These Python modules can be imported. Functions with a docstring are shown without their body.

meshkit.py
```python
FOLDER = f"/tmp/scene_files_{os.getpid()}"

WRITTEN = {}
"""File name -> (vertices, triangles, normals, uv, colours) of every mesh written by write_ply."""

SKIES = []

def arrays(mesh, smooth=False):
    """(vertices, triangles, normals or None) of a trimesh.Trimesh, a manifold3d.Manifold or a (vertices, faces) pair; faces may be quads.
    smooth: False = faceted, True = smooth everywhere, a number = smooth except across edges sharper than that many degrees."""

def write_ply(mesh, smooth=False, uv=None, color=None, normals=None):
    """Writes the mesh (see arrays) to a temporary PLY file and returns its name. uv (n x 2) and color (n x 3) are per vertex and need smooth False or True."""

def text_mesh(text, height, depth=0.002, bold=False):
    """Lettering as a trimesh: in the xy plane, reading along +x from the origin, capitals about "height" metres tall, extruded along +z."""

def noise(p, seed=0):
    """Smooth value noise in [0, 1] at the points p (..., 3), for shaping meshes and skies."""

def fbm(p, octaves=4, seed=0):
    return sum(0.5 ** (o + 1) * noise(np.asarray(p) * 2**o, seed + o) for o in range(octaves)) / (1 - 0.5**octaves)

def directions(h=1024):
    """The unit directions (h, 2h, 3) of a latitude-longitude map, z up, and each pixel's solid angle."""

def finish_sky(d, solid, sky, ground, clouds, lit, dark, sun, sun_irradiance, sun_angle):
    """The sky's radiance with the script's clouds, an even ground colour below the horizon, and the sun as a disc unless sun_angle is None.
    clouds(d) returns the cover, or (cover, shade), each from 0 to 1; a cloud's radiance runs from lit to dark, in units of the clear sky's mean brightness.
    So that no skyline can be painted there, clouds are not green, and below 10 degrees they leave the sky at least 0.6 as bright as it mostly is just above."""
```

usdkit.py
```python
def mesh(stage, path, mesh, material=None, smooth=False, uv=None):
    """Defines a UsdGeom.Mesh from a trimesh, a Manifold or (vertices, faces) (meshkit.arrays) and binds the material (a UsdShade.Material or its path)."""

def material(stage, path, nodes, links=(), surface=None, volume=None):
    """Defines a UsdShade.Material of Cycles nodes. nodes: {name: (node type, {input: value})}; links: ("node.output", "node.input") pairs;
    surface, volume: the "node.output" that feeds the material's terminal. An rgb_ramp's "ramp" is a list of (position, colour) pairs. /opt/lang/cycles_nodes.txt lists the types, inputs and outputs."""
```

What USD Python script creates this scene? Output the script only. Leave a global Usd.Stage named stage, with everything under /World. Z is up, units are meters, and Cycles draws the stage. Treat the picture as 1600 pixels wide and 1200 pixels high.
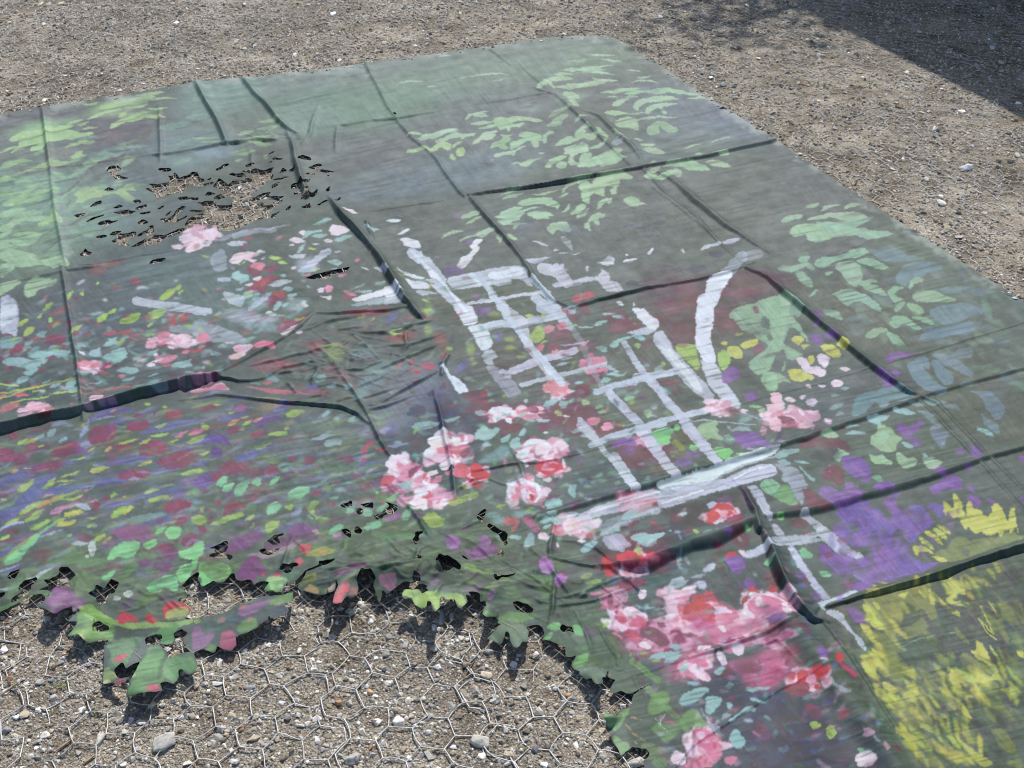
import math
import numpy as np
import trimesh
import usdkit
import meshkit
from pxr import Usd, UsdGeom, UsdLux, UsdShade, Sdf, Gf, Vt

stage = Usd.Stage.CreateInMemory()
UsdGeom.SetStageUpAxis(stage, UsdGeom.Tokens.z)
UsdGeom.SetStageMetersPerUnit(stage, 1.0)
world = UsdGeom.Xform.Define(stage, "/World")
stage.SetDefaultPrim(world.GetPrim())
UsdGeom.Scope.Define(stage, "/World/Looks")

# ---------------------------------------------------------------- camera
EYE, PITCH, FOCAL = 1.6, math.radians(34.6), 1683.0      # eye height, tilt down, focal length in pixels of a 1600 wide picture
cam = UsdGeom.Camera.Define(stage, "/World/camera")
cam.CreateHorizontalApertureAttr(36.0)
cam.CreateVerticalApertureAttr(27.0)
cam.CreateFocalLengthAttr(FOCAL / 1600 * 36)
cam.CreateClippingRangeAttr(Gf.Vec2f(0.05, 2000))
cam.AddTranslateOp().Set(Gf.Vec3d(0, 0, EYE))
cam.AddRotateXOp().Set(90 - math.degrees(PITCH))
cam.CreateExposureAttr(0.52)

# ---------------------------------------------------------------- sky and sun
SUN_AZ, SUN_EL = math.radians(10), math.radians(50)        # clockwise from +y; the sun stands behind the cloth, slightly to the right
SUN = np.array([math.sin(SUN_AZ) * math.cos(SUN_EL), math.cos(SUN_AZ) * math.cos(SUN_EL), math.sin(SUN_EL)])
dome = UsdLux.DomeLight.Define(stage, "/World/sky")
dome.GetPrim().SetCustomDataByKey("kind", "structure")
dome.GetPrim().SetCustomDataByKey("label", "clear pale blue summer sky over the gravel yard")
sky_mat = usdkit.material(stage, "/World/Looks/sky_look", {
    "t": ("sky_texture", {"sky_type": "single_scattering", "sun_disc": False, "sun_elevation": SUN_EL, "sun_rotation": SUN_AZ, "air_density": 1.0, "aerosol_density": 1.6}),
    "b": ("background_shader", {"strength": 0.1})}, [("t.color", "b.color")], surface="b.background")
UsdShade.MaterialBindingAPI.Apply(dome.GetPrim()).Bind(sky_mat)
sun = UsdLux.DistantLight.Define(stage, "/World/sun")
sun.CreateIntensityAttr(1.0)
sun.CreateNormalizeAttr(True) if hasattr(sun, "CreateNormalizeAttr") else sun.GetPrim().CreateAttribute("inputs:normalize", Sdf.ValueTypeNames.Bool).Set(True)
sun.CreateAngleAttr(0.53)
sun.CreateColorAttr(Gf.Vec3f(1.0, 0.97, 0.92))
sun.AddRotateXYZOp().Set(Gf.Vec3f(90 - math.degrees(SUN_EL), 0, 180 - math.degrees(SUN_AZ)))


# ---------------------------------------------------------------- helpers
rng = np.random.default_rng(7)
used = {}


def numbered(name, parent="/World"):
    k = used.get((parent, name), -1) + 1
    used[(parent, name)] = k
    return f"{parent}/{name}" if k == 0 else f"{parent}/{name}_{k:03d}"


def tag(prim, label=None, category=None, group=None, kind=None):
    for key, value in (("label", label), ("category", category), ("group", group), ("kind", kind)):
        if value:
            prim.SetCustomDataByKey(key, value)
    return prim


def empty(name, loc=(0, 0, 0), rotz=0.0, parent="/World"):
    x = UsdGeom.Xform.Define(stage, numbered(name, parent))
    x.AddTranslateOp().Set(Gf.Vec3d(*map(float, loc)))
    x.AddRotateZOp().Set(float(rotz))
    return x.GetPrim()


def obj(name, mesh, mat, parent="/World", smooth=False):
    parent = parent if isinstance(parent, str) else str(parent.GetPath())
    return usdkit.mesh(stage, numbered(name, parent), mesh, mat, smooth=smooth).GetPrim()


def bind(prim, mat):
    UsdShade.MaterialBindingAPI.Apply(prim).Bind(mat)


def ground_at(px, py, z=0.0):
    """The point at height z seen at a pixel of the 1600 x 1200 photograph."""
    u, v = (np.asarray(px, float) - 800) / FOCAL, (600 - np.asarray(py, float)) / FOCAL
    t = (EYE - z) / (math.sin(PITCH) - v * math.cos(PITCH))
    return t * u, t * (math.cos(PITCH) + v * math.sin(PITCH))


def pixel_of(x, y, z=0.0):
    d = y * math.cos(PITCH) + (EYE - z) * math.sin(PITCH)
    up = y * math.sin(PITCH) - (EYE - z) * math.cos(PITCH)
    return 800 + FOCAL * x / d, 600 - FOCAL * up / d


def vnoise(x, y, seed=0):
    return meshkit.noise(np.stack([x, y, np.full_like(x, seed * 7.31)], -1), seed)


def vfbm(x, y, octaves=4, seed=0):
    return sum(0.5 ** (o + 1) * vnoise(x * 2**o, y * 2**o, seed + o) for o in range(octaves)) / (1 - 0.5**octaves)


def inside(poly, x, y):
    """Even-odd test of the points x, y against a closed polygon (n x 2)."""
    poly = np.asarray(poly, float)
    res = np.zeros(x.shape, bool)
    for (x0, y0), (x1, y1) in zip(poly, np.roll(poly, -1, 0)):
        if y0 != y1:
            cross = (y > min(y0, y1)) & (y <= max(y0, y1))
            if cross.any():
                res ^= cross & (x < x0 + (y - y0) * (x1 - x0) / (y1 - y0))
    return res


def tile(text, x0, y0, s=5.0):
    return np.array([[x0 + float(a.split(",")[0]) / s, y0 + float(a.split(",")[1]) / s] for a in text.split()])


def clamp01(a):
    return np.clip(a, 0, 1)


def smoothstep(a, b, x):
    t = clamp01((x - a) / (b - a))
    return t * t * (3 - 2 * t)


def tubes(points_list, radii, sides=4):
    """One mesh of tubes along polylines."""
    V, F, at = [], [], 0
    ang = np.arange(sides) * 2 * np.pi / sides + np.pi / 4
    for pts, r in zip(points_list, radii):
        pts = np.asarray(pts, float)
        n = len(pts)
        d = np.gradient(pts, axis=0)
        d /= np.maximum(np.linalg.norm(d, axis=1, keepdims=True), 1e-12)
        ref = np.where(np.abs(d[:, 2:3]) > 0.9, [[1.0, 0, 0]], [[0, 0, 1.0]])
        a = np.cross(d, ref)
        a /= np.maximum(np.linalg.norm(a, axis=1, keepdims=True), 1e-12)
        b = np.cross(a, d)
        ring = pts[:, None] + (a[:, None] * np.cos(ang)[None, :, None] + b[:, None] * np.sin(ang)[None, :, None]) * np.broadcast_to(np.reshape(r, (-1, 1, 1)), (n, 1, 1))
        V.append(ring.reshape(-1, 3))
        i, j = np.meshgrid(np.arange(n - 1), np.arange(sides), indexing="ij")
        k = (j + 1) % sides
        q = np.stack([i * sides + j, i * sides + k, (i + 1) * sides + k, (i + 1) * sides + j], -1).reshape(-1, 4) + at
        F.append(np.vstack([q[:, [0, 2, 1]], q[:, [0, 3, 2]]]))
        at += n * sides
    return np.vstack(V), np.vstack(F)

# ---------------------------------------------------------------- ground
def ground_height(x, y):
    return 0.007 * (vfbm(x * 3.1 + 5, y * 3.1 + 9, 3, 11) - 0.5) + 0.003 * (vfbm(x * 22 + 3, y * 22, 2, 12) - 0.5)


ground_look = usdkit.material(stage, "/World/Looks/gravel_look", {
    "pos": ("geometry", {}),
    "patch": ("noise_texture", {"scale": 2.3, "detail": 4, "roughness": 0.6}),
    "grit": ("noise_texture", {"scale": 260, "detail": 3, "roughness": 0.7}),
    "grain": ("voronoi_texture", {"scale": 230, "randomness": 1}),
    "pebble": ("voronoi_texture", {"scale": 95, "randomness": 1}),
    "patch_ramp": ("rgb_ramp", {"ramp": [(0.3, (0.13, 0.115, 0.094)), (0.5, (0.22, 0.202, 0.172)), (0.7, (0.305, 0.285, 0.25))]}),
    "grit_ramp": ("rgb_ramp", {"ramp": [(0.2, (0.35, 0.33, 0.3)), (0.5, (0.95, 0.93, 0.9)), (0.78, (1.7, 1.7, 1.7))]}),
    "grain_bw": ("separate_color", {"color_type": "hsv"}),
    "grain_ramp": ("rgb_ramp", {"ramp": [(0, (0.45, 0.42, 0.38)), (0.4, (0.85, 0.82, 0.78)), (0.8, (1.25, 1.22, 1.2)), (1, (1.9, 1.9, 1.85))]}),
    "m1": ("mix_color", {"blend_type": "multiply", "fac": 1.0, "use_clamp": False}),
    "m2": ("mix_color", {"blend_type": "multiply", "fac": 0.85, "use_clamp": False}),
    "soil": ("noise_texture", {"scale": 8.5, "detail": 5, "roughness": 0.65}),
    "soil_ramp": ("rgb_ramp", {"ramp": [(0.36, (0.5, 0.45, 0.4)), (0.5, (0.88, 0.86, 0.83)), (0.64, (1.12, 1.12, 1.12))]}),
    "m3": ("mix_color", {"blend_type": "multiply", "fac": 1.0, "use_clamp": False}),
    "add": ("math", {"math_type": "add"}),
    "bump": ("bump", {"strength": 0.9, "distance": 0.004}),
    "p": ("principled_bsdf", {"roughness": 0.95, "specular_ior_level": 0.2})},
    [("pos.position", f"{n}.vector") for n in ("patch", "grit", "grain", "pebble", "soil")] +
    [("patch.fac", "patch_ramp.fac"), ("grit.fac", "grit_ramp.fac"), ("grain.color", "grain_bw.color"), ("grain_bw.b", "grain_ramp.fac"),
     ("patch_ramp.color", "m1.a"), ("grit_ramp.color", "m1.b"), ("m1.result", "m2.a"), ("grain_ramp.color", "m2.b"), ("m2.result", "m3.a"), ("soil.fac", "soil_ramp.fac"), ("soil_ramp.color", "m3.b"), ("m3.result", "p.base_color"),
     ("grain.distance", "add.value1"), ("grit.fac", "add.value2"), ("add.value", "bump.height"), ("bump.normal", "p.normal")], surface="p.BSDF")


def build_ground():
    gx = np.concatenate([[-300, -120, -50, -20, -10, -6, -4.5], np.arange(-3.6, 3.9, 0.024), [4.5, 6, 10, 20, 50, 120, 300]])
    gy = np.concatenate([[-200, -80, -30, -10, -4, -1, 0.2], np.arange(0.75, 7.0, 0.024), [8, 10, 14, 20, 35, 60, 120, 300]])
    X, Y = np.meshgrid(gx, gy)
    Z = ground_height(X, Y) + np.where((np.abs(X) > 9) | (Y > 9), 0.15 * (vfbm(X * .05, Y * .05, 2, 5) - .5), 0)
    n = len(gx)
    i, j = np.meshgrid(np.arange(len(gy) - 1), np.arange(n - 1), indexing="ij")
    q = np.stack([i * n + j, i * n + j + 1, (i + 1) * n + j + 1, (i + 1) * n + j], -1).reshape(-1, 4)
    f = np.vstack([q[:, [0, 1, 2]], q[:, [0, 2, 3]]])
    p = obj("ground", (np.stack([X, Y, Z], -1).reshape(-1, 3), f), ground_look, smooth=True)
    return tag(p, "grey brown gravel yard with stones, grit and bits of straw", kind="structure")


ground = build_ground()

# ---------------------------------------------------------------- what is painted, cut and folded on the cloth
# Tiles: x0 y0 (origin in the photograph), 5 units per pixel unless a scale is given.
OUTLINE = [(-650, 265), (-330, 224), (0, 179), (66, 167), (200, 147), (312, 127), (385, 121), (480, 111), (600, 95), (768, 72), (850, 59), (900, 56), (948, 55), (968, 63), (1000, 83), (1100, 147), (1205, 214), (1320, 292), (1440, 369), (1500, 408), (1600, 472), (1900, 668), (2280, 912), (2280, 1690), (850, 1690)]
LOWER = [  # the cut lower edge, from the bottom of the picture up and to the left
    (900, 960, "535,1210 525,1150 570,1112 575,1085 545,1060 490,1048 440,1042 395,1075 370,1100 345,1120 330,1060 290,1010 270,950 230,900 235,850 205,810 230,780 280,790 330,805 345,765 385,745 430,735 432,690 440,650 480,610 560,568 650,533 560,560 500,590 440,625 400,630 350,605 310,620 270,625 265,590 285,550 310,520 270,510 250,500 250,460 240,505 205,500 210,555 165,565 130,545 130,515 90,520 55,530 25,490 35,430 5,440"),
    (600, 840, "1575,1120 1560,1130 1520,1095 1530,1030 1490,1045 1460,1010 1490,960 1510,925 1460,945 1420,945 1420,850 1385,860 1350,840 1300,820 1240,805 1255,760 1240,720 1215,695 1170,690 1115,715 1130,745 1125,830 1085,830 1060,870 1045,885 1010,880 985,830 980,770 962,745 950,752 940,800 910,855 870,825 800,800 850,760 885,720 920,690 885,690 878,660 890,635 845,640 810,655 765,625 780,585 800,560 790,515 750,530 755,465 700,450 655,452 692,492 640,478 655,530 605,582 575,570 550,498 500,515 455,480 435,520 442,580 405,622 375,592 370,530 340,530 330,585 290,580 240,550 215,500 165,515 140,480 165,432 220,440 270,428 300,470 350,442 330,425 345,405 300,395 240,385 155,370 100,410 60,440 30,465 -5,452"),
    (300, 860, "1520,350 1490,330 1470,440 1420,300 1440,250 1400,190 1330,200 1290,270 1305,320 1290,370 1250,385 1215,380 1160,450 1105,445 1110,380 1150,300 1130,265 1130,290 1120,345 1000,365 850,330 825,310 800,355 790,420 720,450 765,495 740,525 620,560 605,525 600,560 525,600 520,620 440,655 360,682 355,740 320,790 250,785 200,752 180,800 150,805 90,772 0,812"),
    (0, 860, "1465,770 1430,715 1430,690 1475,655 1420,620 1358,650 1365,725 1300,742 1225,740 1262,748 1300,790 1320,852 1400,812 1480,800 1520,822 1550,925 1490,982 1460,975 1420,930 1395,940 1400,1000 1360,1055 1300,1030 1250,1050 1278,1110 1100,1130 985,1167 1010,1040 1060,960 1010,1010 985,1035 930,1045 885,1080 900,1035 830,1045 803,1050 808,900 815,730 860,715 840,705 780,705 700,737 640,690 610,670 520,687 565,640 600,600 608,565 530,560 575,505 570,455 500,480 430,525 390,500 330,465 350,420 372,385 335,357 250,362 130,432 0,492 -1600,900"),
    (0, 860, "-3250,900"),
]
HOLES = [
    (0, 120, "830,730 850,700 880,690 905,700 915,684 930,705 950,712 935,735 900,745 940,770 1010,790 960,800 900,795 870,765|1230,720 1260,710 1335,712 1345,730 1310,740 1250,738|808,885 850,862 900,876 850,890|700,1015 750,975 800,965 795,990 760,1005 730,1020|575,1085 620,1070 675,1062 655,1090 615,1108|885,1062 940,1045 1015,1036 1000,1058 930,1072|870,1028 930,996 965,1010 930,1022|655,1138 720,1100 820,1075 810,1090 740,1110 690,1132|752,1152 790,1130 850,1116 870,1130 945,1118 880,1145 840,1167 790,1162"),
    (0, 120, "1310,765 1340,780 1365,742 1390,770 1395,790 1470,770 1500,742 1545,748 1560,790 1600,805 1590,830 1500,860 1420,880 1350,910 1290,930 1240,937 1200,920 1210,908 1150,882 1135,866 1200,860 1180,840 1145,830 1230,835 1310,825 1330,800"),
    (0, 120, "1370,900 1440,875 1450,890 1385,912|1385,940 1470,930 1450,955 1400,957|1495,950 1555,938 1550,962 1505,967|1570,1000 1600,970 1600,1012|1085,1065 1150,1050 1190,1043 1160,1065 1110,1080|1225,1032 1280,1000 1280,1017 1240,1037|1285,1082 1340,1046 1335,1065 1300,1087|1390,1030 1420,1006 1460,1018 1400,1060 1370,1110 1300,1132 1240,1112 1330,1100 1360,1070|1350,1137 1470,1080 1460,1095 1380,1137|1160,1170 1200,1158 1200,1197 1160,1192"),
    (300, 100, "160,962 215,893 250,920 285,945 330,905 400,905 470,885 480,862 400,850 385,842 440,833 500,818 555,837 645,808 612,868 640,862 632,897 570,940 500,1000 455,1035 480,1048 560,1010 622,1000 600,1030 540,1060 470,1112 428,1142 445,1150 550,1095 560,1112 640,1080 705,1075 640,1122 598,1185 665,1200 500,1225 390,1280 300,1305 220,1305 180,1265 100,1260 20,1255 -60,1265 -30,1210 20,1185 120,1162 75,1105 100,1072 180,1078 215,1108 305,1107 328,1052 290,1042 250,1018 300,1025 250,990 200,975"),
    (300, 100, "420,802 460,785 500,778 470,800 430,814|590,707 620,690 650,678 640,695 610,707|620,742 650,725 665,735 690,740 720,730 700,750 640,752|590,772 630,755 625,774|280,867 320,853 380,872 340,880|680,857 710,813 745,835 720,852|750,842 800,806 812,820 790,847|600,917 690,890 770,878 700,907|620,952 660,930 700,923 660,960 625,972|770,950 800,930 860,928 870,970 820,975 780,987|790,1007 860,993 860,1012 800,1027|885,1017 910,978 920,1020 900,1032|930,1042 985,988 985,1017 940,1052|1040,1002 1085,953 1085,990 1060,1007|1110,1077 1165,1038 1160,1060 1130,1082|730,1142 770,1103 775,1130 740,1152|600,1187 700,1148 660,1180 610,1200|830,1105 870,1120 920,1088 930,1130 870,1132|825,767 850,746 840,767|875,757 940,750 920,770|885,882 930,866 970,868 960,882 900,890|1040,872 1080,858 1075,880|1572,384 1600,384 1600,408 1575,410|0,840 40,850 0,867|0,1052 55,1038 50,1055 5,1064|95,1032 125,998 190,1015 150,1030|110,907 155,888 140,914"),
    (0, 320, "870,280 920,260 915,240 850,238 880,213 955,206 940,225 990,230 1030,213 1065,213 1060,240 1020,258 995,300 1010,318 960,322 900,308|1020,328 1090,290 1200,233 1290,240 1390,190 1450,180 1470,130 1500,110 1490,175 1380,235 1290,260 1240,300 1180,315 1060,325|615,397 655,355 670,338 680,362 722,370 700,395 660,402|1165,462 1185,432 1290,413 1300,425 1250,457 1200,462|1120,252 1180,200 1210,198 1180,227"),
    (300, 320, "880,580 960,547 1100,518 1240,486 1210,522 1110,555 1085,577 1020,592 940,588"),
    (0, 860, "60,222 80,185 165,158 150,190 120,235 70,240|150,297 180,260 290,218 297,245 250,290 250,332 150,322|340,245 400,238 465,200 470,148 530,145 580,188 600,215 565,240 548,265 545,300 450,300 400,330 310,322 390,290 370,270|-40,335 0,343 45,330 40,365 0,382 -40,370|85,402 110,375 180,345 240,338 220,360 150,402 100,422|690,352 750,320 745,288 780,290 820,320 850,275 872,238 937,268 920,310 900,350 850,370 840,422 800,447 765,430 755,390|735,577 780,558 810,580 857,605 850,632 760,642|890,942 950,878 970,890 985,930 1030,905 1102,868 1080,910 1060,960 1010,1000 930,1005 910,985|1130,690 1220,663 1267,663 1265,697 1225,737 1140,747"),
    (300, 860, "-80,290 -5,217 55,176 62,205 45,240 65,270 80,305 170,250 200,268 255,262 300,195 335,190 345,243 395,252 460,240 488,290 515,262 560,258 612,270 558,342 700,360 725,300 800,272 870,202 885,185 895,180 880,230 830,290 805,345 720,380 600,372 480,410 330,455 320,470 200,520 0,545 -60,555 -10,490 -5,460 -60,425 -110,410 -90,385 -40,385 -40,345"),
    (300, 720, "135,692 215,663 260,630 288,643 285,690 255,735 332,752 300,792 240,765 160,772 133,757 140,738 190,730 180,700|525,712 560,698 610,708 697,688 680,707 630,742 600,757 550,737|585,642 620,615 650,595 720,576 717,592 665,610 692,640 690,662 640,670|680,872 700,838 770,830 775,813 842,820 830,840 790,850 785,882 745,900 715,887|1155,352 1190,335 1225,330 1230,310 1250,320 1250,367 1215,377 1180,372|1310,345 1420,328 1420,377 1350,374|1280,402 1310,375 1345,395 1330,432 1295,432|1415,437 1450,425 1480,420 1500,395 1545,365 1508,318 1560,345 1605,350 1605,390 1570,427 1500,432 1490,462 1440,472|1165,553 1210,545 1250,570 1240,622 1210,605|1265,577 1280,523 1300,520 1332,550 1325,582|870,892 900,868 1000,830 990,803 1060,793 1137,781 1100,810 1040,837 960,862"),
    (580, 660, "820,747 850,710 890,683 902,700 880,770 870,807 845,800|903,830 920,803 960,830 1000,860 1040,870 1072,900 1060,940 1065,992 1040,985 1010,940 990,900 940,882|340,902 410,883 405,910 380,925 370,950 385,960 350,992 328,960 350,935|325,1092 390,1068 402,1090 370,1112 330,1107|700,1072 750,1090 772,1115 715,1092|975,1057 1000,1023 1047,1035 1035,1067 1000,1072"),
    (600, 840, "435,163 470,175 540,215 607,260 600,302 550,280 510,302 470,317 408,242|850,310 900,320 990,316 1042,298 1000,332 920,337 890,367 865,350|1000,522 1050,518 1090,540 1130,540 1167,580 1160,607 1080,607 1040,592|230,317 280,320 292,370 250,387 230,362|1370,727 1390,693 1440,715 1470,708 1482,762 1450,745 1400,757"),
]
# pieces that hang loose from the cloth by a neck: region, hinge pixel, tip pixel, lift of the tip in metres, look
FLAPS = [
    (0, 860, "790,735 860,715 1125,683 1140,745 1230,735 1330,760 1600,840 1560,1000 1290,1200 700,1200 700,740", (200, 1000), (215, 1080), 0.030, "torn leaf cut out with a notched edge, green with pink patches"),
    (0, 860, "372,385 420,320 620,350 720,400 660,455 575,505 530,560 300,560 300,440", (125, 940), (80, 955), 0.026, "purple cut leaf on the end of a thin stem"),
    (0, 860, "530,560 600,500 740,540 730,640 890,640 890,720 700,760 480,720", (165, 975), (120, 1000), 0.024, None),
    (300, 860, "-60,425 0,535 200,510 330,440 600,355 720,375 830,340 830,440 760,560 350,700 340,830 -90,860 -120,640", (300, 990), (450, 950), 0.022, "long rolled strip of cloth painted pink and green"),
    (300, 860, "540,235 640,205 760,250 730,310 702,362 560,346 540,330", (430, 905), (425, 930), 0.026, "lime green cut leaf"),
    (300, 860, "1150,215 1340,190 1330,400 1060,480 1060,330", (560, 905), (525, 948), 0.036, "coral red cut leaf standing off the ground"),
    (600, 840, "110,400 350,400 720,420 720,600 300,680 110,560", (690, 925), (680, 965), 0.046, "pale yellow-green cut leaf with notched tips"),
    (600, 840, "780,760 880,685 990,640 1140,735 1140,850 1040,920 780,860", (800, 975), (805, 1015), 0.030, "dark green lobed cut leaf"),
    (600, 840, "755,530 810,540 890,600 885,660 760,680", (775, 950), (758, 968), 0.028, None),
    (900, 960, "0,425 60,400 250,450 210,600 0,600", (925, 1045), (930, 1070), 0.026, None),
    (900, 960, "200,760 345,760 440,1042 330,1140 180,900", (970, 1130), (945, 1122), 0.024, "pale green cut leaf lobe with a worn yellowish edge"),
]
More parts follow.
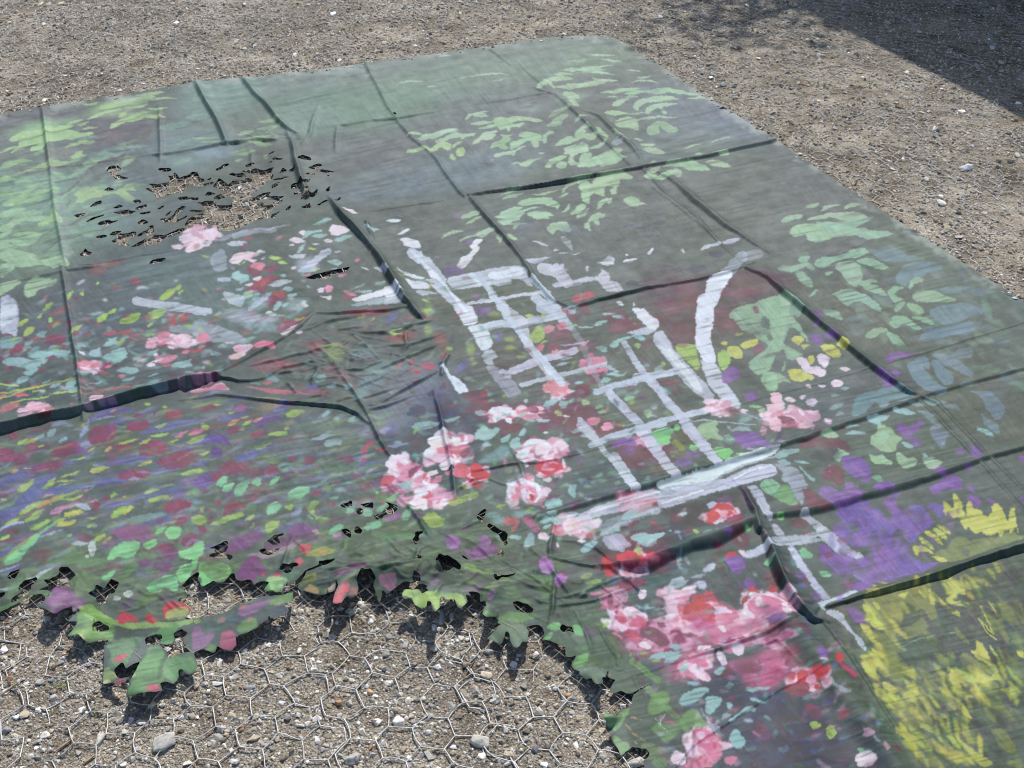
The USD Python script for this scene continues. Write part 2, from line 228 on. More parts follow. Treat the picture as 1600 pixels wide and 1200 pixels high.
# folds: ridge line in pixels, width in pixels of the dark side, softness (metres of the gentle side), face factor
FOLDS = [
    ("728,300 760,293 850,281 900,271 1000,256 1010,253 1100,239 1205,215", "3 8 13 12 9 8 9 8", .06, 1),
    ("308,128 328,163 343,190 352,216", "7 7 5 4", .05, 1), ("383,121 398,140 412,152 440,185 460,202", "6 7 8 9 6", .05, 1),
    ("402,136 420,160 432,180", "2 3 2", .03, 1), ("248,236 300,227 350,217 400,210 430,212", "3 3 4 6 3", .05, 1),
    ("455,215 460,240 470,275 478,296", "2 4 5 6", .05, 1),
    ("516,308 530,322 552,345 578,375 604,410 630,455 650,480 662,495", "4 12 14 13 14 14 13 5", .06, 1),
    ("738,305 760,332 790,365 815,398 835,430 860,460 895,478", "4 6 6 3 4 4 3", .05, 1),
    ("893,476 930,464 975,452 1010,444 1040,440 1100,430 1163,412", "4 9 12 10 4 4 3", .06, 1),
    ("1165,412 1200,426 1250,467 1310,517 1370,567 1420,603 1462,624", "7 11 13 13 14 13 4", .06, 1),
    ("-300,735 0,656 70,640 128,629 200,606 270,588 300,580 338,577", "26 26 24 22 24 26 28 22", .07, 1),
    ("128,628 200,607 280,585 345,575 380,558 420,535 460,512 486,488", "1 1 1.5 3 5 8 7 3", .06, 1),
    ("290,621 340,611 365,614 410,619 460,623 530,628 558,640 577,658", "3 4 5 7 10 10 8 3", .06, 1),
    ("338,583 352,583 375,590 408,588 430,575 444,568", "10 11 8 6 6 3", .03, 1),
    
    
    
    
    
    ("501,486 541,483 602,480 636,474", "2 5 5 2", .06, 1), ("493,504 526,495 561,490", "2 4 2", .05, 1), ("468,515 486,509 503,501", "2 4 3", .04, 1), ("531,512 566,508", "3 2", .04, 1),
    ("571,517 617,514 642,504 668,498", "3 6 6 3", .06, 1), ("617,524 640,516 664,507", "2 3 2", .03, 1), ("521,543 536,536 549,528", "2 4 2", .04, 1), ("400,566 458,552 518,539", "2.5 4 3", .06, 1),
    ("609,537 640,535 667,525 688,518", "2 4 4 2", .05, 1), ("602,569 640,552 676,537", "3 5 3", .06, 1), ("438,578 455,576", "5 4", .03, 1), ("443,571 483,563 513,554", "3 3 2", .05, 1), ("473,577 506,567", "2 2", .04, 1),
    ("541,576 564,575 577,567 592,564", "2 4 4 2", .04, 1), ("556,602 581,592 604,580", "2 3 2", .04, 1), ("561,620 589,610 614,602", "3 4 3", .05, 1), ("599,622 627,605 652,590 682,576", "3 7 8 3", .07, 1), ("571,636 602,629 634,617", "3 5 3", .05, 1),
    ("566,629 589,628 607,620", "2 3 2", .03, 1), ("450,594 462,608", "2.5 2", .03, 1), ("518,564 551,605 571,635 592,679 607,704", "1.5 3 4 4 2", .05, 1), ("491,590 531,586", "2 2", .03, 1), ("529,622 541,617 551,617", "3 3 2", .03, 1), ("505,548 520,560 532,575", "2 2 2", .03, 1),
    ("540,548 556,556 575,552", "2 3 2", .03, 1), ("548,560 560,548 580,544", "2 2 2", .03, 1), ("500,600 520,596 540,602", "2 2 2", .03, 1), ("690,578 692,560 700,548", "2 3 2", .03, 1), ("560,528 575,540 590,556", "2 2 2", .03, 1),
    ("682,618 690,656 698,690 705,720 710,763", "1.5 3 3.5 3.5 3", .05, 1), ("710,763 722,755 735,746 750,743", "3 5 5 2", .04, 1), ("742,752 765,744 785,753 797,757", "2 2 2.5 1", .03, 1),
    ("744,732 760,729 790,722 820,719 845,720 900,707", "2 3 5 4 2 2", .05, 1), ("900,707 1000,680 1060,660 1120,640 1200,615 1280,596 1360,570 1440,548 1600,500 1800,440", "1.3 1.6 1.5 1.3 1.3 1.3 1.3 1.3 1.3 1.3", .03, 1),
    ("840,806 900,786 960,768 1060,735 1124,719 1216,690 1280,670 1340,650 1404,628 1445,612 1600,570 1800,510", "9 11 12 11 9 10 10 9 9 8 7 7", .10, 1.6),
    ("930,884 1000,872 1064,848 1128,822 1178,803", "6 22 24 22 14", .10, 1.26), ("1183,803 1280,787 1350,765 1400,752 1456,736 1540,708 1600,692 1800,630", "9 14 14 13 12 9 8 8", .10, 1.5),
    ("1294,944 1340,929 1390,913 1440,899 1520,871 1600,845 1800,780", "7 9 13 16 18 18 18", .08, 1),
    ("1150,748 1165,762 1180,790 1188,818", "1 4 6 6", .05, 1), ("1196,826 1208,850 1228,900 1250,935 1272,962 1292,968", "8 16 16 18 16 6", .06, 1),
    ("1288,968 1330,1022 1380,1100 1440,1195 1480,1260", "3 2.5 2 2 2", .03, 1),
    ("960,1063 1000,1049 1076,1024 1114,1011 1176,989 1230,971", "2 3 4 7 9 6", .07, 1.3), ("1200,1000 1214,994 1232,1013", "2 4 1", .02, 1),
    ("1040,1215 1080,1162 1134,1126 1180,1096 1220,1072 1290,1040", "1.5 1.8 1.8 1.5 1.2 1", .03, 1),
    ("1440,622 1500,682 1540,722 1600,790", "2.5 3 3 2", .04, 1), ("1462,622 1530,690 1600,758", "3 3.5 3", .04, 1),
    ("768,73 800,98", "2 1.5", .03, 1), ("805,90 830,112 850,130 872,150", "2 4 5 2", .05, 1.3), ("842,135 870,142 900,170 940,210 986,254", "2 2 3 2.5 2", .05, 1),
    ("905,168 935,174 962,198 992,226 1004,248", "2 6 9 8 3", .06, 1.3), ("1022,262 1050,275 1092,310 1142,350 1205,392", "3 8 11 10 4", .07, 1.35),
    ("1005,258 1042,298 1085,330 1120,370 1165,408", "2 2.5 2.5 2.5 2", .03, 1), ("1020,290 1060,318 1100,352", "1.5 2 1.5", .02, 1),
    ("575,101 590,130 605,160 619,180", "2 1.5 2 2.5", .04, 1), ("619,181 640,208 680,240 700,270 724,300", "2 2 2 3 3", .05, 1),
    ("540,190 580,183 620,179 650,174 700,167 800,149 850,141", "2 2 3 2 1 1.5 1.5", .03, 1), ("470,228 520,215 580,206 610,196", "1 1.2 1.2 1", .02, 1),
    ("66,168 72,220 78,264", "3 3 2", .04, 1), ("97,420 105,480 118,560 128,640", "2 2.5 3 3", .04, 1), ("78,264 84,320 100,400", "1 1.5 1", .05, 1),
    ("-100,465 0,440 60,425 100,417 140,411 158,409", "2 2 2.5 3 3 1", .04, 1), ("140,408 220,394 300,383", "2 1.8 1", .03, 1), ("60,258 130,251 200,241 250,236", "1 1.2 1.2 1", .03, 1),
    ("540,332 600,322 646,315 690,309 722,303", "1 1.5 1.8 1.8 1", .04, 1), ("250,180 249,210 250,236", "1.5 2 2", .03, 1), ("572,338 578,355 584,372", "3 4 2", .015, 1),
    ("612,760 630,778 646,796 656,810 668,834", "1 2.5 3.5 4 4", .05, 1), ("666,834 720,827 748,813", "2 4 4", .05, 1),
    ("848,867 880,874 905,881 933,887", "3 6 6 3", .05, 1), ("853,936 900,928 960,903", "4 5 2", .04, 1), ("884,943 930,935 972,920", "5 6 2", .04, 1),
    ("932,853 955,875 975,902", "4 4 2", .04, 1), ("865,893 880,913 893,931", "3 4 2", .04, 1), ("600,890 640,882 690,879", "10 10 4", .05, 1), ("520,886 560,881 600,878", "6 8 8", .04, 1),
    ("690,836 705,845 718,856", "1 2 1", .03, 1), ("800,700 812,718 818,740", "1 2 1", .03, 1), ("802,845 840,860 860,880", "1.5 2.5 1.5", .04, 1), ("790,880 840,905 880,940", "1.5 2.5 1.5", .05, 1), ("800,780 850,800 900,790", "1 2 1", .05, 1),
    ("945,880 985,905 1000,918", "4 5 3", .04, 1), ("855,845 900,845 945,862", "1.5 2 2", .05, 1), ("940,985 955,1010 968,1030", "1.5 2 1", .06, 1), ("905,965 915,985 922,1005", "1 1.5 1", .05, 1),
    
]
# rounded rolls: axis, height, half width in metres
ROLLS = [("1216,960 1262,1010 1305,1062 1338,1112 1378,1170 1420,1240", .016, .030), ("900,905 970,880 1060,845", .006, .05), ("90,300 100,360 105,410", .004, .03),
         ("860,830 930,815 1010,790", .006, .06), ("1300,700 1450,650 1600,600", .004, .05), ("560,860 640,850 760,850", .010, .03), ("540,905 620,896 700,890", .012, .02),
         ("20,760 140,700 250,660", .004, .06), ("470,200 480,260 500,300", .006, .03), ("1270,960 1330,1030 1400,1130", .002, .02)]

C = dict(LY=(172, 199, 138), LG=(166, 194, 156), LM=(153, 186, 147), GG=(138, 168, 140), BG=(118, 140, 152), TL=(132, 166, 168), TP=(152, 188, 186), WH=(224, 222, 230), WL=(196, 196, 211), WG=(168, 172, 184),
         PL=(236, 206, 218), PK=(222, 128, 150), PP=(203, 148, 170), RD=(208, 58, 76), RS=(186, 90, 106), MG=(124, 70, 92), MR=(148, 70, 98), MP=(128, 84, 126), PU=(138, 96, 168), BV=(104, 104, 162), LV=(160, 160, 204),
         LI=(168, 194, 96), YE=(203, 197, 92), YO=(164, 162, 94), OL=(136, 142, 92), BM=(132, 194, 148), LF=(110, 138, 100), DG=(78, 92, 86), DB=(62, 74, 100), BR=(116, 100, 96), OR=(214, 150, 110), GR=(112, 122, 120), GD=(98, 110, 104), PG=(110, 116, 120), SL=(112, 126, 136))
PAINT = """
@0 0 1
GR s .9 60,210,200,45,-8
(122,146,130) s .8 560,150,180,45,-8 760,115,170,40,-8 900,90,110,35,-8
(128,138,128) s .7 480,120,160,22,-8 700,90,200,22,-8
(120,142,126) s .8 640,180,150,30,-8
PG s .7 760,190,150,50,-10 680,230,120,40,-10 210,250,120,45,-10 110,240,60,26,-6 360,190,60,40,0
SL s .8 1090,190,110,45,20 1160,200,60,30,20 1030,160,60,30,10 640,280,130,30,-8 760,260,90,30,-10 1080,225,100,30,-8
(128,150,142) s .8 340,150,70,36,-10 60,350,110,70,0 40,300,80,40,0 170,320,80,50,-10 300,230,80,40,-8 480,190,60,26,-8
(104,112,110) s .7 1010,330,120,60,0 900,370,180,60,-10 700,360,120,40,-8 1250,270,110,60,25 1300,330,100,60,20 1120,250,90,30,10 560,240,90,40,-8
(98,108,114) s .7 150,470,110,70,-8 60,480,60,50,0 110,520,90,40,0
(104,124,124) s .8 280,440,110,60,-8 330,470,80,50,0 250,420,60,24,0
(92,106,104) s .8 200,580,160,40,-8 80,610,90,30,0 540,700,110,60,-8 600,760,110,60,0 500,740,100,40,0
(104,104,106) s .4 500,540,120,36,-10 460,590,90,24,0 620,500,80,24,-12 580,590,60,24,0
(98,106,98) s .8 900,560,160,120,0 830,560,100,60,0 1050,560,120,70,0 1180,480,110,60,20 760,470,90,40,0
(110,62,86) s .6 1090,460,90,36,0 1130,500,70,24,0 1180,440,60,18,0
(98,108,104) s .8 1400,560,160,90,20 1350,500,90,60,25 1500,640,140,70,20 1330,620,120,50,-10 1500,760,120,60,0 1400,700,130,50,-15
(112,118,112) s .7 1200,340,90,50,25 1460,420,110,50,30
(98,110,96) s .9 1480,920,160,100,-15 1450,1060,180,150,0 1580,1000,110,150,0
(104,122,100) s .7 1400,1010,80,30,-10 1420,1130,80,60,20
(100,100,100) s .6 1530,1000,70,60,0 1560,920,90,40,-15 1520,1100,60,60,0
(90,106,106) s .8 1010,900,90,60,-15 1120,930,110,50,-15 1180,1010,100,40,-20 960,760,90,50,-10
(72,84,104) s .8 1230,1130,120,70,25 1180,1180,100,40,0 1320,1180,70,50,30 1150,1090,70,40,0
(94,102,112) s .6 1040,1120,120,60,0 1100,1190,100,40,0
(100,111,101) s .9 640,850,140,60,-8 780,880,120,50,0 880,930,90,60,25 720,960,90,40,0 900,1010,60,60,30
(106,120,102) s .7 930,1050,60,60,25 1000,1120,80,60,20 560,860,80,30,-8 300,920,160,50,-10 120,900,130,50,-12
(66,84,104) s .8 680,640,50,60,10 640,690,50,30,0 720,690,30,60,15
(150,150,160) s .5 640,610,60,40,-20 610,660,50,20,-10
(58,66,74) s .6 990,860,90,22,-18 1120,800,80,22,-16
(112,122,104) s .7 1040,690,60,40,0 960,640,60,60,30
F 300 30,90 4,9 -14 6 .42 BV,LV,LF,GD,MR,GD,(150,170,110)|0,690 330,610 560,660 620,760 500,860 250,900 0,900
F 330 10,34 3,7 -14 12 .5 BV,(156,176,104),MR,LF,GD,PU,TP,LV,(150,90,130),GD,(170,170,110)|0,690 330,610 560,660 620,760 500,860 250,900 0,900
F 200 8,26 4,8 -10 26 .7 TL,TP,MG,GD,BG,RS|0,500 240,490 480,480 340,600 0,640
F 300 8,22 5,9 -20 40 .6 MG,TL,TP,GG,DB,GD,MP|640,600 1000,560 1240,640 1250,700 900,860 640,860
F 320 10,28 6,12 -10 45 .55 MG,PP,DB,TL,DG,MR,BV,GD|940,900 1240,860 1300,990 1420,1200 1040,1200 1000,1080
F 300 16,50 5,11 52 20 .55 OL,(92,102,94),(128,138,98),(88,98,92),(104,110,102),(98,104,98)|1290,960 1450,910 1600,870 1600,1200 1440,1200
F 46 16,42 6,10 55 14 .8 (198,192,84),(186,182,88)|1345,950 1400,950 1450,1100 1490,1200 1425,1190 1360,1060
F 40 16,42 6,10 50 16 .8 (198,192,84),(178,176,90)|1440,1060 1570,1030 1560,1100 1500,1120 1540,1200 1470,1190
F 26 12,34 5,8 45 20 .8 (204,198,84)|1390,915 1560,880 1570,950 1400,960
F 130 15,40 4,8 -14 12 .6 LM,GG,LG,(126,150,146)|0,260 120,200 240,230 160,330 110,420 0,440
F 90 20,50 8,14 25 25 .45 GG,BG,(124,142,128)|1240,380 1430,380 1600,480 1600,640 1400,600
F 330 14,34 8,16 -10 35 .4 LF,(118,146,100),MP,(124,166,128),DG,GD,(140,156,108)|0,850 300,800 640,780 900,850 1000,1000 900,1020 640,960 300,980 0,960
F 220 10,30 4,9 -14 18 .5 (124,174,136),(150,172,104),TP,GD,LF,MP,(140,160,110)|300,700 600,640 660,780 620,830 420,860 260,850
F 220 8,24 3,7 -14 30 .4 RS,TL,GG,BG,(140,150,110),MG,GD|400,560 560,480 680,480 700,580 560,650 400,600
F 160 30,90 6,16 -8 6 .18 (140,160,140),(98,112,110),(120,130,136),(104,120,108)|200,160 900,60 1000,120 1160,260 900,340 560,300
F 160 30,90 6,16 -14 10 .18 (116,128,120),(90,102,97),(104,114,116)|640,420 1160,260 1400,380 1600,500 1600,820 1200,700 900,560
@0 0 1
(200,112,144) p .5 955,955 985,945 1010,965 1040,985 1050,1010 1010,1010 980,985
(206,116,146) p .45 1040,945 1070,935 1100,945 1130,955 1160,960 1175,985 1150,1000 1110,1010 1080,1020 1050,1010 1045,985
(206,118,148) p .5 1160,930 1185,920 1215,930 1235,945 1240,965 1215,975 1185,975 1165,960
(196,100,130) s .8 1075,1040,40,24,0 1010,1000,40,30,20 1210,1040,40,24,0 1190,1060,30,20,0 1150,980,60,24,-15
(150,62,88) s .7 1030,1000,30,24,30 1060,985,30,20,0 960,885,30,16,0 1010,880,40,16,0 1000,850,40,16,0
(208,124,150) p .85 1085,1150 1110,1135 1130,1150 1130,1180 1110,1200 1075,1200 1070,1170
(206,130,158) p .8 600,735 625,710 660,735 650,755 620,750
(210,130,158) p .8 668,700 700,682 735,695 745,715 720,730 690,725
(210,134,160) p .8 650,770 690,760 705,785 680,800 655,795
(200,110,140) p .75 810,690 850,685 875,700 865,715 830,715
(126,60,92) s .8 880,650,50,20,0 790,650,30,16,0 850,640,30,12,0 760,640,24,14,0 920,670,40,14,0 1015,700,34,22,10 900,540,30,10,0
P 700:702:40:27:w 628:735:28:24:w 672:778:36:20:w 655:750:26:17:w 845:705:38:20:w 895:828:34:20:w 975:968:30:22:w 1195:948:44:25:w 1088:1040:28:22:p 1100:1160:34:24:p 860:735:26:13:r 738:745:26:17:r 992:788:32:15:r 1125:806:28:19:r 1085:962:50:32:r 1150:985:40:24:p 1012:1002:32:20:m 1200:1045:34:20:m 1265:1062:34:18:r 992:885:30:18:r 275:533:34:11:p 312:370:32:14:p 930:570:22:15:m 870:610:24:14:p 1230:655:38:18:p 1125:638:26:13:p 780:648:26:12:w 830:648:26:12:p 1030:985:26:18:m 1060:1000:30:16:m 955:940:20:14:m 1010:690:24:14:m 60:640:22:8:p 145:573:22:8:p 385:400:18:7:p 820:770:30:22:p 620:760:24:14:m 1140:1000:36:16:m 1210:1000:30:14:m 1180:985:30:14:p 1060:930:30:14:w
@0 120
(156,186,138) s .8 350,400,260,60,-12 900,240,240,60,-14 1100,300,150,30,-6
(118,116,124) s .8 620,560,260,60,-10 1000,420,200,40,-15 80,520,120,40,-6 300,720,200,40,-5 500,420,60,60,0
(130,112,112) s .5 850,470,120,40,-10 500,600,120,30,-10
LY p .95 65,505 100,465 180,430 330,410 420,400 470,385 600,385 520,420 640,440 560,470 480,495 380,520 330,560 345,590 300,570 270,575 240,590 235,560 270,530 180,560 90,592 75,590 150,545 145,520 165,505|-10,595 60,560 150,540 110,565 40,585 -10,600
LY p .9 495,560 560,520 650,500 760,505 690,540 640,525 560,545|545,630 580,590 660,572 640,600 700,600 620,630|500,490 560,450 700,430 740,450 650,470 600,490 540,500
LY p .85 775,260 800,215 900,195 1040,165 1220,140 1200,180 1150,190 1160,215 1100,250 1060,235 1010,260 1060,215 960,230 880,275 800,300 740,330 690,330 780,290 830,260|855,410 870,370 950,330 1040,295 1180,290 1310,310 1250,330 1140,320 1080,345 1000,350 950,370 900,400|920,330 930,290 980,270 1000,285 960,310
LY t .8 1160,190,1390,170,14 1150,250,1310,240,18 680,340,780,290,16 520,390,650,340,20 600,390,700,355,18 360,380,430,390,10 650,220,780,195,22 1060,150,1290,125,24 640,410,760,400,20
(160,190,132) p .8 0,700 70,660 190,640 280,660 200,670 120,690 40,720|110,760 200,730 300,690 420,650 520,660 640,640 560,670 480,700 390,710 250,740
(160,190,132) t .7 -20,820,90,800,50 20,1010,240,910,50 -10,930,240,905,40 60,1000,320,920,60 280,910,400,890,40 380,990,530,980,22
(148,182,150) t .8 -20,1150,160,1080,50 60,1090,330,1060,46 -30,1080,180,1000,40 120,1120,340,1040,40 180,980,420,930,40 -10,970,200,930,30 400,900,480,880,60 300,860,420,830,40 420,760,520,790,40
LY p .85 285,1180 300,1140 350,1120 400,1100 400,1045 420,1030 450,1080 490,1110 495,1155 450,1145 410,1130 360,1150|570,920 640,870 720,852 790,860 720,875 800,880 880,900 950,860 1020,830 1100,825 1160,840 1080,845 1040,870 1070,890 960,890 1000,900 1050,930 1055,975 1010,980 960,940 900,915 800,920 800,945 720,940 690,965 620,990 580,995 610,950 590,930
(112,100,102) l22 .8 470,930 540,890 620,810 700,720 800,660 960,620 980,605|1000,530 1080,510 1130,440 1180,420 1160,450 1110,490 1010,530
(108,104,108) l14 .6 530,1020 545,970|555,1160 640,1100 760,1060 900,1030 1010,1000 1180,970 1300,930 1420,870 1540,830|740,800 900,690
(104,118,128) s .6 1150,800,200,50,-3 1000,1000,150,60,-10 1400,1000,150,60,-10 700,800,120,60,-30
BR l10 .6 1200,360 1310,320
(138,168,150) t .6 1460,320,1640,300,60 1320,540,1600,470,20 1240,420,1500,360,50 800,580,1180,540,30 700,640,1100,560,24 1350,680,1500,640,40
@300 100
LY t .55 520,450,680,430,26 500,500,700,470,24 570,540,680,470,20 360,550,480,520,30 380,610,700,570,50 480,620,620,630,40 300,700,500,680,50 560,720,590,740,40 330,760,400,740,20 0,580,220,575,16 20,600,230,600,14
(150,160,180) s .5 150,700,150,40,0
@600 40
(196,200,186) t .7 600,420,990,385,12 90,475,320,450,12 420,240,530,232,10 840,430,930,415,10 330,490,420,490,10
LG t .9 660,700,820,665,18 635,735,700,690,26 690,700,815,715,36 680,765,840,755,34 800,790,890,780,22 740,810,880,775,24
LG p .95 845,760 850,730 910,716 1000,715 1100,706 1190,720 1260,745 1210,760 1120,745 1020,745 990,770 1110,760 1060,800 990,800 970,840 950,800 900,820 870,780|225,880 270,885 310,850 390,845 440,825 520,805 590,815 560,830 480,850 400,890 330,890 290,915 260,890|170,870 200,838 240,840 320,850 280,860 215,855
LY p .9 160,1005 200,965 260,960 320,945 350,970 380,960 420,915 490,910 535,925 530,960 490,990 450,940 410,975 380,1005 350,995 320,970 260,985 210,995|535,955 540,920 610,910 600,930|560,990 575,960 630,950 635,1000 600,1028 570,1020|508,1020 530,998 555,1030 552,1068 520,1040
LG p .95 390,905 470,880 500,855 560,830 620,850 700,840 740,850 640,880 610,900 600,880 520,885 470,915 410,920|680,935 700,900 760,870 830,840 875,850 860,880 810,905 760,895 720,930|740,870 800,830 860,820 900,830 820,860
LM p .95 825,965 840,930 900,900 940,880 900,850 960,860 1010,845 980,880 1000,905 940,930 975,950 960,975 920,975 890,945|975,950 1000,905 1060,900 1100,890 1180,890 1250,890 1280,905 1100,910 1060,940 1020,960 990,985|1055,870 1060,840 1140,820 1230,850 1240,890 1150,895 1080,890|1150,900 1215,910 1210,950 1180,955 1150,925|1240,860 1280,820 1340,830 1300,850 1270,880 1280,915 1240,920
LG p .95 855,1040 870,1000 950,985 1020,985 1060,950 1130,940 1080,960 1030,985 1020,1025 980,1015 930,1020|980,1115 1010,1080 1080,1070 1110,1065 1150,1045 1250,1035 1180,1060 1140,1090 1120,1110 1080,1110 1060,1085 1000,1095|1200,1000 1270,990 1230,1010
LG p .95 1265,1080 1300,1040 1380,1010 1440,1015 1400,1045 1320,1080 1290,1115 1262,1110|1340,1080 1370,1060 1430,1065 1430,1095 1390,1125 1355,1110|1395,970 1430,940 1520,930 1530,955 1600,950 1600,990 1500,1000 1480,1040 1500,1080 1600,1045 1600,1100 1550,1115 1500,1095 1450,1090 1440,1060 1460,1010 1410,1005
LG p .9 1335,945 1370,900 1420,875 1480,870 1450,890 1520,880 1560,850 1600,840 1600,870 1500,910 1440,920 1400,930
LM t .7 1290,720,1400,640,40 1310,770,1440,690,50 1380,660,1480,620,30 1480,760,1560,700,24 1500,850,1600,770,40 1270,790,1390,760,36
(150,170,150) s .5 1450,560,120,60,0 1150,640,120,40,0
LG t .9 1430,290,1600,270,14 1330,380,1480,385,20 1370,350,1600,345,24 1190,490,1280,450,40 1240,440,1480,420,44 1340,480,1600,460,40 1400,520,1530,560,60 1430,570,1520,630,40 1240,420,1330,500,24
(96,100,108) b .7 780,1080,30,10,0 1170,605,26,8,-5 720,1130,20,8,0 160,826,20,8,0
@900 40
LG t .9 80,230,320,240,14 190,260,370,275,12 20,330,300,310,14 0,345,240,350,24 40,360,300,390,24 0,290,80,280,8 390,345,520,360,10 480,400,600,385,12 0,480,260,430,44 120,410,330,430,20 180,530,440,490,26 300,500,500,495,26 430,440,650,450,14
LG p .9 360,530 450,505 560,515 640,490 700,485 840,510 960,540 1000,550 880,545 740,525 640,545 540,530 480,540 420,555|275,630 300,590 380,560 450,550 500,555 400,580 340,635|440,620 470,590 560,570 640,550 730,555 820,575 700,590 600,600 540,610 500,640 490,665 460,655|540,690 550,650 600,615 680,605 810,600 720,630 660,640 720,690 690,700 650,650 600,660 560,700|215,690 240,665 300,660 420,695 310,705
LG t .9 390,700,560,680,12 430,760,780,720,20 860,570,1090,590,14 380,720,480,740,16 240,560,330,565,8
LM p .9 300,780 320,740 380,720 460,740 500,790 490,825 420,800 340,800|550,830 560,790 610,770 650,790 650,840 610,858 570,855|570,770 620,745 680,750 760,790 810,825 780,845 700,830 640,790
LG t .85 500,930,620,930,20 450,880,530,900,16 520,970,700,1000,44 840,960,990,920,16 1040,920,1220,875,12 860,960,920,940,8
LG t .85 -20,740,90,700,20 0,830,130,800,30 60,880,180,850,50 -20,880,80,830,50 0,960,100,950,70 100,960,250,880,30 110,1060,360,970,90 30,1080,120,1000,70 190,1100,390,1030,70 280,820,420,900,20 160,800,260,880,40
(170,180,190) b .6 330,900,30,60,50
@900 240
LG p .95 0,100 60,60 150,20 260,0 330,0 380,50 300,80 200,90 120,110 40,110|0,230 20,200 100,170 130,185 70,210 20,240|20,250 80,230 120,250 140,200 200,150 260,140 340,135 420,160 460,190 400,210 340,205 340,240 310,280 320,320 280,330 260,290 300,260 250,260 220,270 225,340 180,330 135,315 110,340 105,400 70,395 45,360 50,320 30,290|165,400 200,360 280,345 290,360 260,410 230,390 190,430 165,450|0,420 40,395 100,410 40,450 20,515 0,510
LG p .9 365,375 400,340 460,345 500,385 570,410 480,405 440,430 400,405|75,570 100,520 120,480 170,460 230,480 225,515 180,500 170,530 190,575 150,560 130,520 100,560 120,610 90,600
LG t .9 530,180,650,200,50 560,160,660,100,40 590,90,620,60,40 640,200,760,130,60
LG p .9 735,140 780,115 830,140 830,175 790,190 750,170|660,110 740,70 800,60 900,55 1000,90 1060,130 960,145 880,140 820,110 720,105|1000,80 1050,55 1120,60 1190,85 1220,120 1150,125 1060,100|920,10 960,0 1010,10 1000,40 940,45|1040,5 1100,-10 1180,-5 1200,20 1120,25
DB b .55 410,572,46,16,-4 545,570,40,20,-10 648,545,46,16,0 565,650,42,16,-6 350,678,44,14,-5 490,590,36,10,0 240,515,30,8,0 440,435,26,7,0 1100,785,60,30,0 1120,835,44,14,0 790,918,44,20,0 950,900,70,30,0 720,885,36,12,0 435,1018,44,20,0 1230,1065,34,20,0 1420,1095,30,12,0 570,450,40,6,0
WH p .95 215,838 265,790 300,825 290,870 215,875 150,860|75,885 95,890 92,925 75,910|815,755 850,750 850,785|555,790 585,740 615,735 580,785|360,850 400,820 490,830 430,850|380,790 400,780 400,805|310,1155 350,1150 370,1190 330,1190|450,1165 468,1185 455,1200
WL p .9 190,895 230,915 275,960 260,1000 330,1010 370,1080 310,1100 250,1090 210,1050 130,960 180,965 200,930|40,990 150,965 270,965 150,1000 50,1015|958,775 1000,720 1080,700 1140,685 1130,715 1080,725 1010,750|1140,690 1200,670 1290,655 1270,690 1200,715 1150,715
WL l90 .5 1180,940 1300,810
WL l70 .4 1340,800 1430,790
WH p .95 1230,935 1200,980 1140,1080 1100,1200 950,1200 970,1130 1010,1110 1010,1020 1060,960 1150,935
MR s .5 850,1060,90,40,0 1300,1090,160,40,0 700,1170,80,40,0 900,1170,60,30,0
RS b .9 20,1130,40,36,0 100,1110,44,28,0
@1200 240 4
LG p .85 65,435 110,390 220,380 220,400 150,430|230,345 270,310 330,305 300,335|325,365 350,325 410,318 465,325 400,335 350,360|465,355 490,315 560,305 600,320 520,340|130,480 180,450 250,440 310,445 400,430 480,450 560,470 600,500 520,520 440,520 350,545 310,555 250,540 230,500 200,520 150,525|230,415 300,395 400,370 560,370 640,400 560,430 480,430 400,400 330,420
(150,186,158) t .8 300,440,660,400,50 480,480,780,500,50 560,470,700,530,30 240,530,340,550,40 330,480,480,480,50
BG p .8 1000,990 1060,960 1140,940 1250,930 1360,980 1340,1010 1240,1010 1180,1050 1100,1070 1040,1040|800,820 800,760 860,690 960,670 1080,690 1100,730 1000,740 960,780 880,800 860,830|640,630 700,590 800,590 870,640 960,640 880,670 760,680 700,665|1060,840 1200,830 1330,840 1200,870 1100,870|1030,1110 1120,1080 1240,1060 1350,1050 1280,1110 1160,1130 1060,1160
(150,188,158) p .85 410,720 440,680 530,670 570,700 600,780 560,840 520,830 470,790 460,750|540,680 600,650 680,660 770,715 720,730 620,700|285,680 360,640 450,640 540,600 600,590 640,620 560,650 480,660 420,680 340,720 300,710|385,885 450,855 520,850 600,880 690,940 712,1000 640,970 560,920 500,965 450,930 430,895|345,760 370,735 410,740 370,765
(150,186,150) p .85 560,820 620,785 700,800 620,815 700,840 740,870 750,900 660,880 600,850|740,870 780,830 860,840 800,860 790,890 850,910 800,940 780,920|875,850 890,790 930,765 980,790 920,810 900,845|900,870 1000,850 1100,880 1200,910 1100,930 980,930 900,920|790,1000 800,940 860,920 840,970|870,930 940,950 985,990 960,1010 900,990 860,960|755,1070 780,1020 830,1015 880,1030 960,1090 940,1110 880,1080 830,1070 800,1100 760,1090|880,1020 980,1020 1045,1065 1020,1080 950,1050|600,1150 640,1105 720,1090 760,1110 700,1125 640,1165|730,1120 760,1110 820,1150 850,1200 780,1200
(150,186,158) t .8 60,720,250,690,40 180,740,280,840,60 190,670,260,650,50 230,690,290,730,40 260,900,310,850,20 340,990,470,1040,40
(148,184,160) p .8 -20,900 60,890 140,920 170,905 200,960 300,1000 260,980 210,980 200,1030 150,1000 180,1060 230,1120 260,1190 200,1120 140,1080 110,1130 100,1200 0,1200 20,1100 0,1050 40,1000 0,950
@1200 440
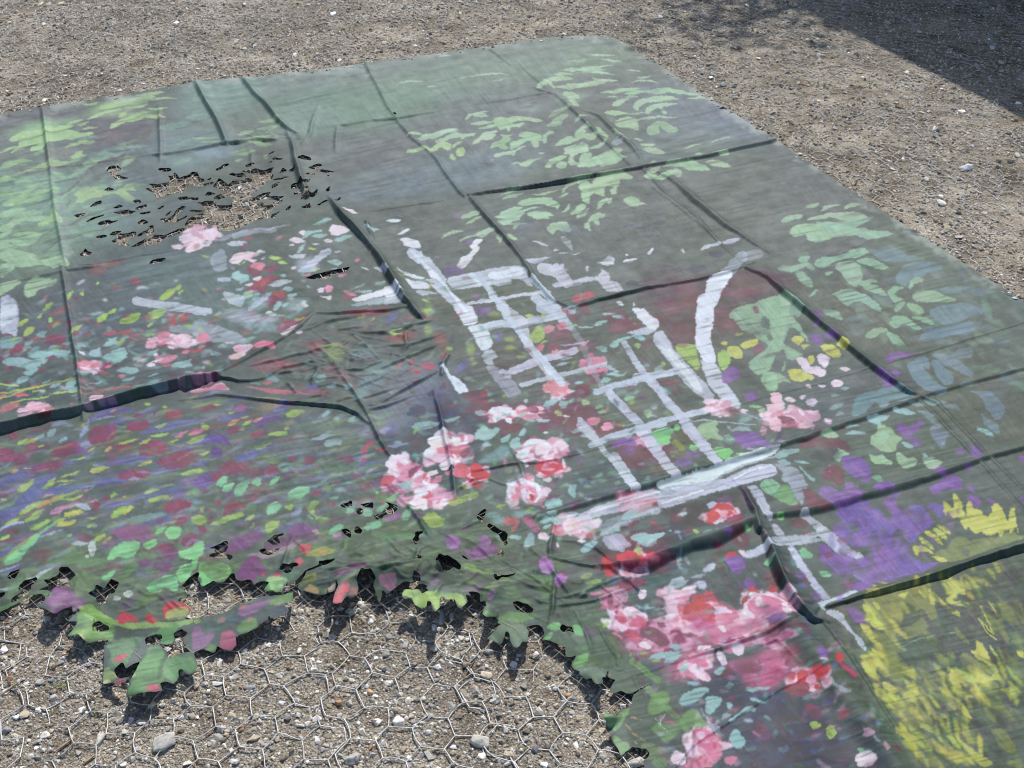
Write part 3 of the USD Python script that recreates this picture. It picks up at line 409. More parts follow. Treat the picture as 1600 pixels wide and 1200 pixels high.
LM p .8 -20,130 70,175 75,105 150,110 220,145 160,200 170,280 240,330 280,400 330,480 270,430 220,370 160,330 130,390 110,480 200,540 290,580 200,600 140,560 110,520 60,580 30,650 0,720 -20,640 40,500 20,400 0,320 20,280 -20,240|105,690 135,610 140,660 120,720|-20,860 -20,760 60,700 200,800 80,780 75,850
(148,184,150) p .8 200,620 150,600 110,520 160,540 260,580 220,600
BG p .85 660,1080 670,960 740,890 860,870 900,900 960,900 1040,920 960,930 920,1000 880,1010 850,930 790,990 740,1060|1080,640 1200,580 1260,600 1260,700 1200,650 1290,780 1420,850 1340,900 1240,860 1150,780 1100,720|1260,560 1400,560 1600,700 1600,760 1480,700 1360,640|1270,600 1340,620 1430,720 1460,790 1380,820 1300,720|1170,430 1300,370 1500,330 1600,300 1600,420 1400,420 1290,460 1200,480|1250,230 1330,200 1480,170 1600,190 1600,260 1480,330 1360,350 1300,280
(128,146,154) p .7 1400,560 1600,500 1600,600 1500,600|1480,830 1530,780 1600,800 1600,830
PU s .9 380,265,50,20,10 380,340,26,20,0 490,425,56,26,5 370,440,50,36,0 400,480,40,28,0 1040,580,100,26,0 960,610,40,24,0 880,725,44,26,10 930,770,46,34,40 940,815,40,20,0 990,720,40,30,40
YE p .95 180,450 200,430 260,425 295,460 250,480 240,505 210,480|245,510 260,490 340,495 300,520 290,545|400,510 440,490 510,495 560,530 570,590 520,610 470,575 430,545|525,490 560,462 630,460 640,520 600,540 560,510|150,690 240,680 290,710 380,750 330,780 300,770 270,800 200,780 165,750|305,590 340,580 365,590 360,640 330,650
PL p .95 210,610 240,588 290,600 330,640 330,670 400,660 450,690 455,730 410,750 350,720 300,720 260,680|385,570 430,562 480,595 470,650 450,680 410,655 390,620|550,680 600,672 650,690 620,712 580,700|285,820 310,805 345,822 320,845|380,822 420,803 465,815 430,838|488,800 510,775 560,775 590,800 560,830 510,825
PL p .85 15,880 50,865 115,885 110,920 130,960 125,1000 90,1012 60,990 30,920|125,915 160,895 215,925 215,945 150,940|235,910 265,883 300,895 270,930|298,950 320,925 375,920 385,960 340,990 310,975|0,970 40,965 60,1010 30,1030 -10,1015
PP p .95 90,1020 150,1000 190,990 240,985 265,1020 300,1015 350,1010 410,1040 405,1085 350,1100 300,1100 230,1100 200,1060 130,1050|280,1120 320,1090 370,1130 350,1165 300,1150|5,1120 40,1080 90,1085 115,1120 90,1170 60,1190 10,1150|420,1100 460,1070 510,1100 480,1140 450,1110
PL t .9 110,1030,190,1000,30 300,1030,400,1020,30 230,1000,280,1060,30 10,1110,100,1100,30 440,1080,500,1110,20
MG p .8 60,1060 100,1050 200,1080 230,1110 160,1130 90,1110|350,1160 480,1140 440,1180 360,1200
TL p .9 480,910 520,880 565,890 530,915|470,1000 540,965 600,960 540,1010 480,1020|515,1050 560,1020 610,1040 560,1060|560,840 600,825 640,840 600,860
TL p .7 770,1090 860,1070 900,1060 950,1080 900,1100 850,1130 790,1110|970,1010 1040,1000 1130,1020 1150,1045 1060,1050
TL t .7 1100,960,1220,980,30 1160,1010,1300,1060,30 1220,930,1340,970,40
LM p .85 850,1130 880,1145 950,1150 1010,1200 840,1200|430,1190 480,1160 540,1200
LG b .5 130,1130,30,10,-30 300,1130,24,10,30
PU s .9 1060,1170,60,30,20 1150,1160,40,30,30 1190,1110,24,20,0
@1280 600
PU s .9 540,15,40,22,-10 640,360,40,30,40 690,400,60,36,40 750,460,40,40,40 740,360,40,36,30 790,320,24,20,0 1100,530,38,22,-8 1230,540,50,50,30 1200,510,36,26,0 1160,650,26,18,0 940,690,60,34,30
BG p .85 255,270 260,150 320,85 440,60 520,30 640,20 760,110 640,160 550,130 510,200 470,190 430,120 360,200 300,270|860,340 900,330 990,380 1060,370 1000,400 970,510 920,480 870,410|1150,60 1250,70 1300,60 1400,120 1460,200 1430,270 1370,285 1300,190 1250,100|1260,230 1320,280 1400,320 1420,390 1350,380 1280,300
BG t .7 760,210,900,280,30 840,260,960,350,30 1000,180,1100,210,40 950,140,1000,200,40
(150,186,186) t .9 1230,340,1365,408,40 370,290,550,265,60 430,280,480,340,30 570,210,750,240,50 210,400,370,400,30 200,350,320,330,16 650,460,730,505,40 800,540,900,580,26
LG p .9 395,420 450,385 440,330 490,330 560,365 610,410 655,440 600,480 610,515 560,530 500,535 440,500 400,480|380,550 440,560 490,550 520,590 580,605 570,635 510,620 450,630 410,600|585,545 620,530 680,580 750,575 770,610 720,650 660,665 620,620|795,565 860,580 960,605 960,630 880,680 830,640|0,410 60,365 130,385 160,430 90,440 20,420|100,570 150,530 130,510 240,540 230,560 180,565 160,620 120,600
(160,200,164) p .6 450,390 560,400 520,470 440,460
BM t .7 410,720,500,770,50 1080,720,1110,770,16 290,800,310,830,20
MG p .9 0,440 80,430 180,450 240,490 250,530 200,520 120,510 60,530 0,500|20,700 80,640 150,635 205,690 190,770 170,800 90,750 40,750|150,350 215,350 200,380|0,880 50,930 100,1000 0,1000
(64,84,96) s .5 70,560,80,40,0
PU p .92 160,590 200,562 290,570 380,610 410,690 400,770 330,770 270,720 200,680|190,770 260,760 300,830 360,880 300,910 220,950 160,990 80,960 40,900 0,880 0,810 80,790 150,850 210,830|410,830 440,790 500,760 560,770 600,820 540,840 460,860|480,920 540,880 600,850 640,850 600,900 620,980 680,1030 760,1010 780,960 860,1000 880,1110 830,1140 760,1150 800,1200 680,1200 600,1120 560,1000
(122,100,178) p .92 110,1010 200,950 300,920 400,900 380,960 470,970 510,1050 590,1090 590,1190 500,1200 120,1200 100,1130 180,1080 140,1030|690,980 740,940 830,950 850,1000 780,1020 720,1010|835,950 900,930 980,940 1000,1000 950,1050 900,1000
PU p .92 860,810 900,780 950,770 1000,720 1070,700 1110,740 1115,830 1060,830 980,815 940,865 880,850|1155,800 1190,795 1225,850 1180,850|1150,870 1200,865 1260,900 1265,950 1220,970 1180,930|1305,890 1360,900 1415,930 1400,955 1340,930|1550,560 1600,550 1600,630|1560,890 1600,880 1600,940
(156,110,176) t .7 250,640,390,720,40 500,900,600,980,40 950,780,1110,820,20 640,1040,780,1100,40 200,840,330,880,30 300,960,480,1020,30
@1280 820
(122,98,172) p .92 100,0 870,-60 900,0 800,60 720,160 600,60 460,20 640,120 700,240 800,300 950,310 850,370 700,410 600,440 520,470 380,480 300,520 260,500 330,440 260,390 110,360 60,320 0,300 0,170 60,160 100,230 200,270 250,250 330,270 390,230 420,160 330,180 250,180 200,120 130,100
PU p .8 230,60 400,100 540,160 600,300 460,330 400,230 420,130|450,20 620,100 700,230 600,220|640,-20 760,60 830,40 760,0|270,460 360,450 400,500 310,525|0,170 50,160 100,210 60,250 0,240|100,260 200,270 230,350 150,390 100,350
(150,110,180) s .5 500,340,120,40,-10 620,180,80,50,0 350,120,80,40,0
GD p .9 220,20 300,0 310,60 260,70|580,120 600,30 680,60 700,120|320,230 380,170 420,220 370,250|250,270 330,270 290,250
(104,66,84) s .8 160,130,40,24,10 230,475,40,40,0 30,240,30,24,0
WL l90 .85 20,60 80,100 200,230 300,270
WG l40 .8 280,390 360,460
BM p .95 0,375 40,370 80,385 100,415 20,415
YO p .6 890,240 950,200 1010,160 1040,110 1100,90 1200,130 1290,100 1380,110 1480,60 1560,90 1600,100 1600,130 1400,190 1200,260 1020,310
GD p .8 1095,195 1150,190 1180,210 1160,270 1130,250 1110,220|1140,60 1220,80 1190,150 1150,120
YE p .95 770,95 800,90 880,150 900,200 870,190 800,140|815,60 850,45 920,80 960,140 960,165 900,120 850,90|880,30 920,20 1000,90 1005,130 960,110|900,-10 960,10 1030,60 1025,85 980,70|720,165 790,160 860,190 900,245 840,215 770,210 770,245 740,235|850,255 960,250 1005,290 960,310 920,295 900,270
YE p .95 960,-180 990,-190 1060,-110 1040,-240 1070,-240 1120,-160 1120,-110 1150,-50 1150,-180 1190,-190 1210,-120 1260,-120 1300,-60 1340,-80 1360,-170 1400,-170 1440,-110 1480,0 1490,-130 1530,-140 1560,100 1530,0 1500,90 1480,40 1440,60 1420,110 1390,60 1340,105 1300,90 1260,40 1240,80 1200,60 1160,10 1150,50 1120,0 1090,-60 1050,-40 1000,-100 990,-60
YO p .65 340,560 420,520 560,500 720,490 850,480 900,640 930,740 860,750 830,680 780,640 760,730 720,690 660,640 650,760 590,860 590,930 530,900 500,840 450,740 380,680 350,620
YE p .9 330,610 380,650 420,700 440,710 460,790 410,700 350,690|410,600 470,640 470,680 430,650|600,560 640,540 690,520 670,600 640,570|770,500 830,560 830,580 780,540|840,480 900,540 1000,640 1060,670 1105,690 1100,720 1060,715 960,650 910,600 900,640 870,610|960,440 1000,430 1060,450 1100,490 1150,520 1140,550 1070,550 1030,600 1170,605 1170,645 1080,640 1010,610 980,580 1050,540 1010,480
YE t .95 390,770,505,830,50 315,785,420,855,50 370,860,490,960,50 405,975,520,1055,44 320,1030,440,1150,70 400,1020,530,1130,60 330,1070,420,1200,50
(176,168,96) t .9 360,520,480,560,40 370,440,440,500,20 450,450,530,480,24 380,470,440,500,16
OL p .85 430,840 520,860 600,960 640,1010 700,1150 640,1200 500,1200 460,1130 440,1000|600,860 640,810 720,800 800,720 870,800 820,820 860,870 780,850 720,900 680,920|890,1020 940,1010 1000,1060 1010,990 1060,1010 1060,1100 980,1110 920,1090|1095,1040 1120,1005 1160,1010 1190,1100 1180,1130 1120,1090|1050,830 1070,800 1110,840 1180,950 1120,920
OL p .8 1250,640 1280,630 1340,720 1380,680 1400,640 1460,600 1520,640 1530,740 1500,800 1450,760 1400,760 1480,880 1480,940 1400,900 1330,800|1500,600 1560,590 1600,680 1600,800 1540,700|1490,900 1560,890 1600,960 1600,1050 1530,980|1380,950 1450,1000 1540,1060 1600,1090 1600,1200 1480,1150 1420,1050
YE l10 .9 1320,590 1380,690 1300,640 1260,640 1360,860 1240,740 1310,850 1380,900
YE p .9 1210,910 1250,920 1300,990 1330,1060 1270,1050 1230,1010 1190,1010 1185,985 1230,1000|1320,935 1420,1090 1370,1040 1320,960|1540,990 1570,970 1600,1000 1600,1050 1550,1030
(186,184,90) t .9 1110,1120,1280,1200,50 1190,1000,1380,1120,30 900,1170,1000,1200,50 1000,1120,1160,1200,60
(170,186,170) l7 .6 620,970 760,910 900,870 1060,850
@1180 960 3.81
YE p .9 620,65 650,65 700,110 690,120|675,55 720,60 765,85 755,105 710,90|690,150 750,180 750,200 720,190|690,215 730,220 775,255 760,275 720,255|625,255 660,250 720,300 780,330 720,315 700,340 670,315|670,310 740,370 690,350|750,430 770,400 820,430 855,465 800,475|900,430 940,405 985,430 970,455 920,455|775,470 840,510 850,535 800,500|780,520 850,580 800,560
YE p .9 1070,360 1100,360 1160,430 1150,340 1190,310 1240,380 1260,350 1300,400 1340,360 1400,380 1420,350 1480,370 1480,395 1380,405 1310,420 1270,410 1240,430 1210,400 1220,450 1180,440 1240,540 1300,640 1250,620 1200,560 1140,490 1070,440 1120,440 1080,400|1285,215 1330,225 1310,165 1340,170 1400,270 1380,275 1330,250 1290,240|1390,180 1470,300 1420,240|1550,215 1590,210 1600,260 1560,250
(190,186,92) p .85 905,480 960,490 1010,550 1080,590 1140,600 1130,630 1080,610 1060,660 1000,620 940,540|950,630 1010,650 1090,720 1040,710 1000,690|1190,590 1290,640 1250,660 1300,720 1330,775 1260,740 1230,680 1190,620|1170,700 1250,780 1310,820 1310,860 1240,810|1150,820 1240,840 1240,880 1180,914 1140,860|1300,810 1430,900 1350,914 1280,860|820,680 880,700 920,760 860,740 830,710
OL p .85 700,320 800,290 900,340 920,380 840,420 780,370|860,500 960,540 1000,620 960,690 900,680 820,560|1000,560 1080,640 1180,740 1200,800 1120,780 1040,700|1340,420 1430,400 1480,480 1460,540 1560,640 1500,640 1440,580 1430,660 1390,640 1350,560|1400,690 1480,690 1540,780 1560,830 1500,830 1440,780|1500,560 1560,570 1590,640 1540,620|1490,860 1600,900 1600,914 1500,914|1520,300 1600,330 1600,420 1540,350|1060,235 1100,240 1140,280 1150,220 1190,240 1190,300 1120,300 1070,270|1220,240 1250,235 1290,310 1260,320|1500,460 1560,430 1600,480 1560,500
OL t .8 950,380,1100,460,50 1040,470,1150,530,30 940,560,1060,640,40 1080,840,1200,914,60 1020,860,1140,900,70 960,320,1080,400,40 1240,700,1330,770,40 980,720,1080,790,50
MG p .8 690,390 730,385 750,410 720,425|720,490 760,495 740,515
PU p .7 560,10 610,0 660,40 620,70 580,40
RD p .95 250,370 290,340 310,350 300,400 270,420 245,400|330,345 370,330 410,350 440,330 435,355 400,360 410,385 370,390 350,370|340,430 365,420 395,440 370,455|480,240 510,235 530,280 490,290
(152,62,90) p .9 470,290 520,290 590,340 610,400 570,390 520,340|160,440 230,410 300,400 330,440 300,490 210,480
(190,80,120) s .8 110,290,60,60,20 60,400,60,40,0 150,350,40,30,0
(150,62,110) p .85 280,540 340,530 400,560 400,630 360,640 310,590|0,620 80,680 100,750 60,790 0,760
(84,74,96) s .6 380,640,80,60,30 120,600,100,40,20 260,760,120,40,10
LI b .9 360,660,32,22,15 450,700,28,40,0 
BM t .9 605,800,650,820,20
PL p .95 590,870 610,830 660,822 710,850 725,885 690,914 610,914
PP p .85 640,700 690,720 705,750 660,760 635,750|750,790 790,810 800,830 770,850
WG p .8 440,400 480,450 530,470 570,500 510,500 460,450|690,740 740,800 700,790|620,680 660,720 630,700
WH p .9 370,295 410,290 425,310 390,305
PU s .8 395,255,30,40,-20
RS s .7 520,610,40,30,0 200,230,60,40,0
BR l14 .5 170,700 280,860
@0 320
LG p .92 -10,530 0,480 60,460 130,470 110,510 60,540 0,580|-10,380 100,350 200,370 310,400 240,415 360,430 430,400 500,410 550,460 540,485 470,480 420,500 390,480 330,470 240,480 140,490 80,460 0,430|180,690 190,620 240,580 300,570 380,575 460,580 420,640 350,650 310,670 270,720 215,730|-10,620 60,600 180,600 130,640 80,670 40,690 -10,720
LG t .8 -10,200,120,150,60 60,160,240,60,60 100,240,330,230,50 80,280,260,290,40 -10,300,80,290,40 -20,340,110,320,30 0,90,200,40,50 140,120,420,100,40 -10,260,100,200,40
(112,104,106) l14 .5 240,360 240,320|280,310 340,240 410,200|350,370 440,310 560,270 700,210 860,180|550,160 700,80
(160,160,170) l70 .3 480,40 500,200 520,400
WL p .85 0,720 60,700 130,740 150,880 130,1040 60,1000 0,1010
WH p .6 0,760 110,740 140,860 120,900 60,930 0,980
LI t .95 335,825,415,765,36 295,880,335,845,30 140,945,220,890,40 190,1020,275,950,56 540,760,575,670,22 540,1030,640,940,30 755,910,850,850,50 840,850,915,810,26 935,915,1100,850,70 1130,880,1310,820,60 1250,740,1370,660,60 1370,660,1430,625,36 1395,700,1435,665,26 1150,950,1190,920,20 1395,880,1440,850,20 830,900,800,860,30
LI b .95 645,695,18,18,0 760,615,12,12,0 390,900,18,20,0
(150,100,104) s .7 470,830,90,26,-20 760,500,70,50,-10 880,460,80,26,-10 910,650,50,20,0 1160,885,40,26,0
(186,76,84) s .85 1060,600,36,22,0 1350,900,50,44,0 1440,890,36,32,0
WL l60 .75 1065,745 1250,780 1600,840
WG p .6 1300,960 1440,930 1600,970 1600,1010 1480,1010 1360,1000
RS p .85 800,1005 860,980 920,975 890,1000 1000,970 1040,980 1020,1005 940,1005 860,1020|1060,990 1120,990 1110,1015
RS t .8 930,1010,1090,1075,16 1010,1010,1140,1060,12 1000,1050,1040,1075,10
MR p .85 350,1070 400,1010 490,1010 520,1050 470,1090 380,1095|50,1160 90,1110 160,1090 200,1110 180,1150 100,1190|575,1000 610,990 620,1020 580,1030
TL p .9 -10,1040 80,1030 170,1030 180,1060 130,1080 100,1120 0,1130|270,1030 300,990 380,975 350,1010 370,1030 330,1040|180,1140 200,1070 270,1050 230,1090 240,1120|200,1200 260,1100 330,1110 300,1140 350,1150 420,1120 470,1160 540,1150 540,1180 470,1200|360,1130 400,1100 460,1095 440,1120|470,1090 520,1070 570,1080 540,1100
TP p .9 690,1165 720,1135 780,1120 770,1150 800,1180 750,1200 710,1185|860,1150 920,1120 980,1110 985,1160 1000,1180 960,1200 900,1190|800,1110 830,1070 860,1060 840,1045 930,1035 900,1060 930,1080 880,1090 860,1110
WL p .8 610,1150 660,1160 670,1190|630,1080 680,1110 650,1100
PK p .95 1220,1000 1260,985 1330,990 1335,1020 1280,1060 1230,1050|1240,1080 1290,1060 1320,1070 1270,1100|1540,1080 1590,1060 1600,1010 1560,1010 1530,1030|1410,1160 1440,1135 1490,1140 1460,1165 1430,1170|1530,1120 1600,1095 1600,1120 1560,1135|1180,1200 1270,1165 1370,1170 1400,1200
(240,170,186) p .95 1130,1090 1150,1050 1200,1040 1235,1065 1220,1110 1180,1125 1140,1115|1350,1060 1400,1020 1430,1015 1430,1050 1380,1100
PL p .95 1300,1100 1340,1080 1390,1090 1360,1130 1320,1125|1340,1050 1400,1015 1430,1010 1420,1040 1370,1060|1425,1045 1470,1040 1480,1065 1440,1075|1460,1105 1500,1075 1545,1085 1520,1105 1480,1115|1500,1010 1550,1000 1545,1030|1195,1160 1220,1150 1240,1170 1220,1185
@250 350 1
PL p .9 38,10 60,4 70,8 66,18 50,28 36,30 28,22|70,20 78,8 88,4 92,14 84,28 76,32|16,34 30,30 38,36 28,42
@300 320
(236,170,186) p .95 0,160 70,150 105,170 60,195 0,230|150,165 180,155 210,175 195,200 170,190
PL p .95 85,210 120,195 180,205 185,230 150,250 145,285 110,270 90,240|20,270 80,255 110,285 160,295 130,330 90,330 60,350 20,360 -30,380 -60,360 -20,310
PP p .8 -20,210 40,210 85,235 60,250 0,250|0,320 60,300 70,340 20,355
WL p .9 265,315 300,285 370,280 430,290 430,310 380,320 320,330
WG p .7 150,290 300,230 460,190 540,190 640,180 780,150 740,170 640,200 480,210 340,240 240,290|140,440 150,390 250,330 290,510 170,520
WL l40 .5 640,200 500,205 330,245
MR p .85 370,350 400,300 440,300 400,340|425,510 460,460 540,450 570,460 560,490 540,530 510,560 470,550|560,500 640,460 680,480 620,540 570,530|410,680 450,640 500,600 560,560 640,550 690,570 640,610 600,640 560,690 480,680|545,770 600,730 630,690 700,680 740,720 700,750 640,790 590,800|1160,740 1220,710 1300,715 1200,760|740,740 820,730 800,750
(186,84,90) s .7 680,700,50,24,0 540,610,60,30,-20 440,260,30,16,0
PK p .9 450,490 480,455 560,445 570,475 540,520 500,500|300,500 340,485 330,510|855,560 940,530 930,560|1130,560 1215,535 1200,560 1150,575|1180,690 1190,665 1300,710 1250,720|800,780 850,770 860,800 820,805|1265,435 1300,420 1310,445 1280,450|1375,370 1405,375 1390,390
(230,150,176) p .95 1040,650 1060,625 1100,640 1105,690 1050,695
PL p .95 290,440 320,390 370,370 400,375 460,355 500,380 450,410 400,420 370,450 330,465|440,440 470,420 515,430 480,455|1065,210 1090,165 1150,160 1200,180 1235,210 1190,235 1110,245|760,270 800,255 860,270 905,290 830,305 780,295|835,220 860,205 900,215 880,245 840,240|1030,280 1060,265 1110,285 1080,300 1040,298|930,310 960,300 1000,310 960,315|760,320 790,310 800,325 770,335|530,420 580,410 560,425|970,680 1000,655 1040,655 1030,690 990,695|990,715 1060,720 1100,720 1080,755 1040,735|470,580 540,555 550,580 500,610|410,630 480,610 470,640 430,645|840,760 900,755 890,790 920,800 880,820
PL p .9 760,500 800,480 820,500 780,515|1165,40 1200,30 1310,70 1280,85 1200,60
WH p .9 495,360 540,345 580,370 540,385|565,850 610,825 670,865 620,880
TP p .9 300,570 320,530 370,500 380,540 440,540 455,580 420,610 360,620 380,590 340,585|330,660 370,645 420,650 380,680|370,750 400,700 450,670 490,680 460,730 400,750|465,740 500,685 535,690 520,740 480,760|540,740 580,690 640,690 600,730|630,820 670,760 705,760 690,800 650,840|710,780 760,760 740,800 700,820|700,660 740,645 800,655 760,680|740,700 830,685 820,710 750,730|680,550 720,535 750,570 700,570
TP p .9 855,270 880,230 940,200 1020,195 1020,215 940,230 900,265|930,260 960,235 1050,230 1060,245 1000,270|1115,290 1110,265 1180,250 1250,235 1240,260 1170,285|820,385 830,360 850,320 900,290 880,330 850,380|1050,440 1120,420 1180,450 1140,480 1090,465|820,530 860,490 960,490 1010,500 950,525|1080,510 1150,485 1130,510|890,640 930,645 910,670|1230,670 1350,610 1340,630 1260,670|1420,630 1440,595 1520,600 1500,630|1250,690 1300,670 1420,660 1380,690|650,40 660,30|640,260 700,250|1340,160 1390,180 1480,205 1420,215 1370,200|940,160 1000,130 1050,100 1110,120 1040,150 960,165
TP s .6 800,790,100,50,-10 520,770,80,50,-20 560,960,160,40,10
LI p .95 595,405 640,390 705,410 690,430 620,430|670,445 700,435 755,465 720,475 680,465|900,350 930,335 980,345 950,360|390,450 410,435 430,440 400,460|340,460 370,450 380,470|700,590 720,590 720,610|500,390 530,380 520,400
WL p .85 760,390 900,390 870,430 800,430 740,390|900,460 960,410 1020,360 1070,340 1100,370 1060,400 1010,440 960,490 880,500|610,650 640,600 700,590 800,590 740,620 680,650|430,830 480,770 560,720 620,690 600,740 530,790 460,840|1100,360 1170,360 1110,380|595,640 640,595 620,640|1310,470 1400,520 1340,510|1410,490 1450,480 1520,510 1545,560 1480,530
WL s .7 360,860,120,40,0 520,900,180,30,0 900,470,90,50,-10
WH p .95 1245,745 1270,725 1400,680 1600,630 1600,690 1500,710 1380,740 1290,765
WG p .85 1240,785 1290,765 1500,715 1600,700 1600,775 1400,785 1260,795
WL p .8 245,720 250,680 300,690 350,700 420,730 400,800 300,790|190,580 230,560 300,570 310,600 260,610 210,600
WG p .7 -10,850 140,800 160,860 110,860|0,915 100,920 230,950 360,1010 430,1050 420,1090 200,1080 0,1050
WL l45 .8 -120,790 0,810 140,835
MR p .8 690,940 780,910 880,860 920,850 880,920 820,960 740,990 650,1000|850,1110 960,1080 1060,1060 1040,1090 900,1120|1160,850 1300,830 1500,810 1540,850 1440,890 1280,880
PL p .85 690,1020 760,970 840,950 800,1000 740,1050 700,1040|325,1120 350,1095 410,1100 460,1090 490,1110 440,1150 400,1170 330,1150|270,1200 340,1160 430,1160 400,1200|800,1010 880,995 840,1030
(230,120,146) p .95 480,1100 560,1070 620,1080 660,1120 640,1140 580,1135 500,1130
PK p .95 20,1050 60,1005 120,1000 145,1040 110,1080 50,1075|40,1125 70,1100 120,1105 90,1125
TP p .85 200,1120 230,1090 290,1095 260,1120|130,1165 170,1145 250,1165 200,1190
LI p .7 1280,890 1350,860 1380,880 1320,900|1390,920 1420,880 1440,900|1540,1020 1590,1000 1600,1040 1560,1040
BV p .7 1500,930 1550,870 1600,850 1600,900 1540,940
@600 260
WH p .95 10,425 60,410 130,405 120,445 60,440|105,540 150,500 200,490 170,525 120,545|120,570 170,555 270,590 300,640 240,645 160,620|245,695 290,660 310,700 295,725
WL l80 .9 220,680 330,750 400,840 450,900
WH p .95 560,790 600,710 660,690 690,650 660,640 720,565 785,570 750,600 720,630 760,630 690,720 640,790 600,810
PU p .85 470,860 480,790 560,770 590,800 650,820 640,840 560,845 510,875|630,600 640,580 700,560 700,580 660,610|660,790 700,770 710,790
(150,110,170) s .7 580,395,40,12,0 420,710,24,10,0 720,1015,40,20,0 770,1130,70,36,0
WL p .9 490,880 560,855 700,835 860,800 1000,780 1100,790 1130,870 1170,950 1120,930 1080,880 980,880 1010,920 880,935 820,930 740,945 620,970 540,960 500,930
WH p .95 800,860 830,830 950,820 1000,790 1080,800 1100,850 960,870 880,890|655,850 680,840 740,870 830,910 820,960 860,1000 890,1020 870,1060 820,1030 800,970 740,930 690,890
WL p .9 870,1060 900,1040 960,1060 980,1140 1010,1200 940,1200 910,1140 900,1100
WH p .95 900,1090 960,1080 970,1130 940,1200 920,1170
WL l26 .9 660,1075 900,1040 1100,1000 1290,990
WL l24 .8 530,960 640,950 740,940
WH p .95 335,820 370,815 430,860 450,895 400,880 350,850|90,790 150,830 230,850 330,870 290,890 200,870 130,840|355,925 400,930 470,970 530,1030 460,1000 400,960|155,880 220,900 330,910 380,950 330,970 220,970 190,930|0,940 60,930 110,950 150,1010 60,1020 0,1030|540,1090 580,1070 680,1090 720,1200 600,1200
WL p .85 380,930 450,900 500,960 640,1080 700,1110 560,1110 480,1050 430,990|240,980 360,985 440,1000 330,1020 260,1010|0,1030 120,1020 170,1060 60,1080 0,1090|0,810 40,860 0,850|300,890 400,880 420,930 340,905
WL p .9 1090,740 1180,720 1320,715 1220,750 1180,770 1120,760|1270,795 1350,755 1370,780 1410,760 1400,800 1460,815 1380,830 1300,830|1140,585 1200,590 1285,620 1250,625|1310,650 1380,655 1320,670|1350,680 1440,675 1400,690|1465,690 1560,670 1500,695|1570,790 1600,780 1600,820
WL l90 .85 1240,800 1360,830 1430,910
WL l44 .85 1340,930 1530,910|1540,900 1600,890
WL l70 .85 1180,1030 1300,1110 1380,1180
WL l50 .7 1290,1160 1480,1130
(200,190,190) t .6 1380,540,1470,660,50
LG p .9 440,575 480,530 560,505 640,505 540,530 470,560|585,600 600,570 660,550 730,535 760,500 830,480 870,500 820,530 760,560 720,550 650,570|625,460 660,430 740,390 770,400 700,440|590,420 640,370 720,345 760,370 660,400|1040,300 1060,260 1160,240 1300,240 1330,270 1380,300 1370,340 1320,320 1280,320 1240,295 1150,300 1100,310|900,370 920,345 1000,320 1100,315 1050,350 1110,330 1180,310 1220,315 1140,330 1090,370 1050,420 1000,435 960,470 920,470 880,420 940,410 860,400|1110,370 1160,350 1250,350 1340,380 1280,390 1290,420 1220,415 1150,400|1270,500 1290,450 1350,430 1430,430 1465,490 1450,525 1400,510 1350,500 1320,540|870,550 900,530 930,580 900,610|1390,220 1400,170 1450,120 1560,80 1600,80 1540,110 1500,140 1420,170 1410,200|1520,140 1600,100 1600,290 1560,280 1540,240 1560,180
LG t .9 1160,220,1370,185,16 910,220,1100,170,16 920,250,1100,210,24 1400,360,1450,280,24 1460,380,1560,300,34 1500,400,1600,330,30 1370,250,1450,210,16 960,460,1120,450,20 1050,440,1010,490,30 960,530,1040,580,40 1570,490,1600,440,40
LI p .85 285,1050 320,1045 380,1070 330,1085|305,1160 330,1120 370,1130 340,1170|1100,1170 1140,1150 1180,1160 1150,1190|1215,1170 1230,1140 1270,1135 1250,1180
LI s .8 860,1160,40,20,0
(110,124,140) s .5 1100,470,100,50,20 1450,500,80,40,0 720,70,60,30,0 290,150,40,24,0
RS b .9 1510,1040,44,30,0 1580,1020,36,28,0 1400,1140,40,20,10
MG s .8 1480,1180,80,30,10 1560,1120,50,40,0
@600 480
WH p .95 540,0 680,-10 720,60 735,135 620,155 590,70|655,155 740,140 790,135 830,220 855,300 800,330 770,350 720,280 680,200
WL p .85 760,360 830,320 870,350 895,390 850,400 860,450 790,450
WG p .75 790,455 850,450 900,470 940,540 1000,560 1040,620 1080,680 1000,700 970,720 930,650 850,560
WL p .85 930,530 980,510 1005,560 960,560|1090,740 1120,710 1130,740 1100,770
WH p .95 430,450 480,470 520,530 570,550 610,580 660,650 665,680 620,660 580,680 540,600 500,540 460,500
WL l60 .9 800,160 900,130 1010,130 1090,110
WL l60 .85 1080,130 1200,100 1330,70
WL l60 .9 1000,500 1130,450 1260,400 1490,340
WL l30 .8 910,500 980,510
WL l80 .8 920,0 990,60 1080,120 1100,200 1120,280 1160,340 1240,430 1310,540 1380,590
WH p .95 1060,240 1100,225 1130,240 1190,340 1140,340 1100,300|1245,460 1280,470 1360,540 1310,545 1270,520|910,0 970,0 975,70 950,85 925,40
WG p .8 1080,250 1140,260 1150,290 1100,290|1160,345 1210,350 1255,430 1220,450
WL l80 .8 1230,0 1330,30 1400,100 1440,160
DG p .8 990,170 1060,165 1100,210 1060,225 1020,210|850,420 900,395 980,410 1000,460 940,490 880,470
BV p .9 840,220 870,195 920,195 925,240 890,275 860,250|550,510 580,450 640,400 665,440 640,490 580,510
BV p .7 10,130 70,60 130,30 120,70 50,130|690,370 720,340 740,370
LI p .85 470,345 500,310 540,310 530,345|1130,220 1180,190 1190,150 1230,150 1270,180 1250,250 1190,280 1140,260|1215,290 1250,260 1290,270 1250,290|1100,70 1140,50 1175,65 1140,90|1215,80 1230,40 1270,35 1250,75|1470,145 1490,130 1520,145 1490,160
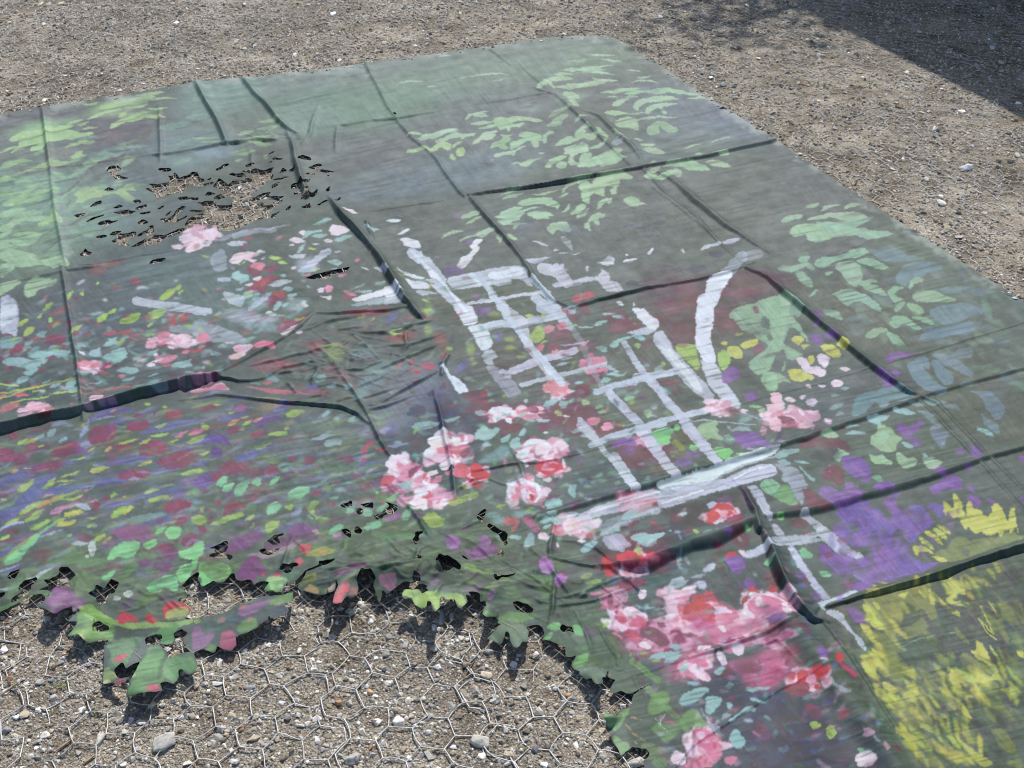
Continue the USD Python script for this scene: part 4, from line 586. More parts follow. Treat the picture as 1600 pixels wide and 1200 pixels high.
LI s .6 980,250,50,24,0 990,320,50,24,0 1070,390,40,16,0 680,330,30,40,0 350,190,36,40,0 340,40,50,40,0
(176,200,110) p .6 40,220 80,200 160,190 160,220 90,240
(160,90,90) s .6 180,240,80,40,-10 80,260,80,24,0 470,370,40,40,0 440,250,60,50,40
RS p .85 280,470 310,440 360,430 410,460 400,490 340,500|190,430 240,420 250,450 200,460|90,470 130,440 150,450 110,480|220,510 250,480 290,500 270,530
PK p .95 1240,160 1290,135 1335,150 1320,190 1270,210|1345,130 1400,110 1435,140 1420,170 1370,190|1175,310 1210,280 1265,300 1240,340 1190,340|1300,350 1330,320 1365,335 1340,365|1520,430 1550,405 1585,430 1550,450|1570,470 1600,465 1600,510
MG p .9 1280,220 1340,190 1420,170 1500,205 1440,240 1340,255|1260,310 1310,275 1380,290 1360,330 1290,345|1360,330 1420,300 1450,320 1400,340
PK p .95 1230,640 1260,610 1270,580 1320,565 1370,580 1380,610 1430,600 1440,640 1410,670 1460,670 1460,700 1410,690 1400,670 1350,660 1290,660 1250,670|1295,690 1340,670 1390,695 1340,710
TP p .9 1235,780 1260,740 1330,710 1370,715 1350,750 1280,780|1355,760 1390,725 1440,735 1430,780 1390,800|1430,740 1470,710 1500,715 1460,760|1475,660 1520,640 1580,655 1550,685 1500,680|1480,600 1520,580 1570,590 1530,605|1365,420 1420,390 1490,395 1440,410|1335,470 1380,440 1465,435 1400,460|1365,310 1430,290 1600,260 1600,275 1450,300
MG p .9 1380,700 1430,690 1500,650 1600,600 1600,680 1500,700 1450,720|590,680 680,650 760,645 815,670 800,740 820,760 740,770 650,730|1200,830 1300,830 1380,860 1480,830 1500,870 1450,900 1400,950 1380,910 1300,890 1220,870|900,920 1000,910 1090,920 1110,960 1060,990 960,1000 920,1030 900,980|1190,950 1250,900 1320,920 1280,960 1220,990|1480,780 1540,750 1560,800 1500,820|620,800 680,780 680,830 640,830
(164,64,92) p .8 740,660 800,650 815,690 780,710|760,740 800,730 825,745 800,765
WH p .95 820,810 850,780 920,780 960,790 1000,790 1010,830 960,830 910,825 880,845 830,840|845,870 875,855 885,880 870,910 850,900|935,880 970,865 1000,885 990,920 960,910
PK p .9 1020,800 1060,770 1120,780 1110,820 1060,850 1030,830|1075,880 1110,850 1200,840 1200,860 1150,880 1100,895
MR p .9 1110,800 1150,775 1210,785 1215,820 1160,840
(186,110,140) t .6 1120,800,1200,800,30 1100,860,1190,850,30
PL t .9 1030,800,1110,790,30 1240,985,1290,985,16 1400,850,1450,860,20
TP p .9 905,855 940,825 1000,830 970,855|870,880 900,860 920,875 890,900|1030,870 1060,840 1100,835 1100,860|1110,900 1140,880 1190,890 1160,910|1195,890 1250,875 1310,890 1260,910|1045,1010 1070,960 1110,945 1100,1000 1070,1020|695,1030 720,970 770,930 800,940 840,960 880,940 900,960 860,1000 830,1040 780,1060 750,1020 710,1050|915,1070 930,1020 990,1000 990,1030 940,1070|985,1080 1010,1040 1060,1020 1065,1070 1040,1120 990,1110|755,1090 790,1070 850,1075 820,1095|1450,980 1500,955 1560,950 1540,980 1480,990|1515,1020 1560,1000 1600,1000 1600,1025
LI p .8 1325,835 1340,800 1390,820 1390,850 1350,855|1535,740 1560,720 1600,740 1600,765 1550,765
TP p .8 205,940 250,900 330,890 440,900 430,930 340,950 280,960|460,890 520,870 590,850 600,870 560,890 480,910|695,820 760,800 800,810 770,850 720,850
DB p .75 430,640 440,600 480,575 495,610 460,640|330,680 360,650 400,640 390,690 350,700|180,850 200,780 260,750 330,790 320,840 250,860|380,830 390,780 450,770 500,740 560,780 580,830 530,870 450,870 420,840|410,690 470,670 520,680 500,710 430,710
BV p .6 10,960 60,920 120,910 100,960 40,1000
PK p .85 400,1110 480,1080 560,1050 600,1040 560,1100 520,1150 440,1140
(222,110,130) p .85 590,1080 660,1070 670,1120 680,1160 620,1180 570,1160
WH p .92 340,1060 350,1020 400,1010 440,1020 490,1010 560,1030 600,1040 560,1080 480,1080 420,1095 370,1100|305,1150 320,1110 370,1100 405,1130 390,1170 340,1185|1090,1090 1110,1060 1180,1040 1240,1035 1280,1065 1310,1120 1290,1130 1260,1080 1190,1080 1140,1105|1045,1170 1060,1130 1120,1110 1150,1130 1110,1180 1070,1190
PL p .9 1180,1110 1230,1080 1270,1090 1290,1150 1250,1190 1190,1170|1120,1170 1160,1140 1190,1180 1160,1200|1320,1130 1340,1070 1400,1055 1440,1080 1400,1130 1350,1160
PL p .9 45,1200 60,1160 100,1145 140,1160 180,1200
WL l60 .9 1530,920 1620,1010
@900 460
MG s .8 330,200,100,70,30 650,200,80,50,0 830,300,120,80,10 1140,160,60,36,0 1180,250,80,40,0 760,100,100,50,0 900,40,60,40,0
MG p .85 240,270 300,240 400,160 470,210 530,240 500,280 400,290 300,320|500,380 560,370 590,340 590,400 540,410|640,680 700,660 800,690 800,720 700,720|740,770 780,750 810,770 780,790|1380,420 1430,390 1480,420 1440,470 1390,460
TP p .92 195,165 230,150 320,150 280,165|270,170 320,160 370,175 390,200 340,195 290,190|135,240 160,220 250,210 220,235 160,250|10,260 80,255 140,250 100,270 40,270|410,330 470,315 530,330 550,360 510,365 460,350|145,410 200,400 250,420 240,450 200,455|250,400 330,350 400,330 440,340 360,370 300,420|215,560 270,560 350,610 310,615 250,590|230,630 280,610 360,630 400,605 390,630 340,645 270,645|190,680 220,655 285,660 260,690 200,705|450,560 490,545 550,580 500,575|610,580 650,580 690,600 650,615 625,640|0,690 30,680 70,690 30,705|-10,760 30,735 80,760 60,785 20,790|120,760 160,740 200,750 170,790 130,785
PK p .9 20,525 50,505 85,525 50,555|130,560 130,500 180,485 240,520 220,560 170,570|70,580 110,570 160,590 220,580 210,610 150,620 90,610|25,380 50,365 95,380 50,405
MG p .8 90,620 180,620 230,600 200,680 140,700 100,690|-10,720 60,700 110,710 120,770 60,820 0,800
WL p .9 375,310 480,270 570,255 640,260 620,300 560,320 470,320
WH p .95 435,115 470,105 530,120 580,170 640,200 655,240 620,290 560,260 520,230 480,180
WL p .92 600,330 640,290 680,280 720,350 750,390 760,430 800,460 900,590 1040,720 1010,700 1100,830 990,830 870,720 760,580 690,490 640,430 610,370
WH p .8 620,390 700,430 740,420 770,470 850,560 950,660 1000,770 940,760 830,620 720,500 650,430
WH p .97 960,0 1130,-30 1110,50 1080,120 1080,180 1065,260 1050,340 1080,440 1100,550 1000,540 960,460 930,400 930,330 940,250 930,190 945,100
WL p .95 960,500 1000,530 1100,550 1140,620 1160,690 1230,770 1290,870 1260,900 1170,850 1090,780 1030,710 1000,600
WL p .85 1150,700 1190,710 1250,820 1290,880 1230,880
LI p .95 775,420 800,385 890,395 930,390 950,480 970,570 940,605 880,540 820,490|1100,470 1130,440 1190,440 1210,480 1210,530 1170,590 1130,600 1110,530
YE p .95 1170,440 1200,405 1270,410 1310,460 1290,510 1230,500|1285,390 1350,360 1425,345 1425,380 1380,410 1310,430 1280,410|1130,385 1160,365 1195,370 1180,400 1150,405|1230,320 1270,310 1310,310 1280,340
LI p .8 655,545 680,525 705,545 685,570|455,400 470,380 510,395 490,425|440,230 470,225 480,240
(140,104,90) s .6 830,405,40,18,0
PU p .92 1135,680 1150,600 1200,560 1270,570 1280,640 1230,680 1170,705
PU s .9 1365,800,50,40,0
LM p .85 1195,190 1200,140 1270,100 1340,80 1400,70 1480,30 1600,0 1600,400 1560,420 1500,470 1560,480 1530,560 1480,620 1420,640 1340,560 1360,520 1420,480 1480,440 1500,400 1420,350 1360,300 1290,290 1260,240 1240,210|1440,660 1480,600 1560,620 1580,700 1540,755 1470,720|1480,330 1500,280 1540,300 1520,380
(120,72,94) p .8 1370,110 1400,90 1440,130 1430,160 1390,150
GD p .8 1440,200 1480,160 1520,220 1500,280 1450,260|1480,310 1510,290 1540,340 1510,380
WL l50 .9 170,760 300,720 460,690|460,650 600,640 800,600
WL l64 .85 260,780 380,900 520,1040 640,1200
WL l70 .85 560,650 620,720 720,850 840,980 1020,1200
WL l50 .9 120,1190 300,1110 500,1050 700,990 850,950 1000,920
WL l10 .7 360,1035 480,1010|870,1000 1000,990 1180,1010 1400,1030|1290,920 1390,970 1500,1000|1100,930 1280,940
WL p .85 30,1020 70,980 200,1140 120,1170 60,1080
PK p .95 85,990 110,965 180,965 190,1000 140,1030 100,1020
MG p .9 135,1050 180,1020 240,990 300,1000 370,1010 340,1060 280,1090 200,1110 160,1090
(236,160,180) p .97 190,1040 220,1005 270,1005 290,1040 260,1075 210,1070
PL p .95 985,850 1010,825 1080,825 1100,860 1050,870 1000,870|990,900 1030,880 1075,890 1060,920 1000,920|1260,910 1290,895 1350,910 1310,935 1270,930|1080,940 1120,920 1150,950 1120,980
PP p .92 1120,870 1160,835 1220,840 1210,880 1190,920 1150,900|1430,1060 1460,1035 1490,1060 1490,1100 1450,1110
(236,180,200) p .95 1505,1020 1530,985 1600,975 1600,1080 1560,1085 1510,1050|1515,810 1540,770 1600,770 1600,900 1540,930 1490,900 1480,870 1540,870
MG s .8 1230,920,60,30,0
LM p .9 955,1060 980,1010 1060,1000 1120,1000 1090,1050 1130,1080 1060,1120 1020,1150 970,1100|1330,880 1390,865 1450,880 1490,930 1440,930 1400,900|525,930 540,900 590,900 600,950 560,975|375,810 400,790 470,805 430,850 380,840|35,850 60,820 110,840 80,860 50,870|135,890 200,860 220,880 170,900|160,915 220,900 250,935 200,940
BM p .95 590,1090 640,1060 720,1050 760,1060 760,1090 720,1110 740,1150 700,1180 650,1180|755,1055 780,1030 820,1040 800,1070 770,1075|870,1190 910,1180 960,1200
WG p .7 1190,1080 1260,1040 1340,1050 1400,1090 1300,1070
PU p .85 1200,1100 1300,1090 1400,1080 1470,1150 1440,1200 1280,1200|270,1200 290,1150 360,1130 460,1140 490,1200
TL s .6 1200,1140,60,30,0 1330,960,50,30,0
@960 660
PU p .88 0,160 80,130 140,130 180,170 120,190 40,190|930,100 1000,90 1060,110 1120,90 1170,150 1240,200 1190,225 1110,190 1060,240 1020,200 960,160
(122,64,98) p .9 20,200 80,180 160,190 220,200 260,240 230,280 200,320 240,330 200,380 140,360 90,370 60,310 30,260
PU s .7 110,230,50,30,0 620,250,50,24,0 540,320,60,40,0
LM p .85 650,40 720,20 800,30 790,80 830,110 870,150 760,140 690,110 660,80|840,110 900,100 950,140 900,160
(128,206,120) p .95 290,80 340,70 420,90 460,70 440,110 440,180 370,185 330,140|460,60 490,30 520,45 490,80|580,200 610,180 660,195 640,225 600,240|770,210 820,200 900,215 940,240 900,270 910,310 860,320 830,280 780,240|945,260 980,248 1020,265 990,280 960,278|420,255 450,230 490,250 470,275 440,275|1440,1010 1480,990 1530,1020 1550,1065 1500,1075 1460,1050|1160,1105 1190,1075 1240,1090 1220,1120 1180,1125|1010,835 1040,825 1070,845 1030,860|1260,760 1270,725 1310,725 1325,760 1290,780
(150,160,60) p .7 440,170 480,140 540,180 560,220 520,240 480,210
(100,96,64) s .6 540,130,60,40,30 480,260,50,20,0 370,390,120,40,0
WL l80 .9 0,280 60,370 130,480 160,540
WL l84 .9 210,80 300,190 380,300 480,430
WL l76 .9 540,0 620,110 720,220 800,320
WL l50 .9 0,120 180,60 380,20
WG p .75 1020,190 1080,230 1180,230 1120,250 1050,240|870,20 920,60 880,60
WH p .96 300,500 460,450 620,400 800,350 940,290 1100,240 1220,210 1300,190 1280,230 1180,290 1060,330 940,370 820,430 780,470 700,470 560,510 460,540 380,550
WL p .95 340,560 540,510 700,470 860,450 960,400 1100,340 1230,330 1280,380 1260,420 1100,460 980,500 900,520 760,560 640,600 480,660 350,690 330,640
WG l16 .9 860,410 1000,340 1260,270|920,460 1060,390 1200,340|400,520 540,500 600,500|340,660 480,610 640,560 860,490
WG l24 .7 600,480 700,520 840,430|520,570 660,540
WH l14 .95 930,450 1060,380 1220,345|370,650 520,590 700,540
WG p .8 330,560 420,500 460,540 520,550 380,590
TP p .9 1240,260 1320,220 1440,210 1450,240 1380,245 1320,290 1270,290|1260,310 1320,290 1390,330 1340,350 1290,340|1400,300 1460,295 1540,330 1480,330 1430,320|1430,340 1480,360 1520,420 1570,440 1560,470 1510,440 1470,390|1290,440 1340,430 1380,460 1330,480
WG p .85 1230,320 1340,350 1420,360 1480,430 1510,510 1480,600 1470,680 1420,600 1370,500 1300,420 1330,400
MG p .9 1460,530 1510,515 1580,560 1600,590 1600,700 1480,680 1500,620|1360,690 1400,650 1450,660 1470,700 1390,710|1430,190 1500,140 1600,110 1600,190 1500,220
BM p .92 1130,490 1170,450 1240,450 1300,490 1270,560 1220,580 1160,550
(118,172,116) p .85 1220,580 1270,560 1300,490 1370,500 1410,590 1440,650 1380,670 1300,620
WL p .9 1030,500 1100,490 1150,540 1200,640 1240,740 1220,785 1170,740 1120,650 1080,570|700,650 780,620 810,640 750,690
WG l20 .6 1080,540 1150,640 1210,760
(118,86,120) p .85 780,610 860,580 930,590 900,640 830,630|1000,520 1010,560 1050,640 1120,720 1080,700 1010,620 980,560
MG p .8 880,860 960,820 1060,880 1060,960 1000,1000 930,960|1380,780 1480,740 1530,790 1480,850 1400,830|420,740 520,700 580,700 540,760 470,800|270,830 300,800 390,840 350,870 290,860|540,850 600,830 600,900 550,890|90,810 140,760 190,800 140,840|760,970 850,950 860,990 780,1000|1450,880 1530,850 1560,870 1490,900
(222,70,90) p .96 20,650 60,620 110,640 90,590 140,565 240,570 320,610 320,640 260,650 240,680 190,650 140,640 90,680 40,680|180,720 240,690 270,710 200,740|265,795 300,785 340,795 300,805
RD p .96 705,770 760,675 800,700 835,760 780,800 780,835 730,810|810,670 840,635 890,650 950,700 930,715 880,690 850,700|860,1040 900,1010 940,1015 965,1040 900,1070 865,1060|870,770 890,740 910,760 890,790
(232,150,166) p .9 820,700 850,690 900,700 870,750 830,780|100,660 150,640 200,680 190,720 130,700 60,720 50,690
WH p .9 270,720 310,680 350,690 355,730 300,740|760,800 800,790 820,800 780,835|880,690 930,700 950,720 900,700
MR p .85 860,790 900,750 970,720 1010,740 1020,800 940,830 880,820|280,680 320,650 350,680 300,690
TP p .9 50,770 80,720 160,710 170,740 130,780 80,795|215,745 240,730 270,745 240,755|490,730 530,710 580,710 540,750 500,750|110,920 160,890 230,870 270,900 380,880 390,910 340,940 320,980 280,1020 220,1010 180,950|0,840 40,830 50,870 0,880|415,860 440,850 450,870 430,875
(140,170,90) p .7 160,980 200,1010 210,1090 170,1060|600,850 650,880 650,930 610,900
PU p .85 840,860 870,850 920,880 900,910 870,920 840,900|860,1080 900,1070 980,1060 1020,1110 1020,1160 980,1190 920,1180 890,1120
WL p .85 1210,810 1270,795 1330,890 1360,920 1300,930|1220,920 1340,890 1460,890 1600,840 1600,900 1500,940 1400,970 1260,975 1220,960|1340,990 1400,985 1550,1200 1460,1200
WL p .85 1040,1000 1120,990 1200,930 1220,970 1150,1020 1060,1070 1020,1030
WG p .8 680,1170 720,1130 790,1110 790,1140 730,1175|960,1010 1000,1000 1050,1050 1020,1080
WL l60 .7 1480,730 1600,830
WL l44 .6 -20,920 60,1020
(106,92,86) l36 .6 800,1020 840,1120 860,1200
DB p .5 420,760 520,830 560,980 500,960 440,860
WG t .6 500,900,520,970,20 480,1060,530,1100,30
@1080 840
WL p .9 600,40 640,90 680,70 760,60 960,20 1060,0 1020,30 860,70 700,85 560,130 440,180 420,150 500,90
WL p .92 735,90 800,80 880,200 960,330 1040,420 1090,480 1040,500 1000,480 900,330
WL p .93 980,520 1080,490 1180,460 1260,420 1310,430 1240,470 1120,510 1030,550 1060,590 1010,560
WL p .9 1040,590 1100,570 1180,600 1200,650 1260,740 1340,800 1370,880 1350,900 1300,840 1280,780 1220,740 1180,680 1100,630
WL l70 .8 1050,0 1180,130 1290,170
PL p .9 355,105 400,95 440,130 440,170 400,150|80,1120 60,1090 20,1080 40,1040 0,1010 0,960 60,1010 130,1060 160,1110 130,1130|310,860 350,825 410,850 415,900 370,930 330,910|190,900 240,890 260,940 285,990 250,1010 210,960|40,880 70,845 130,840 160,870 100,890 50,900
(232,130,160) p .88 20,930 60,890 110,890 100,930 140,1000 110,1020 60,1010 20,960
PU p .85 250,160 310,150 370,140 420,180 430,240 380,300 330,290 280,220|415,340 440,315 510,370 500,400 430,400|990,60 1040,50 1080,90 1090,130 1170,120 1240,150 1300,180 1360,150 1420,140 1600,0 1600,300 1500,330 1420,380 1380,420 1310,430 1270,380 1370,350 1270,290 1180,310 1120,280 1100,220 1030,220 1000,150
PU s .8 850,310,36,40,0 970,470,40,30,20 1290,620,90,40,40
MR p .7 1030,130 1090,120 1110,160 1060,180|1190,380 1230,350 1280,360 1240,410|1130,20 1180,10 1220,40 1170,60
BM p .97 840,110 870,88 930,120 950,170 890,180 860,160|995,275 1030,270 1080,290 1100,318 1010,315|560,205 590,175 640,185 640,215 590,222
WG p .75 80,260 130,220 190,205 195,240 130,270|30,360 70,340 120,380 120,410 70,410|0,320 40,290 130,290 60,330
(104,92,86) l46 .6 180,150 240,280 300,420 340,520
RD p .97 -10,460 60,450 95,470 90,530 160,530 200,580 140,570 80,560 40,590 -10,560|440,400 480,380 545,430 500,445 450,430|390,490 410,465 440,480 430,520 400,525|600,380 620,365 680,400 680,420 640,440 610,420|100,640 140,630 170,650 150,690 90,680|0,630 40,620 60,650 10,660|820,1080 850,1040 890,1045 895,1100 860,1140|930,1040 980,1025 1060,1060 1070,1040 1080,1060 1040,1110 980,1110|945,1170 970,1150 1010,1170 980,1195|1110,960 1130,905 1170,915 1195,970 1150,1000
(222,124,156) p .9 180,600 240,560 320,560 370,610 380,650 340,640 300,690 240,660 200,640|90,760 130,710 200,700 250,740 300,770 260,830 160,820 110,800|300,700 400,690 490,720 470,750 380,780 300,760|430,530 480,470 560,450 640,460 720,530 740,620 680,640 620,600 560,610 500,640 440,600
(206,110,150) s .8 620,580,90,60,0 200,700,120,50,0 60,680,80,60,0 640,960,80,60,0 560,1080,80,40,0
PL p .95 375,500 390,440 440,425 440,460 400,490 390,540|420,560 460,580 500,620 490,650 440,620|490,530 500,480 540,470 560,510 520,560|550,450 600,420 640,450 700,480 760,530 740,560 690,500 620,470|700,550 740,540 760,600 740,650 710,620|190,690 240,680 280,730 260,750|180,600 210,560 280,560 330,590 250,590|300,800 340,780 400,770 370,800
(176,80,120) s .7 470,690,90,40,-10 100,830,120,60,-20 380,1000,110,50,0
MG s .7 640,740,100,40,-10 820,720,90,40,0 620,330,60,50,30 470,1020,80,40,0 250,1060,60,50,0
(196,90,110) p .85 1110,970 1160,990 1200,1010 1300,1080 1280,1110 1210,1060 1140,1010
PU s .8 1020,930,50,40,40 660,660,60,24,0
TL p .85 180,1050 210,1015 260,1010 240,1060 200,1080|400,1185 440,1165 540,1160 640,1170 560,1190|0,1150 60,1120 80,1160 20,1165|260,1160 300,1120 335,1150 290,1180
@840 780
PL p .95 200,240 240,200 290,180 320,150 370,140 430,160 440,230 400,260 350,270 320,310 280,320 250,320 220,290|0,300 40,285 80,300 100,350 60,355 20,330|300,360 330,335 385,345 340,370|140,375 160,365 175,385 155,405|780,770 800,720 850,715 860,760 820,800|665,880 700,850 760,855 820,890 820,920 760,910 720,940 680,920|550,910 600,900 640,930 620,960 650,990 700,1000 710,1030 670,1040 620,1000 570,950|785,1140 830,1110 880,1140 890,1175 830,1170|1240,1170 1280,1140 1350,1165 1280,1190|990,920 1020,890 1070,890 1080,930 1030,945|1370,910 1400,860 1480,855 1530,890 1480,880 1420,890
(230,140,156) p .9 110,280 150,250 200,250 210,290 170,320 120,310|430,560 470,555 500,580 450,600
RD p .9 600,480 640,450 700,440 770,470 810,520 790,560 740,590 680,570 640,540|490,490 540,470 580,540 600,600 560,640 520,600
MR p .85 650,520 760,500 800,540 780,580 680,580|600,700 660,640 760,620 860,640 840,680 740,720 680,740
PK p .92 395,770 440,745 540,720 620,690 640,700 560,740 480,765 420,780|510,820 540,805 555,840 530,850|560,1050 620,1050 670,1100 640,1100
(214,90,120) p .85 590,940 640,920 700,940 690,990 640,980|700,1000 760,930 840,930 860,980 820,1010 760,1010|660,1040 740,1020 780,1060 830,1100 740,1110 690,1080
MG p .85 800,1020 900,1000 1000,1060 1040,1130 960,1160 880,1110 800,1060|920,980 980,960 1010,1000 960,1010|940,60 1010,100 1020,130|1040,140 1110,120 1180,180 1110,200|690,210 760,170 810,200 740,230|870,230 940,220 1000,260 920,270
PP p .8 580,700 620,720 700,720 720,790 660,790 600,760|620,800 690,850 660,850
TP p .9 645,170 680,120 760,110 780,140 730,180 680,195|330,420 350,380 410,345 475,345 450,380 400,430 350,440|710,320 760,290 830,280 870,300 980,280 1000,300 940,340 900,380 850,400 790,370|110,210 150,175 205,185 190,210 140,225|30,260 60,230 115,225 90,260 50,270|60,80 100,30 180,20 200,70 120,90 80,100|0,210 60,170 140,150 110,180 40,210|50,150 110,120 170,130 110,160|460,300 560,240 650,230 620,270 520,300
TP t .7 480,270,640,240,30 820,840,990,860,20 760,830,830,860,20
WL p .75 480,300 600,280 660,300 740,390 680,410 580,440|1010,700 1040,640 1130,605 1140,650 1190,640 1120,690 1030,725|1280,580 1330,530 1390,510 1390,550 1320,580|400,100 480,60 560,110 520,140 440,130|210,140 290,120 330,140 260,180|1220,650 1320,650 1310,710 1260,710
WG t .7 1150,470,1190,520,30 1090,480,1130,560,30 1000,840,980,870,20
LI p .7 330,640 370,605 430,610 420,640 360,645|360,690 420,660 480,640 500,670 440,700 380,720|780,400 820,440 800,500 760,470|1200,250 1250,270 1260,310 1220,300|80,1000 120,980 180,980 170,1010 110,1040|490,1000 540,960 560,990 510,1020
(178,110,170) p .8 0,500 60,470 120,520 130,560 60,560|130,640 180,610 240,640 200,680 150,680
(84,100,84) s .6 200,700,180,60,-10 150,900,120,80,30 420,560,80,40,0
(110,72,90) s .6 920,420,120,50,-10 960,560,80,40,0
@900 960
TP p .95 555,360 600,315 700,290 830,290 790,320 700,340|680,380 700,340 760,320 830,310 800,350 740,390|800,670 850,610 940,575 1020,575 1050,600 980,650 920,700 840,720 800,700|1005,690 1020,645 1080,630 1140,650 1140,690 1090,740 1050,790 1010,760|1165,690 1220,685 1230,710 1190,750|1200,990 1210,920 1250,880 1280,910 1290,950 1330,980 1320,1030 1260,1060 1220,1030|860,540 900,515 980,545 940,560|800,440 840,400 880,400 850,460|1080,460 1110,420 1170,410 1130,470 1100,480|1300,590 1400,560 1540,580 1400,590|1350,660 1390,635 1440,670 1500,690 1450,700|1180,830 1240,800 1300,740 1340,710 1400,720 1415,760 1350,750 1280,790 1210,850|720,250 780,230 840,260 780,290|1310,580 1420,580 1380,610
PL p .95 485,240 510,215 560,220 595,270 540,275|735,1110 770,1070 830,1080 870,1120 850,1170 800,1190 750,1160|865,1050 900,1030 950,1040 940,1090 900,1105|940,265 960,245 1040,245 1060,260 980,285|1210,260 1240,225 1300,230 1320,280 1280,330 1230,300|1090,300 1130,290 1160,330 1185,380 1150,410 1110,360|865,420 900,400 950,420 1000,470 1060,510 1010,525 950,500
(228,124,156) p .92 860,350 920,310 980,310 1010,350 1040,400 1000,420 950,390 900,390|900,940 930,890 1000,885 1050,920 1090,960 1060,990 1110,1000 1150,1030 1130,1090 1080,1140 1030,1100 1010,1050 960,1020 920,1020|1155,1130 1180,1105 1250,1105 1260,1150 1210,1180 1165,1165|830,1200 880,1160 960,1110 1010,1100 1080,1150 1060,1200
PL p .7 920,960 960,920 1010,920 1000,980 950,990|990,1000 1030,980 1050,1000
(220,76,110) p .7 900,930 940,895 1000,890 960,920|1060,1000 1110,1010 1080,1060|920,1150 980,1100 990,1120 930,1170
LI p .6 590,370 640,350 680,380 620,380|480,290 530,280 570,310 510,320|400,260 440,320 420,340
(126,168,100) p .7 540,780 600,620 700,600 740,660 700,740 640,790|580,880 640,850 700,870 800,850 830,900 760,960 700,1030 660,960 600,930|800,820 880,740 940,740 1010,840 1030,890 920,880 840,900
(126,168,100) l50 .6 440,370 540,450 640,520 |560,580 700,720 860,900
(150,184,120) p .85 205,810 230,780 330,810 345,765 430,740 400,800 360,840 340,900 300,930 230,870|270,960 320,960 380,1000 440,1040 390,1075 345,1110 330,1060
(126,150,110) p .7 500,1010 600,1010 680,1060 640,1120 560,1150 520,1130|600,1130 700,1110 720,1200 600,1200
(216,170,120) t .7 410,810,520,840,12 370,850,440,920,12 420,930,490,970,16 490,960,550,1000,10 440,990,480,1020,12
(200,200,190) l5 .8 620,820 660,880 720,920|700,780 640,880
(118,150,100) t .6 20,380,100,310,40 60,390,200,370,40 330,310,360,380,24 160,100,210,80,30 0,150,60,180,40
(86,70,90) p .6 1330,920 1400,860 1500,900 1560,960 1480,1040 1380,1010
WL p .6 960,720 1010,780 1110,930 1100,950 1000,800|1050,860 1090,850 1130,900 1100,940|1130,830 1160,760 1220,770 1180,810
(72,84,112) s .5 1560,700,80,80,0 1520,1130,120,40,0 1420,980,80,60,0
@300 540
(226,170,186) p .92 -20,380 0,350 140,330 230,285 260,310 300,350 200,345 100,360|320,20 350,0 410,10 400,50 350,60|280,100 330,70 400,60 380,110 330,120
(140,80,100) p .85 0,260 30,220 120,200 190,230 220,280 150,320 60,340 0,350
PP p .8 10,270 60,240 90,290 40,330|100,260 140,250 180,290 130,310
(210,110,130) p .8 -30,380 80,350 230,300 290,340 180,350 60,380|540,300 600,280 640,300 580,320|380,320 560,340 800,360 900,380 1000,390 800,390 600,370
RS s .5 620,170,140,50,0 760,160,80,30,0 980,40,60,30,0 950,370,120,24,10
(150,110,120) s .5 1120,230,110,40,20 1200,290,60,40,40 600,120,90,30,0
BV p .8 880,350 920,310 980,310 990,340 940,360|820,390 880,370 900,370 860,395
TL p .7 440,300 480,290 560,310 500,310|560,260 620,230 700,280 640,300|1040,330 1100,300 1140,320 1090,350|930,270 1040,240 1060,280 960,300|1170,310 1240,310 1260,350 1200,360
TL s .5 1450,200,140,60,-20 1350,90,100,50,0 1400,300,120,50,-20 1330,400,60,40,0
(150,170,110) s .6 1120,80,70,60,0 1050,30,60,20,0 1130,20,40,20,0
BG p .6 1010,570 1040,520 1100,490 1080,540 1020,575|1090,590 1110,550 1180,530 1230,570 1280,540 1330,570 1260,600 1210,600 1150,580
TP p .8 1000,570 1030,530 1080,500 1070,540|1100,580 1120,550 1160,560 1150,590|1220,600 1230,560 1280,550 1260,600|910,750 960,720 1050,690 1140,690 1050,720 980,740|1030,770 1050,730 1120,720 1180,740 1160,790 1130,770 1100,780 1050,790
(112,126,120) s .8 950,620,200,60,0 850,800,150,60,0 1200,700,120,60,0
MR p .9 870,890 900,865 970,870 960,910 900,930|750,860 790,850 810,880 780,910|1165,880 1220,865 1275,890 1260,920 1200,915|560,990 580,955 640,945 690,970 670,1010 590,1025|1250,1030 1290,1000 1330,1010 1280,1040|1105,1070 1130,1055 1150,1080 1120,1095
(196,76,104) p .85 1310,840 1350,770 1420,740 1420,770 1370,800 1370,850 1330,860|1320,900 1340,870 1370,890 1350,920|1420,800 1480,800 1530,830 1440,820|1480,1090 1490,1040 1540,1010 1590,1030 1560,1080 1520,1115
MR s .85 340,960,120,50,-5 180,1030,90,40,-15 500,990,60,30,-10 330,660,50,26,-10 510,690,60,26,-20 120,490,90,26,-10
(178,90,130) t .85 330,500,430,480,50 -20,700,100,660,60 380,570,500,590,20
BV t .8 200,580,440,510,50 -20,800,240,740,60 420,840,760,790,50 640,520,760,440,100 -20,960,150,910,50 0,1110,180,1080,50 330,900,520,830,60
(104,80,150) p .85 120,720 180,690 280,710 320,770 250,780 150,760|140,830 180,780 250,820 220,880 150,890|460,600 560,540 640,530 720,570 620,600 540,640|0,1060 100,1010 180,1030 100,1080
LI p .85 -20,760 0,730 80,690 130,690 100,730 30,750|60,640 100,615 135,635 100,665|450,810 540,770 630,760 600,790 500,820|720,550 780,500 880,500 880,520 800,570|590,690 650,660 760,670 740,700 640,710|150,465 190,450 240,465 190,475|370,560 450,540 420,570|380,620 440,580 470,590 420,630|270,530 300,510 340,510 300,540|0,1000 30,960 90,970 60,1000|70,860 130,820 130,840 90,870
YE t .7 720,650,760,640,30 60,860,130,830,20 480,420,720,430,10
OR p .85 270,620 310,580 380,570 350,600 300,630|470,580 550,550 560,570 490,600
